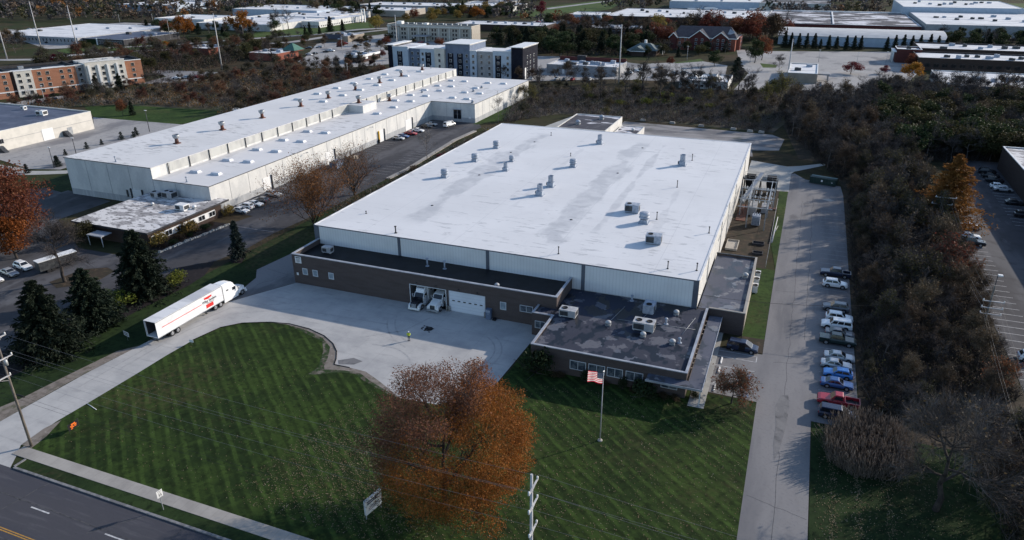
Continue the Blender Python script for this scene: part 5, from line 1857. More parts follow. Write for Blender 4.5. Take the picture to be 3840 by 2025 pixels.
def skeleton(rg, H, spread, trunk_r, clear=.22, limbs=7, sub=4, lean=.0, up=.55, levels=3, vase=False):
    """returns (segments for tubes, twig starts, twig ends): a trunk that divides into limbs, branches and twigs"""
    segs, p0s, p1s = [], [], []
    top = np.array([lean * H * .3, 0, H * (.13 if vase else .62)])
    base = np.zeros(3)
    npts = 5
    tr = [base + (top - base) * i / npts + np.array([rg.normal() * .04 * H * .3, rg.normal() * .04 * H * .3, 0]) * (i > 0) for i in range(npts + 1)]
    for i in range(npts):
        segs.append((tr[i], tr[i + 1], trunk_r * (1 - .75 * i / npts), trunk_r * (1 - .75 * (i + 1) / npts)))
    def branch(p, d, ln, r, lv):
        q = p
        dd = d
        n = 3 if lv < levels else 2
        for i in range(n):
            dd = unit(dd + rg.normal(size=3) * .16 + np.array([0, 0, .12 * up]))
            e = q + dd * ln / n
            r1 = r * (1 - (i + 1) / n * .55)
            if lv < 2:
                segs.append((q, e, r * (1 - i / n * .55), r1))
            else:
                p0s.append((q, max(r * (1 - i / n * .5), .012)))
                p1s.append((e, max(r1, .008)))
            if lv < levels:
                for _ in range(sub if i == n - 1 else max(1, sub - 2)):
                    side = unit(np.cross(dd, rg.normal(size=3)))
                    nd = unit(dd * (.75 + .3 * rg.random()) + side * (.55 + .45 * rg.random()) + np.array([0, 0, .18 * up]))
                    branch(e, nd, ln * (.52 + .22 * rg.random()), r1 * .62, lv + 1)
            q = e
    if vase:
        for i in range(limbs):
            a = i * 2.399 + rg.random() * .5
            el = .72 + .62 * (i + rg.random()) / limbs
            branch(tr[1 + i % 5], unit(np.array([math.cos(a) * math.cos(el), math.sin(a) * math.cos(el), math.sin(el)])), H * (.50 + .14 * rg.random()), trunk_r * .42, 1)
        return segs, p0s, p1s
    for i in range(limbs):
        t = clear + (1 - clear) * (i + .5) / limbs
        z = min(t * H * .62 / .62, H * .6)
        k = min(int(z / (H * .62) * npts), npts - 1)
        f = z / (H * .62) * npts - k
        p = tr[k] + (tr[k + 1] - tr[k]) * f
        a = i * 2.399 + rg.random() * .6
        el = up * (.45 + .9 * t) + rg.normal() * .08
        d = unit(np.array([math.cos(a), math.sin(a), math.tan(min(el, 1.35))]))
        ln = spread * (1.0 - .45 * t) * (.85 + .3 * rg.random())
        branch(p, d, ln * .62, trunk_r * (.55 - .25 * t), 1)
    branch(tr[-1], np.array([0, 0, 1.0]), H * .26, trunk_r * .25, 1)
    return segs, p0s, p1s

def trunk_mesh(name, segs, m, n=6):
    mb = MB()
    for p0, p1, r0, r1 in segs:
        mb.tube(p0, p1, max(r0, .02), max(r1, .015), n if r0 > .12 else 4, 0, False)
    return mb.mesh(name, m)

def bare_tree_mesh(rg, H, spread, r, twigm, barkm, extra=3, leaf=None, nleaf=0, up=.55, limbs=8, sub=4, wmul=1.0, vase=False):
    segs, a, b = skeleton(rg, H, spread, r, limbs=limbs, sub=sub, up=up, vase=vase)
    tm = trunk_mesh('trunk', segs, barkm)
    p0 = np.array([x[0] for x in a]); p1 = np.array([x[0] for x in b])
    w0 = np.array([x[1] for x in a]) * wmul; w1 = np.array([x[1] for x in b]) * wmul
    qs = [twig_quads(rg, p0, p1, w0, w1)]
    # the finest twigs fan from the tips
    n = len(p1) * extra
    i = rg.integers(0, len(p1), n)
    d = unit(unit(p1 - p0)[i] + rg.normal(size=(n, 3)) * .6 + np.array([0, 0, .15]))
    f = rg.random((n, 1))
    s = p0[i] + (p1 - p0)[i] * f
    qs.append(twig_quads(rg, s, s + d * spread * .16 * (.5 + rg.random((n, 1))), .013 * wmul, .006 * wmul))
    q = np.concatenate(qs)
    sl = np.zeros(len(q), int)
    mats = [twigm]
    if leaf:
        j = rg.integers(0, len(p1), nleaf)
        pts = p1[j] + rg.normal(size=(nleaf, 3)) * spread * .07
        lq = leaf_quads(rg, pts, .16)
        q = np.concatenate([q, lq])
        sl = np.concatenate([sl, np.ones(nleaf, int)])
        mats.append(leaf)
    return tm, quads_mesh('crown', q, mats, sl)

def leafy_tree_mesh(rg, H, spread, r, leafm, barkm, n, size, crown_from=.25, squash=.85, blobs=26, limbs=8):
    segs, a, b = skeleton(rg, H * .92, spread * .95, r, clear=crown_from * .8, limbs=limbs, sub=3, levels=2)
    for x, y in zip(a, b):
        segs.append((x[0], y[0], x[1], y[1]))
    tm = trunk_mesh('trunk', segs, barkm)
    cz = H * (crown_from + (1 - crown_from) * .5)
    rz = H * (1 - crown_from) * .5
    bl = []
    for i in range(blobs):
        d = unit(rg.normal(size=3))
        k = .45 + .42 * rg.random()
        taper = 1 - .35 * max(d[2], 0)
        c = np.array([d[0] * spread * k * taper, d[1] * spread * k * taper, cz + d[2] * rz * k])
        s = spread * (.26 + .16 * rg.random())
        bl.append((c[0], c[1], c[2], s, s, s * squash))
    p = cloud_points(rg, bl, n)
    return tm, quads_mesh('crown', leaf_quads(rg, p, size), leafm)

def conifer_mesh(rg, H, spread, r, m, n, size, base=.06, droop=.28, dens=1.0):
    segs = [(np.zeros(3), np.array([0, 0, H * .97]), r, .02)]
    q = []
    layers = int(H * 2.2)
    for i in range(layers):
        t = i / layers
        z = H * (base + (1 - base) * t)
        R0 = spread * (1 - t) ** .78 * (.68 + .55 * rg.random())
        k = max(5, int(11 * (1 - t) * dens + 3))
        for j in range(k):
            a = 2 * PI * (j + rg.random()) / k
            L = R0 * (.62 + .6 * rg.random())
            p0 = np.array([0, 0, z])
            p1 = np.array([math.cos(a) * L, math.sin(a) * L, z - droop * L + .12 * L])
            m_ = max(4, int(n / layers / k))
            f = rg.random((m_, 1)) ** .65
            pts = p0 + (p1 - p0) * f + rg.normal(size=(m_, 3)) * np.array([.17, .17, .13]) * (.4 + L * .22)
            d = unit((p1 - p0)[None, :] / max(L, .1) + rg.normal(size=(m_, 3)) * .55 + np.array([0, 0, -.15]))
            s = size * (.6 + .8 * rg.random((m_, 1)))
            q.append(twig_quads(rg, pts - d * s * .5, pts + d * s, s * .30, s * .10))
            segs.append((p0, p1 * .8 + p0 * .2, .035, .015)) if i % 3 == 0 and j % 2 == 0 else None
    return trunk_mesh('trunk', segs, 'bark', 5), quads_mesh('crown', np.concatenate(q), m)

def bush_mesh(rg, rad, h, m, n, size, twigm=None, ntw=0):
    bl = [(rg.normal() * rad * .35, rg.normal() * rad * .35, h * (.35 + .35 * rg.random()), rad * (.5 + .25 * rg.random()), rad * (.5 + .25 * rg.random()), h * .38) for _ in range(7)]
    p = cloud_points(rg, bl, n, .5)
    p[:, 2] = np.maximum(p[:, 2], .05)
    lq = leaf_quads(rg, p, size)
    a = np.zeros((ntw or 40, 3))
    d = unit(rg.normal(size=(len(a), 3)) * np.array([1, 1, .4]) + np.array([0, 0, 1.0]))
    tw = twig_quads(rg, a + d * .02, a + d * h * (.6 + .5 * rg.random((len(a), 1))), .025, .01)
    return quads_mesh('stems', tw, twigm or 'twig'), quads_mesh('crown', lq, m)

TREE = {}
def proto(key, tm, cm):
    TREE.setdefault(key, []).append((tm, cm))

def build_protos():
    rg = np.random.default_rng(3)
    for i in range(4):
        proto('bare', *bare_tree_mesh(rg, 12, 5.0, .22, 'twig', 'bark_grey', 2, sub=(3, 4)[i % 2], limbs=8, up=(.5, .7)[i // 2], wmul=1.7))
    for i in range(3):
        proto('slender', *bare_tree_mesh(rg, 12, 3.6, .26, 'twig', 'bark', 2, sub=3, limbs=8, up=.95, wmul=2.0))
    for i in range(3):
        proto('thicket', *bare_tree_mesh(rg, 9, 3.6, .12, 'twig', 'bark', 2, 'leaf_brown', 300, up=.9, limbs=9, sub=3, wmul=1.8))
    for i in range(2):
        proto('browning', *bare_tree_mesh(rg, 10, 4.4, .15, 'twig_brown', 'bark', 3, 'leaf_brown', 1500, up=.7))
    for i in range(2):
        proto('olive', *bare_tree_mesh(rg, 10, 4.2, .14, 'twig', 'bark', 3, 'leaf_olive', 1700, up=.7))
    for i in range(2):
        proto('lime', *bare_tree_mesh(rg, 12, 5.4, .2, 'twig', 'bark', 2, 'leaf_yellow', 1900, up=.7, wmul=1.5))
    for i in range(2):
        proto('rusty', *bare_tree_mesh(rg, 8, 3.6, .12, 'twig_brown', 'bark', 3, 'leaf_red', 1300, up=.75))
    for nm, lm, n in (('orange', 'leaf_orange', 3200), ('gold', 'leaf_gold', 2400), ('crimson', 'leaf_crimson', 2600), ('red', 'leaf_red', 2800), ('green', 'leaf_green', 2800), ('dull', 'leaf_olive', 2600), ('brown', 'leaf_brown', 2400)):
        for i in range(2 if nm in ('orange', 'green', 'dull', 'brown') else 1):
            proto(nm, *leafy_tree_mesh(rg, 10, 4.6, .2, lm, 'bark', n, .26, .2))
    for i in range(3):
        proto('conifer', *conifer_mesh(rg, 10, 2.7, .14, 'needles', 3600, .34))
    proto('youngfir', *conifer_mesh(rg, 4, 1.5, .07, 'needles_blue', 1500, .22))
    for nm, lm in (('bushlime', 'leaf_lime'), ('bushgreen', 'leaf_green'), ('bushred', 'leaf_crimson'), ('bushyellow', 'leaf_gold'), ('bushbrown', 'leaf_brown')):
        proto(nm, *bush_mesh(rg, 1.6, 2.2, lm, 800, .14))

build_protos()
BASE_H = {'bare': 12, 'thicket': 9, 'browning': 10, 'olive': 10, 'rusty': 8, 'conifer': 10, 'youngfir': 4, 'bushgreen': 2.2, 'bushred': 2.2, 'bushlime': 2.2, 'slender': 12, 'lime': 12, 'bushyellow': 2.2, 'bushbrown': 2.2}
_tr = np.random.default_rng(77)
def plant(key, name, label, x, y, h, group=None, cat='tree', wide=1.0):
    pr = TREE[key][int(_tr.integers(0, len(TREE[key])))]
    s = h / BASE_H.get(key, 10)
    t = thing(name, label, cat, (x, y, 0), float(_tr.random() * 6.28), group)
    t.scale = (s * wide, s * wide, s)
    link('trunk' if cat == 'tree' else 'stems', pr[0], t)
    link('crown', pr[1], t)
    return t

def hero_trees():
    rg = np.random.default_rng(21)
    # the big orange tree on the front lawn
    H, SP = 19.6, 10.7
    segs, a, b = skeleton(rg, H * .95, SP, .42, clear=.14, limbs=11, sub=4, up=.6, levels=3)
    for x, y in zip(a, b):
        segs.append((x[0], y[0], x[1] * .8, y[1] * .8))
    tm = trunk_mesh('trunk', segs, 'bark')
    tips = np.array([y[0] for y in b])
    bl = []
    for i in range(60):
        c = tips[rg.integers(0, len(tips))]
        s = 1.15 + .9 * rg.random()
        bl.append((c[0], c[1], c[2], s, s, s * .75))
    for i in range(150):
        zz = 1 - 2 * (i + .5) / 150
        rr = math.sqrt(1 - zz * zz)
        d = (rr * math.cos(i * 2.39996), rr * math.sin(i * 2.39996), zz)
        k = .70 + .22 * rg.random()
        s = 1.2 + 1.0 * rg.random()
        bl.append((d[0] * SP * k + 1.0, d[1] * SP * k - .3, H * .52 + d[2] * H * .43 * k, s, s, s * .8))
    p = cloud_points(rg, bl, 135000, .4)
    p = p[p[:, 2] > 1.6]
    u = p[:, 0] * math.cos(.4) - p[:, 1] * math.sin(.4)        # the tree turns its leaves unevenly: plum at the top left, olive low down, where backlit shade is painted in too
    s0 = p[:, 2] / H - .44 - .05 * u + .16 * np.sin(p[:, 0] * .8 + 2) * np.sin(p[:, 1] * .7) + rg.normal(size=len(p)) * .10
    s1 = p[:, 2] / H - .38 + .04 * u + .12 * np.sin(p[:, 1] * .9) + rg.normal(size=len(p)) * .10
    sl = np.where(s0 > .2, 1, np.where(s1 < 0, 2, 0))
    keep = (sl != 1) | (rg.random(len(p)) < .55)
    cm = quads_mesh('crown', leaf_quads(rg, p[keep], .092, .5), ['leaf_maple', 'leaf_maple_plum', 'leaf_maple_olive_shade'], sl[keep])
    t = thing('maple_tree', 'huge rust orange maple standing on the front lawn', 'tree', (-32.8, 60.3, 0), .4)
    link('trunk', tm, t)
    link('crown', cm, t)
    # three big dark spruces beside the drive
    for (x, y, h, sp, lab) in ((-111.9, 69.4, 13.8, 6.2, 'dark spruce nearest the street, leftmost of the big three'), (-113.6, 79.3, 11.6, 5.6, 'dark spruce between two yellow shrubs, middle of the big three'),
                               (-115.7, 92.8, 13.8, 6.2, 'tallest dark spruce, standing farthest from the street')):
        tm, cm = conifer_mesh(rg, h, sp, .24, 'needles', 26000, .36, base=.02, droop=.22, dens=1.6)
        t = thing('spruce_tree', lab, 'tree', (x, y, 0), float(rg.random() * 6), 'big spruces by the drive')
        link('trunk', tm, t)
        link('crown', cm, t)
    tm, cm = conifer_mesh(rg, 9.4, 2.1, .13, 'needles_blue', 5200, .30, base=.1, droop=.3, dens=.8)
    t = thing('spruce_tree', 'slim thin spruce in a round mulch bed by the warehouse drive', 'tree', (-110.2, 113.5, 0))
    link('trunk', tm, t)
    link('crown', cm, t)
    # leafless tree on the island and the small reddish one by the entrance
    tm, cm = bare_tree_mesh(rg, 14.2, 6.8, .38, 'twig', 'bark', 4, limbs=9, sub=4, up=.5)
    t = thing('bare_tree', 'big dark leafless tree on the grass island of the left lot', 'tree', (-136.0, 91.2, 0))
    link('trunk', tm, t)
    link('crown', cm, t)
    tm, cm = bare_tree_mesh(rg, 5.4, 3.9, .15, 'twig_brown', 'bark', 4, 'leaf_red', 1500, up=.35, limbs=9, sub=4, wmul=.8)
    t = thing('small_tree', 'small round reddish tree at the corner of the entrance parking', 'tree', (-3.2, 95.5, 0))
    link('trunk', tm, t)
    link('crown', cm, t)
    # big red tree at the left edge
    tm, cm = leafy_tree_mesh(rg, 21, 10.4, .45, 'leaf_red', 'bark', 13000, .25, .1, .7, 46, 12)
    t = thing('maple_tree', 'large dark red tree filling the left edge of the picture', 'tree', (-164.5, 100.5, 0))
    link('trunk', tm, t)
    link('crown', cm, t)
    tm, cm = leafy_tree_mesh(rg, 11, 5.8, .3, 'leaf_maple', 'bark', 5000, .24, .1, .8, 30, 9)
    t = thing('orange_tree', 'orange tree below the large red one at the left edge', 'tree', (-157.5, 96.5, 0))
    link('trunk', tm, t)
    link('crown', cm, t)
    # vase shaped, nearly leafless trees by the hall corner
    for (x, y, h, sp, nl, lab) in ((-107.8, 137.6, 13.6, 9.0, 9500, 'wide vase shaped tree with golden leaf tips at the white hall corner'), (-112.3, 162.2, 12.2, 7.0, 1800, 'smaller vase shaped tree with few leaves, behind the golden one')):
        tm, cm = bare_tree_mesh(rg, h, sp, .26, 'twig_brown', 'bark', 2, 'leaf_larch', nl, up=.5, limbs=20, sub=3, wmul=1.6, vase=True)
        t = thing('vase_tree', lab, 'tree', (x, y, 0), float(rg.random() * 6))
        link('trunk', tm, t)
        link('crown', cm, t)
    for (x, y, h, lab) in ((-110.4, 202.1, 9.8, 'thin pale leafless tree beside the warehouse car park kerb'), (-109.3, 259.8, 11.5, 'thin pale leafless tree in front of the far end of the warehouse')):
        tm, cm = bare_tree_mesh(rg, h, 4.2, .13, 'twig_pale', 'bark_grey', 2, limbs=8, sub=3, up=.8, wmul=1.2)
        t = thing('bare_tree', lab, 'tree', (x, y, 0))
        link('trunk', tm, t)
        link('crown', cm, t)
    # the oak at the lower right
    tm, cm = bare_tree_mesh(rg, 15.5, 8.8, .40, 'twig', 'bark', 4, 'leaf_brown', 700, up=.42, limbs=10, sub=4)
    t = thing('bare_tree', 'large leafless oak at the lower right, leaning over the lawn', 'tree', (22.1, 81.3, 0), 1.0)
    link('trunk', tm, t)
    link('crown', cm, t)
    # tall orange larch
    tm, cm = conifer_mesh(rg, 18.5, 8.6, .3, 'leaf_larch', 20000, .36, base=.04, droop=.05, dens=1.1)
    t = thing('larch_tree', 'tall pointed orange larch beside the east car park', 'tree', (36.2, 189.5, 0))
    link('trunk', tm, t)
    link('crown', cm, t)
    # shrubs
    sh = [('bushlime', 'round_shrub', 'round yellow green shrub between the two nearer spruces', -116.2, 86.2, 3.0, 1.5), ('bushlime', 'round_shrub', 'round yellow green shrub right of the tallest spruce', -113.4, 98.2, 3.0, 1.1),
          ('bushyellow', 'yellow_bush', 'golden bush at the front corner of the patchy roofed office', -133.2, 113.7, 3.4, 1.15), ('bushyellow', 'yellow_bush', 'golden bush halfway along the patchy roofed office windows', -132.8, 122.6, 3.2, 1.2), ('bushyellow', 'yellow_bush', 'golden bush at the rear corner of the patchy roofed office', -133.1, 136.6, 2.7, .9),
          ('bushgreen', 'green_shrub', 'tall green and yellow shrub at the left corner of the brick office', -33.4, 93.2, 4.6, .85), ('bushgreen', 'green_shrub', 'dark rounded shrub under the canopy end of the brick office', -15.6, 92.9, 2.9, 1.0),
          ('bushgreen', 'green_shrub', 'slim dark shrub between office windows, left one', -25.2, 93.6, 2.4, .5), ('bushgreen', 'green_shrub', 'slim dark shrub between office windows, right one', -19.3, 93.6, 2.2, .5),
          ('bushgreen', 'green_shrub', 'low dark shrub by the walk at the office corner', -8.4, 95.2, 1.2, 1.0)]
    for k, nm, lab, x, y, h, w in sh:
        plant(k, nm, lab, x, y, h, None, 'shrub', w)
    plant('dull', 'evergreen_tree', 'dark green tree in front of the porch of the patchy roofed office', -151.6, 109.4, 5.6, wide=1.2)
    plant('conifer', 'evergreen_tree', 'dark conical tree at the front corner of the patchy roofed office', -139.5, 110.6, 4.2, wide=1.3)
    for i, (x, h) in enumerate(((-29.5, 1.0), (-22.5, .9), (-17.3, .9), (-13, .8), (-11, .8))):
        plant('bushbrown', 'low_shrub', 'low dark shrub in the bed under the office windows', x, 93.5, h, 'low shrubs along the office front', 'shrub', 1.4)
    for i in range(7):
        plant('bushgreen' if i % 2 else 'bushbrown', 'low_shrub', 'low shrub in the mulch between the office windows and the white stones', -131.8 + .5 * (i % 2), 113 + i * 2.6, 1.1 + .3 * (i % 3), 'low shrubs along the patchy roofed office', 'shrub', 1.1)
    st = MB()
    for i in range(34):
        x = -130.2 + 2.0 * i / 34 + random.uniform(-.15, .15)
        y = 110.6 + i * .61
        s = random.uniform(.22, .38)
        st.hexa([(x - s, y - s, 0), (x + s, y - s, 0), (x + s, y + s, 0), (x - s, y + s, 0), (x - s * .6, y - s * .7, s * 1.3), (x + s * .7, y - s * .5, s * 1.4), (x + s * .6, y + s * .6, s * 1.3), (x - s * .7, y + s * .7, s * 1.2)])
    tag(st.build('stone_edging', 'walk_light'), 'row of pale edging stones along the planted bed by the dark drive', 'stones', kind='stuff')

hero_trees()

def inside(poly, x, y):
    c = False
    j = len(poly) - 1
    for i in range(len(poly)):
        if (poly[i][1] > y) != (poly[j][1] > y) and x < (poly[j][0] - poly[i][0]) * (y - poly[i][1]) / (poly[j][1] - poly[i][1]) + poly[i][0]:
            c = not c
        j = i
    return c

def scatter(poly, gap, rg, tries=30000, limit=999):
    xs = [p[0] for p in poly]; ys = [p[1] for p in poly]
    pts = []
    cell = {}
    for _ in range(tries):
        x = min(xs) + rg.random() * (max(xs) - min(xs)); y = min(ys) + rg.random() * (max(ys) - min(ys))
        if not inside(poly, x, y):
            continue
        c = (int(x // gap), int(y // gap))
        if any((x - q[0]) ** 2 + (y - q[1]) ** 2 < gap * gap for i in (-1, 0, 1) for j in (-1, 0, 1) for q in cell.get((c[0] + i, c[1] + j), ())):
            continue
        cell.setdefault(c, []).append((x, y))
        pts.append((x, y))
        if len(pts) >= limit:
            break
    return pts

def undergrowth(name, label, poly, gap, rg, h, mats, mix, ntw=22, nlf=12, size=.13, wid=.03):
    """brush that nobody could count: fans of stems and a few leaves, one mesh"""
    pts = np.array(scatter(poly, gap, rg, 60000, 6000))
    n = len(pts)
    hh = h * (.55 + .9 * rg.random(n))
    i = np.repeat(np.arange(n), ntw)
    b = np.zeros((len(i), 3))
    b[:, :2] = pts[i] + rg.normal(size=(len(i), 2)) * gap * .33
    d = unit(rg.normal(size=(len(i), 3)) * np.array([.75, .75, .2]) + np.array([0, 0, 1.0]))
    ln = hh[i][:, None] * (.45 + .75 * rg.random((len(i), 1)))
    q1 = twig_quads(rg, b, b + d * ln, wid, wid * .4)
    m1 = np.where(rg.random(n) < mix, 0, 1)[i]
    j = np.repeat(np.arange(n), nlf)
    p = np.zeros((len(j), 3))
    p[:, :2] = pts[j] + rg.normal(size=(len(j), 2)) * gap * .42
    p[:, 2] = hh[j] * (.15 + .85 * rg.random(len(j)))
    q2 = leaf_quads(rg, p, size, .6)
    m2 = np.where(rg.random(n) < mix, 2, 3)[j]
    me = quads_mesh(name, np.concatenate([q1, q2]), mats, np.concatenate([m1, m2]))
    return tag(link(name, me), label, 'undergrowth', kind='stuff')

KIND = {'bare': ('bare_tree', 'leafless grey tree'), 'slender': ('slender_tree', 'tall slender leafless tree'), 'thicket': ('slim_tree', 'slim nearly leafless tree'), 'browning': ('brown_tree', 'tree with thin brown leaves'), 'olive': ('olive_tree', 'tree with thin olive leaves'),
        'rusty': ('rusty_tree', 'low tree with rusty red leaves'), 'conifer': ('conifer', 'dark conifer'), 'green': ('green_tree', 'dull green leafy tree'), 'dull': ('olive_tree', 'olive green leafy tree'), 'red': ('red_tree', 'rusty red tree'), 'brown': ('brown_tree', 'tree with thick brown leaves'), 'lime': ('yellowing_tree', 'tree with yellow green leaves'), 'gold': ('gold_tree', 'golden tree'), 'orange': ('orange_tree', 'orange tree')}
def plant_kind(k, place, x, y, h, wide=1.0):
    nm, lb = KIND[k]
    return plant(k, nm, lb + ' ' + place, x, y, h, lb.replace('tree', 'trees').replace('conifer', 'conifers') + ' ' + place, 'tree', wide)

def woods():
    rg = np.random.default_rng(8)
    strip = [(15.6, 99), (19, 98), (24, 104), (31, 108), (36.5, 112), (36.5, 240), (33, 255), (16.5, 222), (15.6, 170)]
    north = [(13, 224), (34, 252), (42, 256), (57, 262), (60, 290), (62, 330), (20, 345), (-6, 318), (-2, 280), (4, 262), (8, 246)]
    kinds = ['bare', 'thicket', 'olive', 'bare', 'browning', 'olive', 'thicket']
    for (x, y) in scatter(strip, 3.8, rg, 24000, 220):
        k = kinds[int(rg.integers(0, len(kinds)))]
        if x > 28.5 and y < 185 and rg.random() < .6:
            k = 'rusty' if rg.random() < .3 else 'browning'
        if x < 18 and rg.random() < .35:
            k = 'olive' if rg.random() < .5 else 'browning'
        edge = min(x - 15.6, 36.5 - x)
        h = (6.0 + 4.5 * rg.random()) * (.62 if edge < 2.5 else 1) * (1.0 if y > 130 else .85) * (.72 if y < 118 else 1)
        plant_kind(k, 'in the wood between the two car parks', x, y, h, 1.1)
    for (x, y) in scatter(north, 4.4, rg, 24000, 230):
        k = ['bare', 'thicket', 'thicket', 'browning', 'bare'][int(rg.integers(0, 5))]
        if x > 26 and y > 250 and rg.random() < .6:
            k = 'green' if rg.random() < .5 else 'dull'
        plant_kind(k, 'in the dense wood behind the green container', x, y, 7.5 + 5 * rg.random(), 1.1)
    south = [(27.5, 93), (30, 98), (37.5, 98), (38, 64), (33, 63), (29.5, 74)]
    for (x, y) in scatter(south, 3.4, rg, 8000, 60):
        k = ['bare', 'thicket', 'browning', 'olive', 'thicket'][int(rg.integers(0, 5))]
        plant_kind(k, 'in the wood at the lower right corner', x, y, 5.5 + 3.5 * rg.random(), 1.15)
    U = ['twig_dark', 'twig', 'leaf_dark', 'leaf_olive']
    undergrowth('undergrowth', 'dark tangled brush under the trees between the car parks', strip, .95, rg, 2.1, U, .6, 24, 12)
    undergrowth('undergrowth', 'dark tangled brush at the lower right corner of the lawn', south, .95, rg, 1.9, U, .6, 24, 12)
    undergrowth('undergrowth', 'dark tangled brush under the wood behind the green container', north, 1.5, rg, 2.6, U, .6, 24, 12, .17, .04)
    # reeds on the lower right lawn
    reeds = [(11.2, 94.5), (9.8, 90), (10.2, 86.4), (13.4, 84.2), (18.2, 85.2), (20.3, 88.5), (20.4, 94.2), (17, 97), (13.5, 97)]
    pts = np.array(scatter(reeds, .16, rg, 90000, 2600))
    n = 5200
    i = rg.integers(0, len(pts), n)
    b = np.zeros((n, 3))
    b[:, :2] = pts[i] + rg.normal(size=(n, 2)) * .1
    d = unit(rg.normal(size=(n, 3)) * .22 + np.array([-.12, -.1, 1]))
    h = 2.0 + 1.2 * rg.random((n, 1))
    q = twig_quads(rg, b, b + d * h, .022, .012)
    pl = twig_quads(rg, b + d * h * .86, b + d * h * 1.08 + rg.normal(size=(n, 3)) * .06, .05, .02)
    o = link('reed_bed', quads_mesh('reed_bed', np.concatenate([q, pl]), 'reed'))
    tag(o, 'patch of tall dry brown reeds on the lower right lawn', 'reeds', kind='stuff')
    # fallen leaves on the lawns
    lawns = [[(-60, 52), (-12, 52), (.2, 52), (.2, 96), (-10, 93), (-37, 90), (-42, 80), (-56, 80)], [(8.5, 60), (26, 60), (26, 94), (8.5, 94)], [(-92, 52), (-60, 52), (-60, 80), (-92, 80)]]
    qs = []
    for poly, n in ((lawns[0], 8000), (lawns[1], 4500), (lawns[2], 700), (lawns[0], 7000)):
        xs = [p[0] for p in poly]; ys = [p[1] for p in poly]
        x = min(xs) + rg.random(n) * (max(xs) - min(xs)); y = min(ys) + rg.random(n) * (max(ys) - min(ys))
        if n == 7000:
            x, y = -45 + rg.normal(size=n) * 8, 63 + rg.normal(size=n) * 7
        if poly is lawns[1]:
            x = np.where(rg.random(n) < .45, np.choose(rg.integers(0, 3, n), [10.6, 13.6, 17.0]) + rg.normal(size=n) * .35, x)
        keep = np.array([inside(poly, a, c) for a, c in zip(x, y)])
        p = np.stack([x[keep], y[keep], np.full(keep.sum(), .085)], 1)
        nrm = unit(rg.normal(size=(len(p), 3)) * .25 + np.array([0, 0, 1]))
        a = unit(np.cross(nrm, unit(rg.normal(size=p.shape))))
        bb = np.cross(nrm, a)
        s = .035 + .06 * rg.random((len(p), 1))
        qs.append(np.stack([p - a * s, p - bb * s * .7, p + a * s, p + bb * s * .7], 1))
    o = link('fallen_leaves', quads_mesh('fallen_leaves', np.concatenate(qs), 'dead_leaf'))
    tag(o, 'pale fallen leaves scattered over the mown lawns', 'leaves', kind='stuff')

woods()

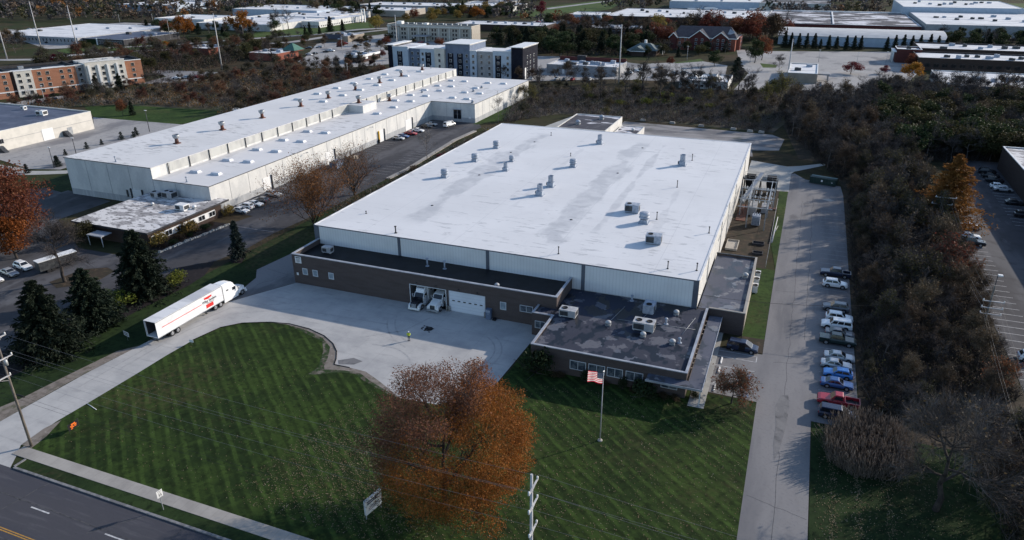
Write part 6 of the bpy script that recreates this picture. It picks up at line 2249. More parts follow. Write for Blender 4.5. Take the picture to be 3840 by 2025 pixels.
def middle_vegetation():
    rg = np.random.default_rng(31)
    # brush behind the hall and gravel yard
    back = [(-118, 300), (-108, 262), (-92, 288), (-66, 284), (-40, 286), (-10, 282), (-4, 322), (-12, 366), (-34, 362), (-62, 352), (-100, 348), (-116, 338)]
    undergrowth('brush', 'grey brown brush field between the gravel yard and the far parking lots', back, 1.7, rg, 1.9, ['twig_pale', 'reed', 'leaf_olive', 'reed'], .6, 24, 12, .2, .05)
    edge = [(-111, 150), (-99, 140), (-93, 150), (-93, 224), (-92, 255), (-107, 262), (-110.5, 228), (-109, 190)]
    undergrowth('brush', 'rough brush strip between the warehouse car park and the white hall', edge, 1.3, rg, 1.3, ['twig_pale', 'twig_brown', 'leaf_brown', 'leaf_olive'], .5, 20, 12, .15, .035)
    for (x, y, h) in ((-109, 306, 14.5), (-84, 318, 15), (-78, 342, 12.5), (-70, 342, 17.5), (-60, 332, 16), (-54, 357, 11), (-46, 353, 12.5), (-93, 330, 9), (-66, 360, 9), (-100, 345, 10), (-38, 340, 9), (-25, 352, 10)):
        plant_kind('slender', 'in the brush field behind the factory', x, y, h, 1.0)
    for (x, y, h) in ((-62, 318, 3), (-55, 322, 2.6), (-74, 312, 2.4), (-90, 322, 2.4), (-48, 326, 2.8), (-36, 318, 2.2), (-58, 335, 3)):
        plant('bushlime', 'lime_bush', 'yellow green bush in the brush field behind the factory', x, y, h, 'yellow green bushes of the brush field', 'shrub', 1.6)
    for (x, y, h, k) in ((-8, 322, 15, 'lime'), (-14, 330, 10, 'lime'), (-20, 336, 8, 'olive'), (-2, 340, 9, 'lime'), (-13, 345, 10, 'dull'), (-40, 352, 9, 'lime'), (-70, 326, 7, 'lime')):
        plant(k, 'leafy_tree', 'tree with yellowing leaves at the right end of the brush field', x, y, h, 'yellowing trees by the brush field')
    for (x, y) in scatter(back, 7.5, rg, 6000, 90):
        k = ['thicket', 'olive', 'browning', 'bare', 'lime', 'slender'][int(rg.integers(0, 6))]
        plant_kind(k, 'low in the brush field behind the factory', x, y, 3.0 + 4.5 * rg.random(), 1.3)
    for (x, y, k, h) in ((-104, 196, 'bushgreen', 2.8), (-107, 188, 'bushbrown', 2.2), (-105, 212, 'bushbrown', 2.4), (-106, 224, 'bushbrown', 2.2), (-103, 240, 'bushyellow', 2.6), (-107, 206, 'bushred', 1.6), (-101, 158, 'bushbrown', 2.0), (-104, 149, 'bushbrown', 2.0)):
        plant(k, 'shrub', 'rough shrub in the strip between warehouse car park and white hall', x, y, h, 'rough shrubs by the hall', 'shrub', 1.3)
    # brush field on the left, between the white warehouse and the hotels
    left = [(-330, 196), (-318, 248), (-308, 262), (-312, 280), (-300, 300), (-296, 330), (-278, 352), (-258, 362), (-232, 360), (-205, 335), (-196, 322), (-196, 232), (-222, 232), (-232, 246), (-286, 241), (-298, 231), (-312, 214)]
    undergrowth('brush', 'reddish brown brush field between the long warehouse and the hotels', left, 2.0, rg, 2.0, ['twig_pale', 'twig_brown', 'leaf_olive', 'leaf_larch'], .55, 22, 16, .26, .055)
    for (x, y) in scatter(left, 6.0, rg, 9000, 170):
        k = ['thicket', 'rusty', 'browning', 'rusty', 'olive', 'bare'][int(rg.integers(0, 6))]
        plant_kind(k, 'in the brush field beside the warehouse', x, y, 4.2 + 4.2 * rg.random(), 1.25)
    plant('red', 'red_tree', 'pointed red tree beside a dark fir on the lawn behind the warehouse', -263.7, 220.8, 7.4, wide=.75)
    plant('conifer', 'fir_tree', 'dark fir beside the pointed red tree on the lawn behind the warehouse', -260.8, 223.0, 6.2, wide=1.0)
    for i, (x, y, h) in enumerate(((-217.9, 154.5, 3.8), (-220.4, 156.0, 3.2), (-228.5, 165.6, 2.2), (-229.1, 174.4, 2.6), (-229.2, 180.6, 2.2), (-229.0, 188.9, 3.1), (-229.1, 195.7, 3.3), (-227.6, 193, 2.4), (-220.0, 145.5, 3.2))):
        plant('youngfir', 'young_fir', 'young blue green fir in the row behind the left edge of the warehouse', x, y, h, 'young firs behind the warehouse')
    # along the near hotel
    for i in range(16):
        x, y = -341 + 16 * (i / 16) + rg.normal() * .6, 226 + 36 * i / 16
        plant('bushred' if i % 3 == 0 else 'bushgreen', 'clipped_bush', 'small clipped bush along the foot of the orange and white hotel', x + 2.2, y, 1.5, 'bushes along the orange hotel', 'shrub', 1.2)
    plant('conifer', 'fir_tree', 'dark fir in front of the white bay of the orange hotel, nearer one', -322, 258, 8.5, wide=1.3)
    plant('conifer', 'fir_tree', 'dark fir in front of the white bay of the orange hotel, farther one', -316, 266.5, 8.5, wide=1.2)

middle_vegetation()

# ------------------------------------------------------------------ poles, wires, signs, flag, yard things
def wire(mb, p0, p1, sag=.8, r=.018, n=8):
    p0, p1 = Vector(p0), Vector(p1)
    q = p0
    for i in range(1, n + 1):
        t = i / n
        e = p0.lerp(p1, t) - Vector((0, 0, sag * 4 * t * (1 - t)))
        mb.tube(q, e, r, r, 3, 0, False)
        q = e

def utility_pole(label, x, y, h, arms, r=.17, m='pole_wood', lean=(0, 0)):
    """arms: (z, half length, axis, offset)"""
    t = thing('utility_pole', label, 'utility pole', (x, y, 0))
    b = MB()
    b.tube((0, 0, -.2), (lean[0], lean[1], h), r, r * .65, 10)
    b.build('pole', m, t)
    for (z, hl, ax, off) in arms:
        a = MB()
        lx, ly = lean[0] * z / h, lean[1] * z / h
        if ax == 'Y':
            a.box(lx + .1, ly - hl + off, z - .07, lx + .24, ly + hl + off, z + .07)
            a.tube((lx + .17, ly + off + hl * .55, z - .07), (lx + .05, ly, z - .8), .025, .025, 5)
            a.tube((lx + .17, ly + off - hl * .55, z - .07), (lx + .05, ly, z - .8), .025, .025, 5)
        else:
            a.box(lx - hl + off, ly - .24, z - .07, lx + hl + off, ly - .1, z + .07)
        ar = a.build('crossarm', 'pole_grey', t)
        for k in (-.92, .92):
            i = MB()
            px, py = (lx + .17, ly + off + hl * k) if ax == 'Y' else (lx + off + hl * k, ly - .17)
            i.lathe([(.05, z + .07), (.11, z + .14), (.06, z + .2), (.11, z + .27), (.04, z + .36), (0, z + .38)], px, py, 8)
            i.build('insulator', 'trim_white', ar)
    return t

def street_utilities():
    p1 = utility_pole('weathered wooden utility pole at the street end of the concrete drive', -91.6, 50.5, 17.2, [(16.9, 1.25, 'Y', 0), (13.9, 1.25, 'Y', 0), (11.4, 1.1, 'Y', -.8)], .2, lean=(-.1, .1))
    b = MB()
    b.lathe([(.22, 13.0), (.22, 13.8), (0, 13.85)], .38, .1, 12)
    b.build('transformer', 'galv', p1)
    p2 = utility_pole('grey utility pole with two white crossarms at the lower middle of the picture', -18.2, 50.0, 17.6, [(16.2, 1.25, 'Y', 0), (14.0, 1.25, 'Y', 0), (11.0, 1.1, 'Y', 0)], .2, 'pole_grey')
    mb = MB()
    for z1, z2, dy in ((16.9, 16.2, 1.15), (16.9, 16.2, -1.15), (13.9, 14.0, 1.15), (13.9, 14.0, -1.15), (11.4, 11.0, .0)):
        for x0, x1 in ((-91.5, -18.1), (-18.1, 52), (-165, -91.5)):
            za = {-91.5: z1 + .3, -18.1: z2 + .3, 52: 14.5, -165: 15.5}
            wire(mb, (x0, 50.3 + dy, za[x0]), (x1, 50.1 + dy, za[x1]), .9, .012)
    o = mb.build('power_lines', 'wire_grey')
    tag(o, 'thin grey power lines strung along the front street', 'power lines')
    mb = MB()
    for z in (8.9, 8.2):
        for x0, x1 in ((-91.5, -18.1), (-18.1, 52), (-165, -91.5)):
            wire(mb, (x0, 50.2, z), (x1, 50.1, z - .4), .7, .016)
    mb.tube((-90.6, 50.25, 8.85), (-89.2, 50.25, 8.8), .12, .12, 6)
    o = mb.build('phone_cable', 'black')
    tag(o, 'black phone cable strung low along the front street', 'cable')
    # line through the wood on the right
    utility_pole('tall utility pole with two pale crossarms in front of the orange larch', 33.9, 184.6, 10.4, [(9.2, 2.2, 'X', .5), (7.6, 2.2, 'X', 0)], .16)
    utility_pole('dark utility pole with three crossarms at the edge of the striped east car park', 34.0, 128.5, 11.2, [(8.4, 1.6, 'X', .4), (7.2, 1.6, 'X', .4), (6.1, 1.6, 'X', .4)], .2)
    mb = MB()
    for dx, z in ((-1.2, 8.5), (1.4, 8.5), (-1.0, 7.2), (1.4, 7.2)):
        wire(mb, (34 + dx, 128.5, z), (34.2 + dx, 184.6, z + .9), 1.6, .012, 10)
        wire(mb, (34 + dx, 128.5, z), (31 + dx, 66, z - .5), 1.2, .012, 10)
    tag(mb.build('power_lines', 'wire_grey'), 'power lines running over the wood beside the east car park', 'power lines')
    mb = MB()
    wire(mb, (-11.85, 117.6, 6.6), (33.9, 129, 9.4), 2.2, .03, 12)
    tag(mb.build('service_cable', 'black'), 'black service cable sagging from the hall corner across the side drive', 'cable')
    # lamp standard beside it
    t = thing('parking_lamp', 'lamp standard with a single white head at the edge of the east car park', 'street lamp', (37.5, 141.8, .04))
    b = MB()
    b.tube((0, 0, 0), (0, 0, 7.9), .09, .07, 8)
    b.build('pole', 'dark_metal', t)
    b = MB()
    b.box(.0, -.3, 7.85, .75, .3, 8.1)
    b.build('lamp_head', 'trim_white', t)

M['wire_grey'] = mat('wire', (.15, .15, .16), rough=.6)
street_utilities()

def signs_and_flag():
    # speed limit
    t = thing('speed_sign', 'white speed limit sign reading 35 between pavement and street', 'road sign', (-64.9, 47.6, .05), 0)
    b = MB()
    b.box(-.04, -.03, 0, .04, .03, 2.95)
    b.build('post', 'galv', t)
    b = MB()
    b.box(-.38, -.055, 2.0, .38, -.035, 3.0)
    pl = b.build('plate', 'trim_white', t)
    pl.rotation_euler = (0, 0, R(82))
    text('lettering', 'SPEED', .17, 'text_dark', pl, face_mtx((0, -.056, 2.84), 'S'), .003)
    text('lettering', 'LIMIT', .17, 'text_dark', pl, face_mtx((0, -.056, 2.64), 'S'), .003)
    text('lettering', '35', .5, 'text_dark', pl, face_mtx((0, -.056, 2.29), 'S'), .003, bold=.01)
    # big two-sided site sign
    t = thing('site_sign', 'large white site sign on posts under the big orange maple', 'sign', (-40.7, 56.4, .05), R(78))
    b = MB()
    for x in (-1.25, 1.25):
        b.box(x - .05, -.05, 0, x + .05, .05, 2.9)
    b.build('post', 'galv', t)
    b = MB()
    b.box(-1.35, -.13, .65, 1.35, -.055, 2.75)
    b.box(-1.35, .055, .65, 1.35, .13, 2.75)
    pl = b.build('board', 'trim_white', t)
    m = MB()
    for s in (-1, 1):
        y0, y1 = (-.14, -.132) if s < 0 else (.132, .14)
        for z, a, e, hh in ((2.3, -1.05, .95, .17), (2.02, -1.05, .6, .17), (1.5, -.9, .9, .10), (1.3, -.9, .5, .10), (1.1, -.9, .7, .08)):
            m.box(a, y0, z, e, y1, z + hh)
    m.build('print', 'text_navy', pl)
    # orange hiring banner
    t = thing('banner_sign', 'black banner on stakes with orange marks beside the drive entrance', 'sign', (-89.1, 55.2, .05), R(95))
    b = MB()
    for x in (-.85, .85):
        b.tube((x, 0, 0), (x, 0, 1.55), .03, .03, 6)
    b.build('stake', 'dark_metal', t)
    b = MB()
    b.box(-.85, -.03, .45, .85, -.01, 1.45)
    b.box(-.85, .01, .45, .85, .03, 1.45)
    bn = b.build('banner', 'black', t)
    o = MB()
    for i, (x, z, w, h) in enumerate(((-.35, 1.12, .7, .2), (-.55, .92, .45, .15), (.1, .92, .42, .15), (-.42, .72, .5, .14), (.15, .7, .3, .14), (-.5, .54, .3, .1))):
        o.box(x, -.04, z, x + w, -.031, z + h)
        o.box(-x - w, .031, z, -x, .04, z + h)
    o.build('orange_marks', 'orange', bn)
    # small two-line sign behind the trailer
    t = thing('lawn_sign', 'small white two line sign in the grass behind the open trailer', 'sign', (-103.4, 77.4, .05), R(-12))
    b = MB()
    b.tube((0, 0, 0), (0, 0, 1.8), .03, .03, 6)
    b.build('post', 'galv', t)
    b = MB()
    b.box(-.8, -.04, .95, .8, -.02, 1.8)
    pl = b.build('plate', 'trim_white', t)
    m = MB()
    m.box(-.4, -.046, 1.48, .65, -.041, 1.62)
    m.box(-.35, -.046, 1.15, .6, -.041, 1.29)
    m.box(-.66, -.046, 1.46, -.5, -.041, 1.64)
    m.box(-.66, -.046, 1.13, -.5, -.041, 1.31)
    m.build('print', 'text_dark', pl)
    t = thing('lawn_sign', 'tiny white sign at the curved lawn edge by the drive', 'sign', (-91.9, 80.4, .05), R(10))
    b = MB()
    b.tube((0, 0, 0), (0, 0, .8), .025, .025, 6)
    b.build('post', 'galv', t)
    b = MB()
    b.box(-.4, -.035, .45, .4, -.02, .95)
    b.build('plate', 'trim_white', t)
    b = MB()
    b.tube((-93.2, 60.7, .09), (-90.6, 60.05, .09), .05, .05, 6)
    tag(b.build('white_pipe', 'trim_white'), 'white plastic pipe lying on the lawn edge by the drive', 'pipe')
    # flagpole
    t = thing('flagpole', 'tall grey flagpole on the front lawn right of the maple', 'flagpole', (-19.06, 79.86, .05))
    b = MB()
    b.lathe([(.35, 0), (.33, .12), (.14, .18)], n=14)
    b.build('base', 'walk', t)
    b = MB()
    b.tube((0, 0, .1), (0, 0, 11.0), .09, .05, 10)
    b.build('pole', 'pole_grey', t)
    b = MB()
    b.lathe([(.0, 10.98), (.1, 11.05), (.13, 11.12), (.1, 11.2), (0, 11.25)], n=10)
    b.build('finial', 'chrome', t)
    # the flag flies from the pole toward -X, rippling
    fl = thing('flag', 'stars and stripes flag flying at the top of the grey flagpole', 'flag', (-19.06, 79.86, .05), R(170))
    Lf, Hf, n = 2.3, 1.65, 16
    def pt(u, v, off=0.0):
        x = .09 + u * Lf * .92
        y = .14 * math.sin(u * 9 + v * 1.2) * u + .1 * u
        z = 10.85 - (1 - v) * Hf - .35 * u * u - .08 * math.sin(u * 6)
        return (x, y + off, z)
    stripes = [MB(), MB()]
    canton = MB()
    for k in range(13):
        v0, v1 = 1 - (k + 1) / 13, 1 - k / 13
        for i in range(n):
            u0, u1 = i / n, (i + 1) / n
            if k < 7 and i < 6:
                canton.face([pt(u0, v0), pt(u1, v0), pt(u1, v1), pt(u0, v1)])
            else:
                stripes[k % 2].face([pt(u0, v0), pt(u1, v0), pt(u1, v1), pt(u0, v1)])
    stripes[0].build('red_stripes', 'red_cloth', fl)
    stripes[1].build('white_stripes', 'white_cloth', fl)
    canton.build('canton', 'navy_cloth', fl)
    st = MB()
    for r in range(9):
        for c in range(6 if r % 2 == 0 else 5):
            u = (.03 + (c + (.5 if r % 2 else 0)) * .06)
            v = 1 - (r + .5 + .3) / 13 * .76
            for off in (.006, -.006):
                x, y, z = pt(u, v, off)
                pts = []
                for j in range(10):
                    rr = .055 if j % 2 == 0 else .022
                    a = PI / 2 + j * PI / 5
                    pts.append((x + rr * math.cos(a), y, z + rr * math.sin(a)))
                st.face(pts)
    st.build('stars', 'trim_white', fl)

M['navy_cloth'] = mat('navy flag cloth', (.03, .045, .13), rough=.8)
M['red_cloth'] = mat_leaf('red flag cloth', [(.62, .035, .04), (.62, .035, .04)], .5)
M['white_cloth'] = mat_leaf('white flag cloth', [(.8, .8, .8), (.8, .8, .8)], .5)
signs_and_flag()

def yard_things():
    # long dark green roll-off container
    t = thing('waste_container', 'long dark green waste container at the end of the side drive', 'container', (9.3, 218.4, .045), R(-16))
    b = MB()
    b.box(-3.5, -1.2, .15, 3.5, 1.2, 1.9)
    for i in range(9):
        x = -3.3 + i * .82
        b.box(x, -1.26, .2, x + .1, -1.2, 1.85)
    b.box(3.5, -1.0, .2, 3.62, 1.0, 1.8)
    b.build('box', 'dumpster', t)
    b = MB()
    b.box(-3.55, .3, 1.902, 3.55, 1.25, 2.0)
    b.build('lid', 'dumpster_lid', t)
    b = MB()
    b.box(-3.55, -1.25, 1.902, 3.55, .298, 1.97)
    b.build('lid', 'dumpster', t)
    b = MB()
    b.box(-.35, -1.275, .9, .15, -1.262, 1.45)
    b.box(2.5, -1.275, .95, 2.85, -1.262, 1.15)
    b.build('sticker', 'trim_white', t)
    # substation, hoppers, conveyor and fence beside the hall
    t = thing('conveyor', 'long pale inclined chute leaning on dark steel beside the hall', 'conveyor', (-8.6, 190, 0))
    b = MB()
    b.hexa([(-2.2, -7.3, 3.1), (-1.2, -7.3, 3.1), (2.3, 7.9, 6.7), (1.3, 7.9, 6.7), (-2.2, -7.3, 3.9), (-1.2, -7.3, 3.9), (2.3, 7.9, 7.4), (1.3, 7.9, 7.4)])
    b.build('chute', 'galv', t)
    b = MB()
    for x, y, z in ((-1.7, -6.8, 3.2), (-.6, -2, 4.3), (.6, 3, 5.4), (1.7, 7.4, 6.6)):
        b.tube((x - .4, y, 0), (x, y, z), .09, .09, 6)
        b.tube((x + .5, y, 0), (x, y, z), .09, .09, 6)
    b.build('trestle', 'dark_metal', t)
    t = thing('steel_platform', 'dark steel platform with railings over two hoppers beside the hall', 'platform', (-7.2, 203.5, 0))
    b = MB()
    b.box(-4.4, -1.3, 3.9, 4.6, 2.4, 4.1)
    for x in (-4.2, 0, 4.4):
        for y in (-1.1, 2.2):
            b.box(x - .1, y - .1, 0, x + .1, y + .1, 3.9)
    b.build('deck', 'dark_metal', t)
    b = MB()
    for y in (-1.25, 2.35):
        for z in (4.6, 5.1):
            b.tube((-4.4, y, z), (4.6, y, z), .035, .035, 5)
        for k in range(7):
            b.tube((-4.4 + 1.5 * k, y, 4.1), (-4.4 + 1.5 * k, y, 5.1), .035, .035, 5)
    b.build('railing', 'galv', t)
    for i, x in enumerate((-2.6, 2.9)):
        q = thing('hopper', ('black hopper beside the hall wall under the steel platform', 'black hopper on the drive side of the steel platform')[i], 'hopper', (-7.2 + x, 203.9, 0))
        b = MB()
        b.hexa([(-.8, -.8, .4), (.8, -.8, .4), (.8, .8, .4), (-.8, .8, .4), (-1.3, -1.2, 3.0), (1.3, -1.2, 3.0), (1.3, 1.2, 3.0), (-1.3, 1.2, 3.0)])
        b.box(-1.3, -1.2, 3.002, 1.3, 1.2, 3.85)
        b.box(-1.2, -1.0, 4.15, 1.2, 1.0, 4.9)
        b.build('bin', 'black', q)
    t = thing('substation', 'electrical substation frame with white insulators and grey transformer beside the hall', 'substation', (-6.0, 181, 0))
    b = MB()
    P = [(-2.1, -7.3), (2.1, -8.0), (-4.4, 1.2), (-1.6, 1.3), (2.2, 1.8), (-2.6, 9.5), (3.2, 9.0)]
    for x, y in P:
        b.box(x - .12, y - .12, 0, x + .12, y + .12, 7.4)
    for z in (5.2, 7.2):
        for y in (-7.4, 1.4, 9.2):
            b.box(-4.6, y - .1, z, 3.4, y + .1, z + .16)
        for x in (-2.2, 2.3):
            b.box(x - .08, -8, z + .17, x + .08, 9.4, z + .3)
    for k in range(5):
        b.tube((-4.2 + k * 1.8, -7.4, 5.3), (-3.2 + k * 1.6, 9.2, 5.3), .03, .03, 4)
    b.build('frame', 'galv', t)
    for i in range(6):
        for j in range(4):
            b = MB()
            b.lathe([(.09, 5.5), (.16, 5.62), (.09, 5.7), (.16, 5.85), (.08, 5.95), (.16, 6.1), (.05, 6.3), (0, 6.32)], -3.6 + i * 1.25, -4 + j * 3.6, 7)
            b.build('insulator', 'trim_white', t)
    b = MB()
    b.box(-1.0, -5.6, .2, .9, -3.6, 2.6)
    for k in range(6):
        b.box(-.95 + k * .34, -5.95, .4, -.8 + k * .34, -5.6, 2.3)
    for x in (-.6, 0, .6):
        b.lathe([(.1, 2.6), (.16, 2.75), (.09, 2.85), (.16, 3.0), (.05, 3.3), (0, 3.35)], x, -4.6, 8)
    b.build('transformer', 'vent_grey', t)
    b = MB()
    b.box(-2.4, 2.4, .05, -.6, 8.4, 2.0)
    b.box(.5, 5.0, .05, 2.2, 8.4, 1.8)
    b.build('switchgear', 'wall_grey', t)
    b = MB()
    b.box(.2, 8.5, .04, 4.2, 9.9, .3)
    b.box(-5, -3, .03, -2.8, 10, .2)
    b.build('plinth', 'rust', t)
    t = thing('chain_fence', 'worn chain link fence along the drive side of the substation yard', 'fence', (-1.9, 149, 0))
    b = MB()
    for k in range(16):
        b.tube((.0, k * 3.0, 0), (0, k * 3.0, 1.9), .04, .04, 6)
    b.tube((0, 0, 1.85), (0, 45, 1.85), .03, .03, 5)
    b.build('posts', 'pole_grey', t)
    b = MB()
    for k in range(90):
        b.tube((0, k * .5, .1), (0, k * .5 + .5, 1.8), .010, .010, 3, 0, False)
        b.tube((0, k * .5 + .5, .1), (0, k * .5, 1.8), .010, .010, 3, 0, False)
    b.build('mesh', 'pole_grey', t)
    b = MB()
    b.tube((-1.6, 165, .3), (-1.2, 183, .5), .22, .09, 6)
    b.tube((-1.3, 172, .4), (-.8, 176, .6), .12, .05, 5)
    tag(b.build('fallen_trunk', 'pole_grey'), 'bleached fallen tree trunk along the substation yard fence', 'tree trunk')
    for i, (x, y, w, d, lab) in enumerate(((-9.9, 160.3, 2.6, 6.0, 'long timber frame bed beside the hall wall'), (-4.1, 157.3, 2.2, 1.6, 'dark open pit box in the yard, nearer of two'), (-4.4, 163.3, 2.6, 1.8, 'dark open pit box in the yard, farther of two'))):
        b = MB()
        for a in ((-w / 2, -d / 2, -w / 2 + .15, d / 2), (w / 2 - .15, -d / 2, w / 2, d / 2), (-w / 2 + .151, -d / 2, w / 2 - .151, -d / 2 + .15), (-w / 2 + .151, d / 2 - .15, w / 2 - .151, d / 2)):
            b.box(a[0], a[1], .0, a[2], a[3], .45)
        b.box(-w / 2 + .16, -d / 2 + .16, 0, w / 2 - .16, d / 2 - .16, .1)
        tag(b.build('timber_bed' if i == 0 else 'pit_box', 'wall_beige' if i == 0 else 'wall_dark', None, (x, y, .03)), lab, 'box')
    for i, y in enumerate((136.8, 140.2, 143.4)):
        o = ac_unit('wall_condenser', ('nearest', 'middle', 'farthest')[i] + ' of three pale condensers beside the right wing wall', (-3.1, y, .05), R(90), 1.5, 1.0, 1.5, 1, 'trim_white', 'condensers along the right wing')
    for i, y in enumerate((107.6, 104.4, 98.9)):
        b = MB()
        b.hexa([(-.14, -1.0, 0), (.14, -1.0, 0), (.14, 1.0, 0), (-.14, 1.0, 0), (-.08, -.96, .18), (.08, -.96, .18), (.08, .96, .18), (-.08, .96, .18)])
        tag(b.build('wheel_stop', 'trim_white', None, (-6.05, y, .042)), ('white wheel stop nearest the parked minivan at the entrance', 'white wheel stop in the middle of the entrance stalls', 'white wheel stop beside the small reddish tree')[i], 'wheel stop', 'wheel stops at the entrance')
    t = thing('equipment_cabinet', 'blue grey cabinet against the brick wall right of the white overhead door', 'cabinet', (-47.7, 107.6, .036))
    b = MB()
    b.box(-.5, -.4, 0, .5, .38, 2.0)
    b.build('cabinet', 'wall_blue', t)
    b = MB()
    b.box(-.38, -.43, 1.35, .38, -.402, 1.85)
    b.box(-.2, -.43, 1.05, .2, -.402, 1.2)
    b.build('panel', 'vent_grey', t)
    b = MB()
    b.box(.9, -.3, 0, 1.5, .3, .35)
    tag(b.build('black_crate', 'black', None, (-47.7, 107.4, .036)), 'small black crate on the ground beside the blue grey cabinet', 'crate')
    t = thing('drain_grate', 'dark sunken drain with scattered debris in the middle of the concrete yard', 'drain', (-56.2, 100.1, .036))
    b = MB()
    b.lathe([(.8, 0), (.78, .03), (.6, .035), (0, .02)], n=14)
    b.build('cover', 'black', t)
    b = MB()
    for k in range(12):
        a = random.uniform(0, 6.28)
        r = random.uniform(.3, 1.2)
        x, y = r * math.cos(a) * 1.3, r * math.sin(a)
        b.hexa([(x - .2, y - .12, .0), (x + .2, y - .12, .0), (x + .15, y + .12, .0), (x - .2, y + .1, .0), (x - .1, y - .08, .12), (x + .1, y - .05, .14), (x + .1, y + .06, .1), (x - .1, y + .06, .1)])
    b.build('debris', 'dark_metal', t)
    # dumpster and rubble in the warehouse car park
    t = thing('waste_container', 'blue grey open waste container by a white warehouse door', 'container', (-133.2, 184.8, .04), R(8))
    b = MB()
    b.hexa([(-1.2, -2.2, .1), (1.2, -2.2, .1), (1.2, 2.2, .1), (-1.2, 2.2, .1), (-1.3, -2.5, 2.0), (1.3, -2.5, 2.0), (1.3, 2.5, 2.0), (-1.3, 2.5, 2.0)])
    b.build('box', 'wall_blue', t)
    b = MB()
    b.box(-1.31, -2.5, 2.002, 1.31, .2, 2.08)
    b.build('lid', 'dark_metal', t)
    b = MB()
    for k in range(22):
        x, y = random.gauss(0, .9), random.gauss(0, .9)
        s = random.uniform(.15, .5)
        z = max(0, .8 - .5 * math.hypot(x, y))
        b.hexa([(x - s, y - s, z * .3), (x + s, y - s, z * .3), (x + s, y + s, z * .3), (x - s, y + s, z * .3), (x - s * .6, y - s * .7, z + s), (x + s * .6, y - s * .7, z + s * .9), (x + s * .5, y + s * .6, z + s), (x - s * .6, y + s * .6, z + s * .8)])
    tag(b.build('rubble_pile', 'wall_tan', None, (-134.6, 195.8, .03)), 'low pile of pale rubble beside the warehouse wall', 'rubble')
    # chain fence on the verge
    b = MB()
    for k in range(20):
        b.tube((-111.2 + .02 * k, 112 + k * 2.0, 0), (-111.2 + .02 * k, 112 + k * 2.0, 1.4), .03, .03, 5)
    tag(b.build('post_fence', 'dark_metal'), 'line of thin dark fence posts between the verge and the warehouse drive', 'fence')

yard_things()

def person():
    """worker in a yellow vest on the concrete yard, arms raised to the chest"""
    t = thing('person', 'person in yellow safety vest and dark trousers standing on the concrete yard', 'person', (-57.45, 95.1, .036), R(200))
    verts, edges, rad = [], [], []
    def jt(p, r, par=None):
        verts.append(p)
        rad.append(r)
        if par is not None:
            edges.append((par, len(verts) - 1))
        return len(verts) - 1
    pel = jt((0, 0, .95), (.15, .11))
    wst = jt((0, 0, 1.1), (.14, .10), pel)
    ch = jt((0, -.01, 1.32), (.17, .12), wst)
    nk = jt((0, -.01, 1.50), (.06, .06), ch)
    hd0 = jt((0, .02, 1.60), (.085, .09), nk)
    hd1 = jt((0, .03, 1.70), (.09, .10), hd0)
    jt((0, .02, 1.80), (.055, .06), hd1)
    for s in (1, -1):
        sh = jt((s * .19, -.01, 1.43), (.075, .075), ch)
        el = jt((s * .27, .06, 1.16), (.05, .05), sh)
        wr = jt((s * .14, .27, 1.24), (.036, .036), el)
        hp = jt((s * .09, .33, 1.27), (.04, .025), wr)
        for k in range(4):
            f0 = jt((s * .09 - s * .02 + .014 * k * s, .38, 1.26 + .02 * k - .03), (.010, .010), hp)
            jt((s * .05 + .012 * k * s, .41 - .004 * k, 1.26 + .018 * k - .03), (.008, .008), f0)
        jt((s * .06, .34, 1.32), (.011, .011), hp)
        hipj = jt((s * .10, 0, .88), (.09, .095), pel)
        kn = jt((s * .11, .03, .50), (.062, .065), hipj)
        an = jt((s * .12, -.01, .09), (.042, .045), kn)
        jt((s * .13, .16, .045), (.045, .035), an)
    me = bpy.data.meshes.new('body')
    me.from_pydata(verts, edges, [])
    o = link('body', me, t)
    sk = o.modifiers.new('skin', 'SKIN')
    for i, r in enumerate(rad):
        me.skin_vertices[0].data[i].radius = r
    me.skin_vertices[0].data[0].use_root = True
    sb = o.modifiers.new('smooth', 'SUBSURF')
    sb.levels = 1
    sb.render_levels = 1
    me.materials.append(M['cloth_dark'])
    b = MB()   # vest
    def ell(z, rx, ry, n=14, oy=0):
        return [(rx * math.cos(2 * PI * j / n), oy + ry * math.sin(2 * PI * j / n), z) for j in range(n)]
    b.loft([ell(.98, .205, .165), ell(1.15, .20, .16), ell(1.34, .235, .175, oy=-.01), ell(1.46, .20, .14, oy=-.01)], 0, False, True)
    for s in (1, -1):
        b.tube((s * .19, -.01, 1.44), (s * .26, .05, 1.2), .105, .09, 10)
        b.tube((s * .26, .05, 1.2), (s * .17, .2, 1.22), .09, .07, 10)
    b.build('safety_vest', 'hivis', t)
    b = MB()
    b.loft([ell(1.14, .208, .168), ell(1.19, .206, .166)], 0, False, True)
    b.build('reflective_band', 'galv', t)
    b = MB()
    b.lathe([(.0, 1.86), (.07, 1.85), (.11, 1.80), (.125, 1.73), (.14, 1.72), (.14, 1.71), (.11, 1.715)], 0, .02, 14)
    b.build('hard_hat', 'trim_white', t)
    b = MB()
    b.loft([[(.08 * math.cos(a), .04 + .075 * math.sin(a), z) for a in [2 * PI * j / 12 for j in range(12)]] for z in (1.56, 1.71)], 0, True, True)
    b.box(-.012, .11, 1.62, .012, .14, 1.66)
    b.build('face', 'skin', t)
    for s in (1, -1):
        b = MB()
        b.box(s * .12 - .05, -.06, 0, s * .12 + .05, .2, .10)
        b.build('boot', 'black', t)

M['cloth_dark'] = mat('dark work clothes', (.018, .022, .04), rough=.9)
M['hivis'] = mat('yellow green vest', (.62, .72, .05), rough=.6)
M['skin'] = mat('skin', (.42, .26, .19), rough=.6)
person()

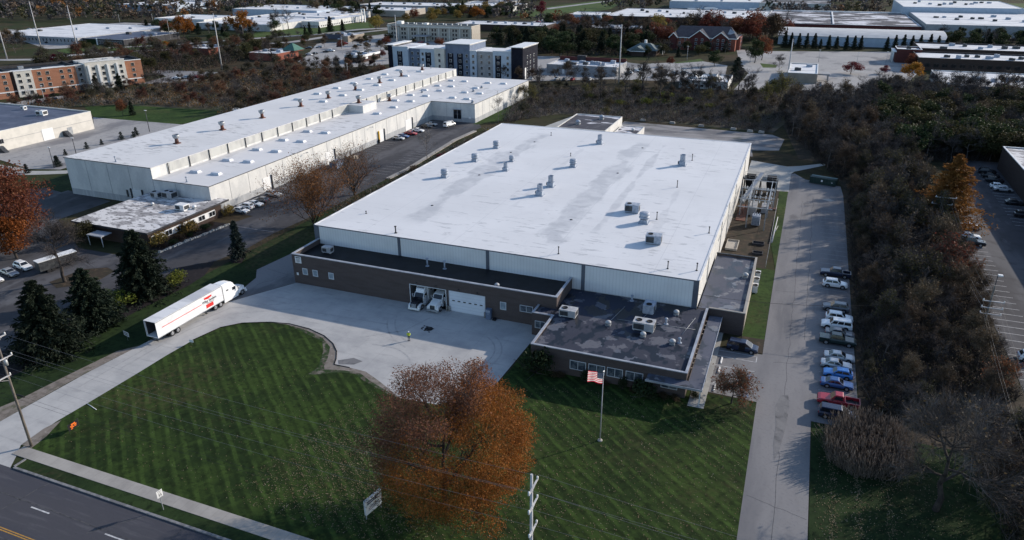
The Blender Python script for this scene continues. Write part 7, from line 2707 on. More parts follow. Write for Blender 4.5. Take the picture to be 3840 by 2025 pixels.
# ------------------------------------------------------------------ buildings farther off
def flat(name, label, x0, y0, x1, y1, h, wall, roof, cat='building', cop='coping', par=.5, units=0, base=None, ug=None):
    t = thing(name, label, cat, (x0, y0, 0))
    wl, rf = shell(t, x1 - x0, y1 - y0, h, wall, roof, par, .35, cop, .2)
    rg = random.Random(int(abs(x0 * 7 + y0)))
    for i in range(units):
        b = MB()
        x, y = (x1 - x0) * (.12 + .76 * (i + .5) / units), (y1 - y0) * rg.uniform(.25, .75)
        w, d, hh = rg.uniform(1.0, 2.0), rg.uniform(.8, 1.4), rg.uniform(1.1, 1.8)
        b.box(x - w, y - d, h - par + .06, x + w, y + d, h - par + hh)
        b.box(x - w * .8, y - d * .8, h - par + hh + .002, x + w * .1, y + d * .8, h - par + hh + .15)
        b.build('roof_unit', 'vent_grey' if rg.random() < .6 else 'dark_metal', rf)
    return t

def win_row(t, x0, x1, n, z, w, h, facing='S', off=0.0, **kw):
    for i in range(n):
        u = x0 + (x1 - x0) * (i + .5) / n
        if facing == 'S':
            far_window(t, u, off, z, w, h, 'S', **kw)
        elif facing == 'E':
            far_window(t, off, u, z, w, h, 'E', **kw)
        else:
            far_window(t, off, u, z, w, h, 'W', **kw)

def strip(t, name, m, x0, y0, z0, x1, y1, z1):
    b = MB()
    b.box(x0, y0, z0, x1, y1, z1)
    return b.build(name, m, t)

def orange_hotel():
    t = thing('hotel', 'four storey orange brick and white hotel at the left edge', 'hotel', (-354.2, 216.7, 0), R(65.9))
    L, D, H = 78.0, 19.0, 12.2
    segs = [(0, 9, 'wall_cream', 0), (9, 19, 'brick_orange', .3), (19, 20.6, 'brick_brown', 1.2), (20.6, 28, 'wall_cream', 0), (28, 47, 'brick_orange', .3), (47, 51, 'wall_grey', 1.6), (51, 69.5, 'wall_cream', -1.4), (69.5, 78, 'brick_orange', .3)]
    for a, b, m, off in segs:
        hh = H + (1.2 if m == 'wall_cream' and off < -1 else 0)
        k = MB()
        k.box(a + .001, off, -.3, b - .001, D, hh - .9)
        k.box(a + .001, off, hh - .899, b - .001, off + .5, hh - .3)
        k.build('wall', m, t)
        c = MB()
        c.box(a - .06, off - .15, hh - .298, b + .06, off + .7, hh)
        c.box(a, off - .06, 2.6, b, off - .003, 3.1)
        c.build('cornice', 'trim_white', t)
    r = MB()
    r.box(.3, 2.9, H - .82, L - .3, D - .5, H - .7)
    rf = r.build('roof', 'roof_black', t)
    p = MB()
    for a in (18, 46, 60, L - .4):
        p.box(a, 2.95, H - .698, a + .35, D - .5, H + .3)
    p.box(.3, D - .45, H - .898, L - .3, D, H + .3)
    p.build('parapet', 'wall_dark', rf)
    pt = MB()
    for a, b in ((6, 17), (21, 30), (34, 44)):
        pt.box(a, 3.4, H - .696, b, 8.5, H - .6)
    pt.build('roof_patch', 'roof_far_white', rf)
    for i, a in enumerate((8, 25, 50, 57, 63, 69)):
        u = MB()
        u.box(a, 10, H - .69, a + 2.2, 12, H + .6)
        u.build('roof_unit', 'galv', rf)
    for z in (1.1, 3.7, 6.4, 9.1):
        for xs, off in (((2.5, 6.5), 0), ((11.5, 16.5), .3), ((22.6, 26.2), 0), ((31, 34.6, 40.6, 44.2), .3), ((49,), 1.6), ((54.6, 59, 63.4, 67.4), -1.4), ((73.7,), .3)):
            for x in xs:
                far_window(t, x, off, z, 1.5, 1.7, 'S', frame='wall_cream', ac=.5)
    pl = MB()
    for x in (52.3, 56.8, 61.2, 65.6):
        pl.box(x - .4, -1.9, -.3, x + .4, -1.402, 11.6)
    pl.build('pilaster', 'trim_white', t)

def blue_hotel():
    t = thing('hotel', 'modern four storey hotel in blue, navy and white panels behind the warehouse', 'hotel', (-217.5, 361, 0))
    X = lambda x: x + 217.5
    segs = [(-218.6, -215.2, 'wall_navy', 1.2, 15.2), (-215, -205.3, 'wall_paleblue', 0, 14.6), (-205.2, -198.1, 'wall_blue', 1.5, 13.8), (-198, -188.8, 'wall_paleblue', .4, 14.0), (-188.7, -182.7, 'wall_cream', -.6, 14.6),
            (-182.6, -168.1, 'wall_blue', .8, 17.2), (-168, -164.1, 'wall_paleblue', .4, 14.0), (-164, -154.5, 'wall_grey', 1.2, 13.8), (-154.4, -143.8, 'wall_paleblue', 0, 14.4), (-143.7, -137.2, 'wall_navy', -.8, 16.8)]
    for a, b, m, off, hh in segs:
        k = MB()
        k.box(X(a), off, -.3, X(b), 22, hh - .8)
        k.box(X(a), off, hh - .798, X(b), off + .4, hh - .3)
        k.build('wall', m, t)
        r = MB()
        r.box(X(a) + .02, off + .402, hh - .79, X(b) - .02, 21.9, hh - .66)
        r.build('roof', 'roof_far_white', t)
        c = MB()
        o = .9 if hh > 15 else .1
        c.box(X(a) - o * (1 if a != -218.6 else 1), off - o, hh - .296, X(b) + o * .6, 22 if hh > 15 else off + .6, hh)
        c.build('roof_cap', 'trim_white', t)
    cols = {-210.5: ('wall_navy', 0, 3.2), -193.0: ('wall_navy', .4, 3.4), -179.6: ('wall_navy', .8, 3.4), -174.0: ('wall_navy', .8, 3.4), -151.4: ('wall_navy', 0, 3.4)}
    for x, (m, off, w) in cols.items():
        strip(t, 'panel', m, X(x) - w / 2, off - .06, .2, X(x) + w / 2, off - .003, 12.0)
    for z in (1.2, 4.2, 7.2, 10.2):
        for x, off in ((-210.5, -.06), (-203.4, 1.5), (-199.8, 1.5), (-196.4, .4), (-193, .34), (-185.7, -.6), (-179.6, .74), (-174.0, .74), (-170.0, .8), (-166, .4), (-161.5, 1.2), (-157, 1.2), (-151.4, -.06), (-146, 0)):
            far_window(t, X(x), off, z, 1.4, 1.7, 'S', frame='frame_white', ac=.5)
        for y in (6, 10.5, 16):
            far_window(t, X(-137.2), y, z, 1.3, 1.7, 'E', frame='trim_white', ac=.5)
    strip(t, 'panel', 'trim_white', X(-137.2) + .003, 2.2, .2, X(-137.2) + .05, 4.0, 6.0)

def beige_hotel():
    t = thing('hotel', 'long beige three storey hotel with pilasters and a dark roof', 'hotel', (-305.5, 508, 0))
    W, D, H = 71.5, 15.5, 11.8
    shell(t, W, D, H, 'wall_beige', 'roof_black', .25, .3, 'wall_cream', .2)
    p = MB()
    for i in range(9):
        x = .6 + i * (W - 1.8) / 8
        p.box(x, -.5, -.3, x + .7, -.06, 9.8)
    p.box(-.1, -.55, 9.82, W + .1, -.06, 11.0)
    p.build('pilaster', 'wall_cream', t)
    for z in (1.2, 4.2, 7.2):
        for i in range(8):
            x = .9 + (i + .5) * (W - 1.8) / 8
            for dx in (-1.2, 1.2):
                far_window(t, x + dx, 0, z, 1.5, 2.0, 'S', frame='wall_beige', ac=.5)
    strip(t, 'porch_roof', 'wall_grey', 26, -9, 4.0, 38, -.6, 4.6)
    q = MB()
    for x in (26.5, 37):
        for y in (-8.6,):
            q.box(x, y, 0, x + .6, y + .6, 4)
    q.build('porch_post', 'wall_cream', t)
    u = MB()
    for i in range(14):
        u.box(10 + i * 4.2, 4 + (i % 3) * 2, H - .2, 10.8 + i * 4.2, 4.8 + (i % 3) * 2, H + .7)
    u.box(6.5, 3, H - .6, 11, 7, H + 1.8)
    u.box(30, 3, H - .6, 33, 6, H + 1.0)
    u.build('roof_unit', 'trim_white', t)
    text('lettering', 'Hampton Inn', 1.9, 'brick_maroon', t, face_mtx((7.4, -.56, 10.4), 'S'), .06, bold=.03, sx=.8)

def gable_house():
    """brick hotel with a dark hipped and gabled roof"""
    t = thing('hotel', 'brick hotel with a steep dark gabled roof among trees', 'hotel', (-89, 517, 0))
    W, D, He = 43, 27, 8.2
    b = MB()
    b.box(0, 0, -.3, W, D, He)
    b.box(W - 1, 8, -.3, W + 2.4, D - 3, He)
    b.build('wall', 'brick_red', t)
    r = MB()
    r.loft([[(-1, -1, He), (-1, D + 1, He), (-.5, D / 2, He + .3)], [(3, -1, He + .02), (3, D + 1, He + .02), (4, D / 2, He + 6.3)], [(W - 3, -1, He + .02), (W - 3, D + 1, He + .02), (W - 5, D / 2, He + 6.3)], [(W + 1, -1, He), (W + 1, D + 1, He), (W + .6, D / 2, He + .3)]], 0)
    rf = r.build('roof', 'roof_shingle', t)
    for xc, w, hh, dp in ((2.2, 4.6, 2.6, 3), (19.5, 12.5, 4.6, 4), (33.5, 9.5, 3.6, 3)):
        g = MB()
        y0 = -1.6
        g.loft([[(xc - w / 2, y0, -.3), (xc + w / 2, y0, -.3), (xc + w / 2, y0, He + .1), (xc, y0, He + hh), (xc - w / 2, y0, He + .1)], [(xc - w / 2, 1, -.3), (xc + w / 2, 1, -.3), (xc + w / 2, 1, He + .1), (xc, 1, He + hh), (xc - w / 2, 1, He + .1)]], 0)
        g.build('gable_wall', 'brick_maroon', t)
        rr = MB()
        for s in (-1, 1):
            rr.hexa([(xc + s * (w / 2 + .8), y0 - .6, He - .4), (xc, y0 - .6, He + hh + .2), (xc, D / 2 - 2, He + hh + .2), (xc + s * (w / 2 + .8), 6, He - .4),
                     (xc + s * (w / 2 + .8), y0 - .6, He - .15), (xc, y0 - .6, He + hh + .45), (xc, D / 2 - 2, He + hh + .45), (xc + s * (w / 2 + .8), 6, He - .15)])
        rr.build('gable_roof', 'roof_shingle', rf)
        tr = MB()
        for s in (-1, 1):
            tr.hexa([(xc + s * (w / 2 + .8), y0 - .8, He - .7), (xc, y0 - .8, He + hh - .1), (xc, y0 - .62, He + hh - .1), (xc + s * (w / 2 + .8), y0 - .62, He - .7),
                     (xc + s * (w / 2 + .8), y0 - .8, He - .1), (xc, y0 - .8, He + hh + .5), (xc, y0 - .62, He + hh + .5), (xc + s * (w / 2 + .8), y0 - .62, He - .1)])
        tr.build('gable_trim', 'trim_white', rf)
    tr = MB()
    tr.box(-1.05, -1.12, He - .35, W + 1.05, -1.0, He + .1)
    tr.box(W + 1.0, -1.0, He - .35, W + 1.12, D + 1, He + .1)
    tr.build('eave_trim', 'trim_white', t)
    rr = MB()
    rr.hexa([(37, 4, He + 2.0), (41, 4, He + 1.6), (41.5, 7, He + 3.2), (38, 8, He + 5.0), (37, 4, He + 2.4), (41, 4, He + 2.0), (41.5, 7, He + 3.6), (38, 8, He + 5.4)])
    rr.build('roof_vent', 'galv', rf)
    for z in (1.0, 3.7, 6.2):
        for x in (6.5, 10, 27, 39.5):
            far_window(t, x, 0, z, 1.3, 1.5, 'S')
        for x, in ((17.5,), (21.5,), (31.8,), (35.2,)):
            far_window(t, x, -1.6, z, 1.5, 1.6, 'S')
        for y in (11, 15, 19):
            far_window(t, W + 2.4, y, z, 1.3, 1.5, 'E')

def lodge():
    t = thing('lodge', 'low lodge with grey green hip roofs left of the gabled hotel', 'lodge', (-109, 474, 0))
    b = MB()
    b.box(0, 4, -.3, 18, 18, 3.2)
    b.box(3, 0, -.3, 11, 4, 3.2)
    b.build('wall', 'brick_brown', t)
    r = MB()
    r.loft([[(-1, 3, 3.2), (19, 3, 3.2), (19, 19, 3.2), (-1, 19, 3.2)], [(6, 10, 7), (13, 10, 7), (13, 12, 7), (6, 12, 7)]], 0)
    rf = r.build('roof', 'roof_slate_green', t)
    g = MB()
    g.loft([[(2, -1, 3.2), (12, -1, 3.2), (7, -1, 6.0)], [(2, 9, 3.2), (12, 9, 3.2), (7, 9, 6.0)]], 0)
    g.build('porch_gable', 'roof_slate_green', rf)
    c = MB()
    c.box(8.5, 13, 5, 10, 14.5, 8.8)
    c.build('chimney', 'trim_white', rf)
    e = MB()
    e.box(1.9, -1.06, 2.9, 12.1, -1.0, 3.25)
    e.box(-1.05, 2.9, 2.9, 1.9, 2.98, 3.25)
    e.build('eave_trim', 'trim_white', t)
    t2 = thing('pavilion', 'small open pavilion with a pale hip roof between lodge and gabled hotel', 'pavilion', (-92, 489, 0))
    r = MB()
    r.loft([[(-5, -4, 3), (5, -4, 3), (5, 4, 3), (-5, 4, 3)], [(-1, -.4, 5.6), (1, -.4, 5.6), (1, .4, 5.6), (-1, .4, 5.6)]], 0)
    r.build('roof', 'roof_far_white', t2)
    p = MB()
    for x in (-4, 4):
        for y in (-3, 3):
            p.box(x - .2, y - .2, 0, x + .2, y + .2, 3)
    p.build('post', 'trim_white', t2)

def background_buildings():
    orange_hotel()
    blue_hotel()
    beige_hotel()
    gable_house()
    lodge()
    # the low building at the left with a blue grey roof
    t = flat('industrial_building', 'low grey white industrial building with a blue grey roof at the left edge', -330, 150, -253.6, 198.3, 6.9, 'wall_cream', 'roof_blue', cop='wall_white', par=.5)
    far_window(t, 76.4, 12, 2.6, 1.6, 1.6, 'E', frame='wall_grey')
    strip(t, 'overhead_door', 'trim_white', 76.405, 27, .1, 76.5, 31.4, 4.2)
    strip(t, 'dock_door', 'wall_dark', 76.405, 3.0, .8, 76.5, 7.0, 4.2)
    strip(t, 'side_door', 'galv', 76.405, 37, .1, 76.48, 39, 2.8)
    strip(t, 'wall_band', 'wall_grey', 76.405, .5, 3.5, 76.45, 48, 3.62)
    b = MB()
    for y in (10, 34.8):
        b.hexa([(76.5, y, 0), (79.8, y, 0), (79.8, y + 1.6, 0), (76.5, y + 1.6, 0), (76.5, y, 2.0), (77.4, y, 2.0), (77.4, y + 1.6, 2.0), (76.5, y + 1.6, 2.0)])
    b.build('dock_steps', 'dark_metal', t)
    ac_unit('rooftop_air_conditioner', 'pale air conditioner in the middle of the blue grey roof at the left', (-266.5, 188, 6.45), R(10), 3.2, 2.4, 1.7, 1, 'trim_white')
    ac_unit('rooftop_air_conditioner', 'pale air conditioner at the left picture edge on the blue grey roof', (-273, 172.5, 6.45), R(5), 3.0, 2.2, 1.7, 1, 'trim_white')
    ac_unit('rooftop_air_conditioner', 'small pale air conditioner at the back of the blue grey roof', (-283, 193, 6.45), 0, 1.8, 1.4, 1.3, 1, 'trim_white')
    # rear left
    t = flat('office_building', 'wide grey office building with a white and dark roof beside a full car park', -612, 404, -512, 500, 5.0, 'wall_grey', 'roof_far_white', par=.3, units=4)
    win_row(t, 4, 96, 24, 1.5, 1.4, 2.4, 'S')
    t2 = flat('office_building', 'dark fronted wing of the wide grey office building, pale patchy roof', -511.5, 408, -470, 462, 4.6, 'wall_dark', 'roof_blue', par=.3, units=3)
    win_row(t2, 16, 40, 9, 1.2, 1.8, 2.0, 'S')
    strip(t2, 'green_wall', 'lawn_dark', 4, -.2, .1, 14, -.003, 3.8)
    strip(t2, 'white_pier', 'trim_white', 14.2, -.4, 0, 15.2, -.003, 5.0)
    t = flat('shop_building', 'red brick shop with a white roof by a bright yellow tree', -394, 388, -372, 406, 4.4, 'brick_red', 'roof_far_white', units=4)
    t = flat('warehouse', 'white warehouse left of the big orange tree in the far distance', -580, 543, -520, 590, 7.0, 'wall_white', 'roof_far_white', units=3)
    t = flat('warehouse', 'low pale factory range between two orange trees in the far distance', -518, 530, -436, 640, 5.5, 'wall_white', 'roof_far_white', units=7)
    t = flat('warehouse', 'blue grey factory with a white roof at the far left of the school', -590, 660, -480, 730, 7.5, 'wall_paleblue', 'roof_far_white', units=4)
    t = flat('school_building', 'long white building with rows of square windows on a far lawn', -434, 572, -415, 650, 5.4, 'wall_white', 'roof_far_white', units=3)
    win_row(t, 1, 19, 8, .8, 1.4, 1.4, 'S')
    win_row(t, 2, 76, 26, .8, 1.5, 1.4, 'E', 19.0)
    t = flat('school_building', 'rear block of the long white building, broad white roof', -500, 610, -434.5, 690, 5.8, 'wall_white', 'roof_far_white', units=5)
    a = MB()
    for x in (0, 3.2):
        a.box(x, 0, 0, x + .9, .9, 11.5)
    a.box(0, 0, 11.502, 4.1, .9, 12.4)
    for k in range(3):
        a.box(-5 + k * 1.6, -2, 0, -4.4 + k * 1.6, -1.4, 5)
    a.box(-5, -2, 5.002, -.4, -1.4, 5.6)
    o = a.build('entrance_arch', 'trim_white', None, (-410, 634, 0))
    tag(o, 'white open frame tower at the end of the long white building', 'arch')
    t = flat('warehouse', 'tan and brown warehouse with a broad white roof behind the spruces', -475, 703, -400, 748, 6.2, 'wall_beige', 'roof_far_white', units=5)
    t = flat('warehouse', 'long grey warehouse with a white roof, second behind the spruces', -500, 770, -372, 822, 6.6, 'wall_grey', 'roof_far_white', units=8)
    t = flat('warehouse', 'distant red end block of the long grey warehouse', -371, 770, -356, 790, 6.2, 'brick_red', 'roof_far_white')
    t = flat('warehouse', 'faint pale warehouse at the upper left horizon', -790, 690, -700, 760, 7, 'wall_paleblue', 'roof_far_white', units=2)
    t = flat('warehouse', 'faint grey warehouse left of the horizon trees', -800, 770, -735, 830, 7, 'wall_grey', 'roof_far_white', units=2)
    t = flat('warehouse', 'low distant building with grey roof above the beige hotel', -400, 855, -350, 910, 6, 'wall_grey', 'roof_snowy', units=2)
    t = flat('warehouse', 'distant white roofed range above the gold trees', -392, 800, -318, 850, 6, 'wall_white', 'roof_far_white', units=3)
    t = flat('warehouse', 'long low white roofed building between beige hotel and dark firs', -290, 596, -208, 628, 5.2, 'brick_brown', 'roof_far_white', units=7)
    # restaurants
    t = flat('restaurant', 'red brick restaurant with a green pyramid roof', -331, 379, -309.5, 401, 4.6, 'brick_red', 'roof_far_white', units=4, cat='restaurant')
    win_row(t, 6, 20, 4, 1.2, 1.1, 1.5, 'E', 21.5, frame='wall_dark')
    b = MB()
    b.box(13.5, 15.5, 4.0, 23.4, 25.4, 4.6)
    b.build('tower_wall', 'brick_red', t)
    b = MB()
    b.loft([[(13, 15, 4.602), (24, 15, 4.602), (24, 26, 4.602), (13, 26, 4.602)], [(18, 20, 8.6), (19, 20, 8.6), (19, 21, 8.6), (18, 21, 8.6)]], 0)
    b.build('pyramid_roof', 'roof_green', t)
    t = flat('restaurant', 'tan restaurant with a sloping grey roof front and white roof top', -345, 482, -325, 505, 4.6, 'wall_tan', 'roof_far_white', units=4, cat='restaurant')
    b = MB()
    b.loft([[(-1, -3.5, 2.4), (15, -3.5, 2.4), (15, .0, 2.4), (-1, .0, 2.4)], [(-1, -.3, 5.6), (15, -.3, 5.6), (15, -.05, 5.6), (-1, -.05, 5.6)]], 0)
    b.build('sloping_roof', 'roof_snowy', t)
    t = flat('restaurant', 'small brick restaurant with a white fascia band and tall roof units', -266, 389, -254.5, 412, 4.3, 'brick_brown', 'roof_far_white', units=5, cop='trim_white', cat='restaurant')
    strip(t, 'fascia', 'trim_white', -.12, -.12, 3.2, 11.62, -.056, 4.5)
    strip(t, 'fascia', 'trim_white', 11.556, -.12, 3.2, 11.65, 23, 4.5)
    for i, y in enumerate((4, 8.5, 13, 18)):
        far_window(t, 11.5, y, .9, 2.4, 1.6, 'E', frame='brick_red')
    strip(t, 'wall_sign', 'trim_white', 11.556, 5.4, 1.9, 11.7, 8.0, 3.0)
    # strip shop
    t = flat('strip_building', 'long grey strip building with a dark red back parapet and white roof', -134, 389, -94.3, 412.5, 4.9, 'wall_grey', 'roof_far_white', units=9, par=.7)
    strip(t, 'back_parapet', 'brick_maroon', .4, 22.4, 4.2, 39.3, 23.1, 6.4)
    strip(t, 'entrance_block', 'wall_dark', 11, 22.0, 4.2, 16, 24.5, 7.2)
    strip(t, 'back_door', 'trim_white', 9, -.06, .1, 10.4, -.003, 2.6)
    t = flat('restaurant', 'low white restaurant with pointed skylights on its white roof', -57, 366, -34, 389, 3.9, 'wall_white', 'roof_far_white', units=0, par=.5, cat='restaurant')
    win_row(t, 1, 21, 7, .8, 1.6, 1.4, 'S')
    b = MB()
    for x in (6, 16.5):
        b.loft([[(x - 2, 8, 3.47), (x + 2, 8, 3.47), (x + 2, 15, 3.47), (x - 2, 15, 3.47)], [(x - .1, 8.2, 5.4), (x + .1, 8.2, 5.4), (x + .1, 14.8, 5.4), (x - .1, 14.8, 5.4)]], 0)
    b.box(8.5, 9, 3.47, 14, 13, 4.1)
    b.build('roof_gable', 'trim_white', t)
    # right half of the background
    t = flat('warehouse', 'white box warehouse with a broad white roof in the far centre', -216, 683, -183, 720, 8.0, 'wall_paleblue', 'roof_far_white', units=0)
    t = flat('warehouse', 'very broad white factory roof behind the yellow and red trees', -182.5, 690, -40, 790, 7.2, 'brick_brown', 'roof_far_white', units=12)
    t = flat('shop_building', 'dark brick range with a thin white roof in front of the broad white factory', -172, 597, -106, 626, 5.0, 'brick_brown', 'roof_far_white', units=10)
    win_row(t, 2, 64, 16, 1.2, 2.4, 2.0, 'S')
    t = flat('factory', 'dark roofed factory with white patches at the upper right', -40, 664, 79, 806, 6.6, 'brick_maroon', 'roof_snowy', units=0, cop='trim_white', par=.3, cat='factory')
    strip(t, 'roof_ridge', 'roof_far_white', 55, .5, 6.4, 56.2, 141, 7.0)
    strip(t, 'roof_ridge', 'roof_far_white', 2, 138, 6.36, 117, 141.5, 7.2)
    win_row(t, 6, 112, 12, 2.4, 4.2, 1.4, 'S', pane='pane')
    t = flat('factory', 'big pale blue grey factory with a white roof at the upper right corner', 81.5, 660, 175, 790, 8.8, 'wall_grey', 'roof_far_white', units=11, cat='factory', par=.3)
    t = flat('factory', 'raised rear hall of the pale blue grey factory, long white roof', 76, 792, 172, 905, 13.0, 'wall_paleblue', 'roof_far_white', units=12, cat='factory', par=.4)
    # arched long white warehouse
    t = thing('arched_warehouse', 'long white warehouse with a low arched roof behind a row of conifers', 'warehouse', (-21.5, 571, 0))
    W, D, H = 106, 46, 6.2
    b = MB()
    b.box(0, 0, -.3, W, D, H - .05)
    b.build('wall', 'wall_paleblue', t)
    rings = []
    for x in (-.6, W + .6):
        rings.append([(x, -.6 + (D + 1.2) * k / 10, H + 3.4 * math.sin(PI * k / 10) ** .8) for k in range(11)] + [(x, D * .5, H - .02)])
    b = MB()
    b.loft(rings, 0)
    b.build('roof', 'roof_arch', t)
    # brick bank-like building with stepped white roofs
    t = flat('office_building', 'brown brick office with many units on its white roof, right of the empty lot', 57, 465, 165, 496, 7.0, 'brick_brown', 'roof_far_white', units=16, cop='wall_dark', par=.9)
    win_row(t, 3, 105, 24, 2.2, 2.6, 2.0, 'S', frame='wall_dark')
    t = flat('office_building', 'rear wing of the brown brick office with a stepped white roof', 62, 510, 150, 545, 7.2, 'brick_brown', 'roof_far_white', units=10, cop='wall_dark', par=.9)
    t = flat('office_building', 'brick entrance block with tall white columns at the corner of the brown office', 48.6, 494.5, 61.8, 509.5, 8.0, 'brick_maroon', 'roof_far_white', units=1, cop='trim_white', par=.9)
    q = MB()
    for x in (-1.4,):
        for y in (.5, 4, 7.5, 11, 14.5):
            q.lathe([(.35, 0), (.3, 5.8), (.4, 6)], x, y, 10)
    q.box(-1.9, 0, 6.002, -.06, 15, 6.6)
    q.build('columns', 'trim_white', t)
    t = flat('bank', 'small drive through bank with a plain white roof in the empty lot', -8.2, 399.5, 5.9, 436, 5.0, 'wall_tan', 'roof_far_white', units=2, cop='trim_white', cat='bank')
    b = MB()
    b.box(14.4, 8, 3.2, 20, 16, 3.9)
    for x, y in ((19, 9), (19, 15)):
        b.box(x, y, 0, x + .6, y + .6, 3.2)
    b.build('drive_canopy', 'wall_grey', t)
    strip(t, 'lane_island', 'walk', 16.6, -7, .05, 18.4, 7, .6)
    t = flat('warehouse', 'white roofed building half hidden behind leafless trees at the right', 60, 385, 112, 432, 5.0, 'wall_grey', 'roof_far_white', units=6, cop='trim_white')
    t = flat('brick_building', 'long dark brown brick building with a white roof at the right edge', 58.9, 150, 130, 254.0, 7.0, 'brick_brown', 'roof_patchy', cop='trim_white', par=.4)
    ac_unit('rooftop_air_conditioner', 'air conditioner on the white roof of the brown brick building at the right edge', (69.5, 243, 6.65), 0, 3.0, 2.2, 1.6, 1, 'vent_grey')
    # horizon
    t = flat('warehouse', 'grey warehouse on the horizon right of centre', -160, 905, -45, 960, 8, 'wall_paleblue', 'roof_far_white', units=3)
    t = flat('warehouse', 'pale yellow and grey warehouse at the top right horizon', -58, 890, 15, 960, 8.5, 'wall_cream', 'roof_snowy')
    for i in range(7):
        x, y = -140 + i * 16, 835 + (i % 3) * 14
        b = MB()
        b.box(-6, -1.3, 1.1, 6, 1.3, 4.1)
        b.box(-5.5, -1.0, .5, -3.5, 1.0, 1.1)
        b.box(6.2, -1.2, .6, 8.4, 1.2, 3.4)
        o = b.build('parked_trailer', 'trim_white', None, (x, y, .06))
        o.rotation_euler = (0, 0, R(-12 + 10 * (i % 3)))
        tag(o, 'white truck trailer in the far yard behind the red and orange trees', 'trailer', 'white trailers in the far yard')

M['roof_arch'] = mat('ribbed pale arched roof', (.56, .56, .555), (.50, .50, .50), .15, rough=.7)
background_buildings()

# ------------------------------------------------------------------ far trees, poles and cars
def far_things():
    rg = np.random.default_rng(51)
    # named trees of the background
    spec = [('orange', 'orange_tree', 'tall orange tree left of the white factory range, far left', -468, 465, 18, 1.0), ('orange', 'orange_tree', 'rounded orange tree beside the black sign tower, far left', -446, 505, 20, 1.15), ('red', 'red_tree', 'dark red tree just left of the tall orange one', -508, 486, 13, .9),
            ('dull', 'leafy_tree', 'olive green bushy tree at the corner of the wide grey office building', -464, 371, 8.5, 1.3), ('crimson', 'red_tree', 'crimson bushy tree behind the roof of the orange hotel', -437, 326, 5.6, 1.5), ('gold', 'yellow_tree', 'small bright yellow tree in front of the red brick shop', -372, 376, 6.0, .9), ('orange', 'orange_tree', 'small orange tree left of the red brick shop', -428, 407, 5.5, 1.2),
            ('bare', 'bare_tree', 'broad dark leafless oak in front of the white school, right one', -433, 551, 18, 1.2), ('bare', 'bare_tree', 'broad dark leafless oak in front of the white school, left one', -440, 543, 17, 1.1),
            ('conifer', 'spruce_tree', 'small spruce leftmost in the group on the school lawn', -386, 512, 7.5, 1.0), ('conifer', 'spruce_tree', 'medium spruce second from left on the school lawn', -385, 517, 10.5, 1.0), ('conifer', 'spruce_tree', 'small spruce third from left on the school lawn', -382, 526, 7, 1.0), ('conifer', 'spruce_tree', 'tallest spruce of the group on the school lawn', -386, 547, 12.8, 1.15), ('conifer', 'spruce_tree', 'spruce rightmost in the group on the school lawn', -378, 554, 9.8, 1.05),
            ('gold', 'gold_tree', 'broad gold brown tree left of the beige hotel', -355, 571, 12.5, 1.3), ('gold', 'gold_tree', 'low gold tree just behind the beige hotel roof, left one', -372, 655, 8, 1.5), ('red', 'red_tree', 'red tree behind the middle of the beige hotel roof', -368, 664, 13, .9), ('gold', 'gold_tree', 'bright gold round tree behind the beige hotel roof', -346, 659, 8.5, 1.6), ('gold', 'gold_tree', 'yellow tree farther right behind the beige hotel', -332, 688, 9.5, 1.2), ('orange', 'orange_tree', 'orange brown spreading tree at the right of the beige hotel', -313, 694, 12.5, 1.5),
            ('crimson', 'red_tree', 'single dark red tree on the far centre lawn', -262, 742, 16, .9), ('gold', 'gold_tree', 'yellow green tree in front of the broad white factory', -116, 611, 16, 1.0), ('bare', 'bare_tree', 'tall leafless tree left of the dark brick range', -168, 578, 19.5, .9),
            ('red', 'red_tree', 'big rust red tree behind the gabled hotel, left one', -72, 600, 21, 1.15), ('red', 'red_tree', 'big rust red tree behind the gabled hotel, middle one', -40, 590, 22, 1.1), ('brown', 'brown_tree', 'big brown tree at the right end of the gabled hotel', -25, 560, 20, 1.1), ('bare', 'bare_tree', 'large half bare tree behind the gabled hotel roof', -82, 620, 20, 1.2),
            ('conifer', 'pine_tree', 'dark spreading pine beside the white restaurant', -33, 398, 12, 1.6), ('green', 'leafy_tree', 'dark green tree at the bend of the far road', -29, 466, 13.5, 1.1), ('red', 'red_tree', 'reddish tree just above the dark green tree at the road bend', -26, 480, 15, .9), ('green', 'leafy_tree', 'green tree in front of the gabled hotel wall', -50, 445, 9.0, 1.3), ('red', 'red_tree', 'small reddish tree in the lot before the lodge', -74, 436, 6, .9),
            ('crimson', 'red_tree', 'broad crimson bush like tree in the middle of the big empty lot', 23, 439, 6.6, 1.9), ('crimson', 'red_tree', 'small crimson tree at the right of the big empty lot', 40, 445, 4.6, 1.4), ('orange', 'orange_tree', 'bright orange tree in front of the brown brick office', 51, 425, 9.8, 1.25), ('brown', 'brown_tree', 'dark brownish red tree at the near corner of the empty lot', 41, 390, 7.2, 1.4), ('bare', 'bare_tree', 'leafless grey tree left of the small bank', -14, 440, 8.5, 1.2), ('red', 'red_tree', 'dark red tree against the corner of the brown brick office', 55, 470, 9, 1.0)]
    for k, nm, lab, x, y, h, w in spec:
        plant(k, nm, lab, x, y, h, None, 'tree', w)
    for i, (x, y, h) in enumerate([(-16, 550, 11.2), (-12, 552, 10.2), (-7, 550, 10.1), (-2, 552, 10.1), (3, 550, 10.4), (7, 552, 6.6), (12, 550, 9.4), (17, 552, 8.6), (23, 551, 9.5), (28, 553, 9.3), (32, 553, 9.4), (48, 556, 8.8), (53, 558, 10), (58, 557, 10.6), (63, 558, 10), (68, 560, 10.4), (74, 562, 11), (79, 564, 9.8), (84, 566, 8.6)]):
        plant('conifer', 'spruce_tree', 'dark conifer in the planted row before the arched white warehouse', x, y, h, 'conifer row before the arched warehouse')
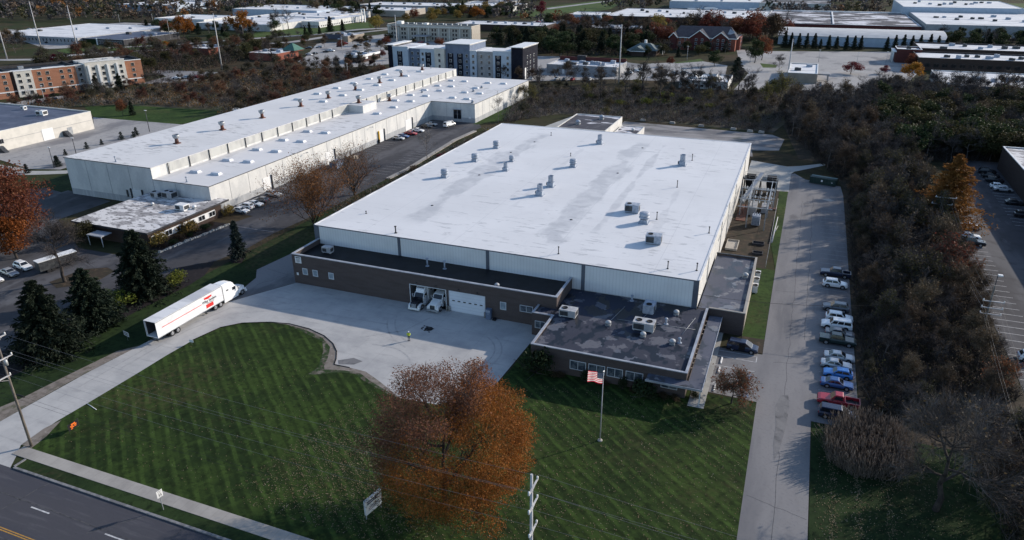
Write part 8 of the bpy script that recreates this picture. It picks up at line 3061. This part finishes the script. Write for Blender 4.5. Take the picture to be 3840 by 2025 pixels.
    # planted belts: (kinds, name, label, group, polygon, gap, height, limit)
    belts = [
        (['conifer', 'green', 'conifer', 'dull'], 'between beige hotel and strip building', [(-208, 560), (-150, 560), (-112, 575), (-100, 500), (-118, 470), (-150, 452), (-175, 470), (-228, 520), (-226, 560)], 8.0, (8, 13), 75),
        (['bare', 'thicket', 'browning', 'red'], 'behind the lodge and strip building', [(-210, 575), (-100, 585), (-92, 540), (-112, 530), (-170, 555)], 9.0, (9, 14), 30),
        (['thicket', 'bare', 'olive', 'rusty'], 'between the brush field and the restaurants', [(-296, 338), (-262, 366), (-232, 366), (-236, 380), (-262, 372), (-300, 362)], 6.0, (5, 9), 34),
        (['bare', 'thicket', 'browning', 'olive', 'dull', 'rusty'], 'beside the road past the orange hotel', [(-410, 290), (-356, 312), (-330, 340), (-306, 360), (-320, 380), (-345, 440), (-372, 440), (-430, 390), (-452, 330)], 8.0, (6, 11), 90),
        (['browning', 'dull', 'red', 'brown'], 'in the lots around the restaurants', [(-372, 450), (-320, 440), (-240, 400), (-238, 480), (-300, 500), (-360, 500)], 12.0, (4, 7), 34),
        (['bare', 'thicket', 'bare', 'browning'], 'along the lots left of the white restaurant', [(-150, 352), (-100, 358), (-60, 366), (-64, 382), (-100, 378), (-148, 368)], 7.0, (5, 9), 28),
        (['slender', 'slender', 'bare'], 'in front of the white restaurant', [(-60, 345), (-20, 348), (-16, 364), (-60, 362)], 6.0, (9, 13), 12),
        (['green', 'dull', 'bare', 'conifer'], 'on the grounds before the gabled hotel', [(-112, 470), (-88, 470), (-50, 500), (-46, 520), (-88, 512), (-114, 500)], 7.5, (5, 8), 20),
        (['bare', 'thicket', 'bare'], 'before the half hidden white building', [(22, 345), (70, 350), (96, 380), (70, 400), (50, 380), (30, 368)], 5.5, (8, 12), 48),
        (['green', 'dull', 'browning', 'olive'], 'at the right edge behind the wood', [(56, 300), (100, 300), (130, 380), (100, 384), (72, 350), (60, 330)], 6.5, (8, 12), 48),
        (['green', 'dull', 'bare', 'browning'], 'behind the brown brick building at the right edge', [(58, 260), (88, 262), (100, 302), (62, 302)], 5.5, (8, 12), 44),
        (['bare', 'red', 'brown', 'thicket'], 'behind the gabled hotel', [(-100, 580), (-20, 575), (-18, 640), (-60, 655), (-104, 640)], 10.0, (12, 17), 30),
        (['conifer', 'green', 'bare'], 'between the brown office and the corner factory', [(88, 568), (150, 560), (180, 620), (150, 645), (90, 640)], 8.5, (8, 13), 40),
        (['bare', 'thicket', 'browning', 'olive'], 'on the left beyond the full car park', [(-620, 280), (-545, 330), (-505, 350), (-520, 376), (-610, 410), (-690, 440), (-720, 330)], 9.0, (8, 12), 84),
        (['bare', 'green', 'conifer', 'dull', 'browning'], 'in the line behind the white school', [(-520, 700), (-440, 660), (-420, 690), (-500, 760), (-560, 780)], 11.0, (9, 14), 34),
        (['conifer', 'bare', 'green', 'gold'], 'beyond the tan and grey warehouses', [(-380, 700), (-300, 720), (-290, 790), (-340, 800), (-385, 765)], 11.0, (8, 13), 46),
        (['dull', 'bare', 'green', 'brown'], 'between school lawn and red brick shop', [(-430, 425), (-398, 415), (-368, 470), (-372, 505), (-395, 470), (-440, 470)], 10.0, (5, 9), 22),
        (['bare', 'browning', 'green', 'conifer'], 'left of the two tall orange trees', [(-560, 505), (-500, 480), (-440, 500), (-425, 535), (-510, 525), (-545, 535)], 9.0, (6, 11), 34),
        (['bare', 'browning', 'red', 'green'], 'by the broad white factory', [(-222, 640), (-150, 640), (-108, 628), (-100, 660), (-180, 672), (-222, 668)], 9.0, (7, 12), 36),
    ]
    for ks, place, poly, gap, (h0, h1), lim in belts:
        for (x, y) in scatter(poly, gap, rg, 6000, lim):
            plant_kind(ks[int(rg.integers(0, len(ks)))], place, x, y, h0 + (h1 - h0) * rg.random(), 1.25)
    for poly, gap, lab in (([(-452, 325), (-400, 290), (-345, 300), (-326, 345), (-345, 440), (-372, 445), (-432, 392)], 4.2, 'rough brush along the road past the orange hotel'), ([(-226, 560), (-228, 520), (-175, 468), (-112, 468), (-98, 505), (-92, 545), (-108, 578), (-208, 590)], 4.6, 'dark undergrowth between beige hotel and strip building'), ([(30, 345), (60, 330), (130, 380), (112, 386), (60, 384), (22, 368)], 3.4, 'brush before the half hidden white building')):
        undergrowth('brush', lab, poly, gap, rg, 3.0, ['twig', 'twig_brown', 'leaf_brown', 'leaf_olive'], .5, 20, 14, .42, .09)
    # the woods that run to the horizon read as one mass
    zones = [([(-900, 480), (-650, 560), (-600, 580), (-575, 700), (-620, 800), (-1100, 900), (-1300, 800)], 13.0, 1100), ([(-700, 760), (-520, 790), (-500, 860), (-330, 880), (-345, 1100), (-900, 1300), (-1200, 950)], 15.0, 1300),
             ([(-330, 1030), (-160, 985), (30, 985), (160, 985), (150, 1200), (-100, 1400), (-450, 1300)], 15.0, 900), ([(-235, 870), (-170, 830), (-175, 950), (-220, 1000)], 14.0, 100), ([(178, 640), (330, 600), (420, 900), (280, 880), (180, 800)], 14.0, 500), ([(-330, 830), (-300, 700), (-225, 640), (-222, 680), (-262, 700), (-290, 800)], 16.0, 40), ([(-60, 810), (60, 812), (60, 880), (-40, 880)], 14, 90)]
    qs, sl = [], []
    for poly, gap, lim in zones:
        pts = scatter(poly, gap, rg, 14000, lim)
        for (x, y) in pts:
            h = 8 + 6 * rg.random()
            r = h * .42
            n = 46
            bl = [(x + rg.normal() * r * .3, y + rg.normal() * r * .3, h * (.45 + .3 * rg.random()), r * .7, r * .7, h * .33) for _ in range(3)]
            p = cloud_points(rg, bl, n, .6)
            p[:, 2] = np.maximum(p[:, 2], .5)
            qs.append(leaf_quads(rg, p, r * .30, .7))
            k = rg.random()
            sl.append(np.full(n, 0 if k < .45 else 1 if k < .7 else 2 if k < .85 else 3 if k < .95 else 4))
    o = link('far_woods', quads_mesh('far_woods', np.concatenate(qs), ['wood_grey', 'wood_brown', 'wood_dark', 'wood_olive', 'wood_rust'], np.concatenate(sl)))
    tag(o, 'grey brown woods running to the horizon', 'woods', kind='stuff')
    # tall pale poles and lamp standards
    for i, (x, y, h, lab, arms) in enumerate([(-503.6, 367.6, 33, 'tall slim pale transmission pole, second from the left edge', 0), (-454.2, 356.8, 32, 'tall slim pale transmission pole with two short arms', 2), (-317.4, 339.2, 31, 'tall slim pale pole above the restaurant lots, right of the red brick shop', 0), (-486.3, 329.8, 26, 'slim pale pole nearest the left picture edge', 0), (-87.1, 365.4, 29, 'tall slim pale pole right of the strip building', 0), (-229.1, 390.3, 28.5, 'tall slim pale pole at the left end of the blue hotel', 0), (-8.3, 411.8, 20, 'tall slim pole by the small bank', 0)]):
        t = thing('transmission_pole', lab, 'pole', (x, y, 0))
        b = MB()
        b.tube((0, 0, 0), (0, 0, h), .42, .18, 8)
        b.build('pole', 'pole_grey', t)
        for k in range(arms):
            b = MB()
            b.tube((-2.2, 0, h - 4.5 - 4 * k), (2.2, 0, h - 4.5 - 4 * k), .1, .1, 5)
            b.build('crossarm', 'pole_grey', t)
    lamps = [(-467.5, 449.7, 14.6), (-635.6, 552.2, 8), (-607.7, 566.8, 8), (-290.5, 423.1, 9), (-272.3, 368.7, 11.3), (-231.3, 339.7, 7), (-231.1, 376.2, 6), (-67.7, 457.0, 9.2), (-147.9, 457.4, 7), (-31.8, 466.9, 5), (6.4, 482.3, 7), (27.4, 480.2, 6.5), (43.2, 485.6, 7), (-313.7, 224.2, 9), (-229.3, 202.0, 8), (-217.5, 152.7, 6.6), (-222.5, 165, 6.4)]
    for (x, y, h) in lamps:
        t = thing('street_lamp', 'slim lamp standard with a pale head in a car park behind the warehouses', 'street lamp', (x, y, 0), 0, 'lamp standards of the far car parks')
        b = MB()
        b.tube((0, 0, 0), (0, 0, h), .13, .09, 6)
        b.build('pole', 'pole_grey' if y > 210 else 'dark_metal', t)
        b = MB()
        b.box(-.5, -.15, h, .5, .15, h + .16)
        b.build('lamp_head', 'trim_white', t)
    t = thing('sign_tower', 'black sign tower on the far lawn by the orange tree', 'sign', (-425, 482, 0))
    b = MB()
    b.box(-1.6, -.6, 0, 1.6, .6, 8.5)
    b.build('tower', 'black', t)
    b = MB()
    b.box(-.9, -.7, 8.502, .9, .7, 10)
    b.build('cap', 'dark_metal', t)
    # cars in the far lots
    paints = ['white_car', 'silver_car', 'grey_car', 'black_car', 'navy_car', 'red_car', 'white_car', 'silver_car']
    kinds = ['sedan', 'suv', 'hatch', 'sedan', 'suv']
    words = {'white_car': 'white', 'silver_car': 'silver', 'grey_car': 'dark grey', 'black_car': 'black', 'navy_car': 'dark blue', 'red_car': 'red'}
    def row(x0, y0, x1, y1, n, rz, place, keep=.85):
        for i in range(n):
            if rg.random() > keep:
                continue
            t = i / max(n - 1, 1)
            pt, kd = paints[int(rg.integers(0, len(paints)))], kinds[int(rg.integers(0, len(kinds)))]
            far_car('%s %s parked %s' % (words[pt], kd, place), kd, pt, x0 + (x1 - x0) * t + rg.normal() * .15, y0 + (y1 - y0) * t + rg.normal() * .15, rz + (PI if rg.random() < .4 else 0), '%s cars parked %s' % (words[pt] + ' ' + kd, place), .08)
    row(-636, 450, -545, 405, 30, R(65), 'in the full lot beside the wide grey office building')
    row(-628, 460, -535, 413, 26, R(65), 'in the full lot beside the wide grey office building', .7)
    row(-640, 505, -565, 545, 26, R(-60), 'in the lot behind the wide grey office building')
    row(-628, 500, -556, 537, 22, R(-60), 'in the lot behind the wide grey office building', .7)
    row(-308, 410, -304, 436, 6, 0, 'beside the restaurant with the green pyramid roof', .8)
    row(-330, 440, -300, 470, 7, R(30), 'in the lots between the two restaurants', .6)
    row(-285, 430, -272, 452, 5, R(20), 'left of the small brick restaurant', .8)
    row(-320, 470, -270, 495, 7, R(60), 'near the tan restaurant', .5)
    row(-134, 366, -100, 372, 9, R(90), 'behind the brush field, below the strip building', .6)
    row(-90, 400, -86, 416, 3, 0, 'right of the strip building', .9)
    row(-74, 395, -62, 412, 4, R(20), 'left of the white restaurant', .9)
    row(-319, 300, -306, 312, 5, R(20), 'in the lot right of the orange hotel', .9)
    row(-252, 655, -228, 735, 16, 0, 'in the lot left of the white box warehouse', .8)
    row(-330, 207, -322, 235, 5, R(-20), 'in the lot below the orange hotel', .4)
    row(-660, 475, -652, 480, 3, R(20), 'at the far left corner of the full lot', 1.0)

for nm, cols in (('wood_grey', [(.052, .047, .048), (.085, .077, .077), (.12, .11, .108)]), ('wood_brown', [(.05, .038, .03), (.085, .062, .046), (.11, .08, .06)]), ('wood_dark', [(.014, .02, .015), (.028, .036, .024), (.04, .046, .03)]), ('wood_olive', [(.04, .042, .024), (.07, .066, .034), (.09, .08, .04)]), ('wood_rust', [(.10, .045, .022), (.17, .08, .03), (.2, .11, .045)])):
    M[nm] = mat_leaf(nm.replace('_', ' '), cols, .15)
far_things()
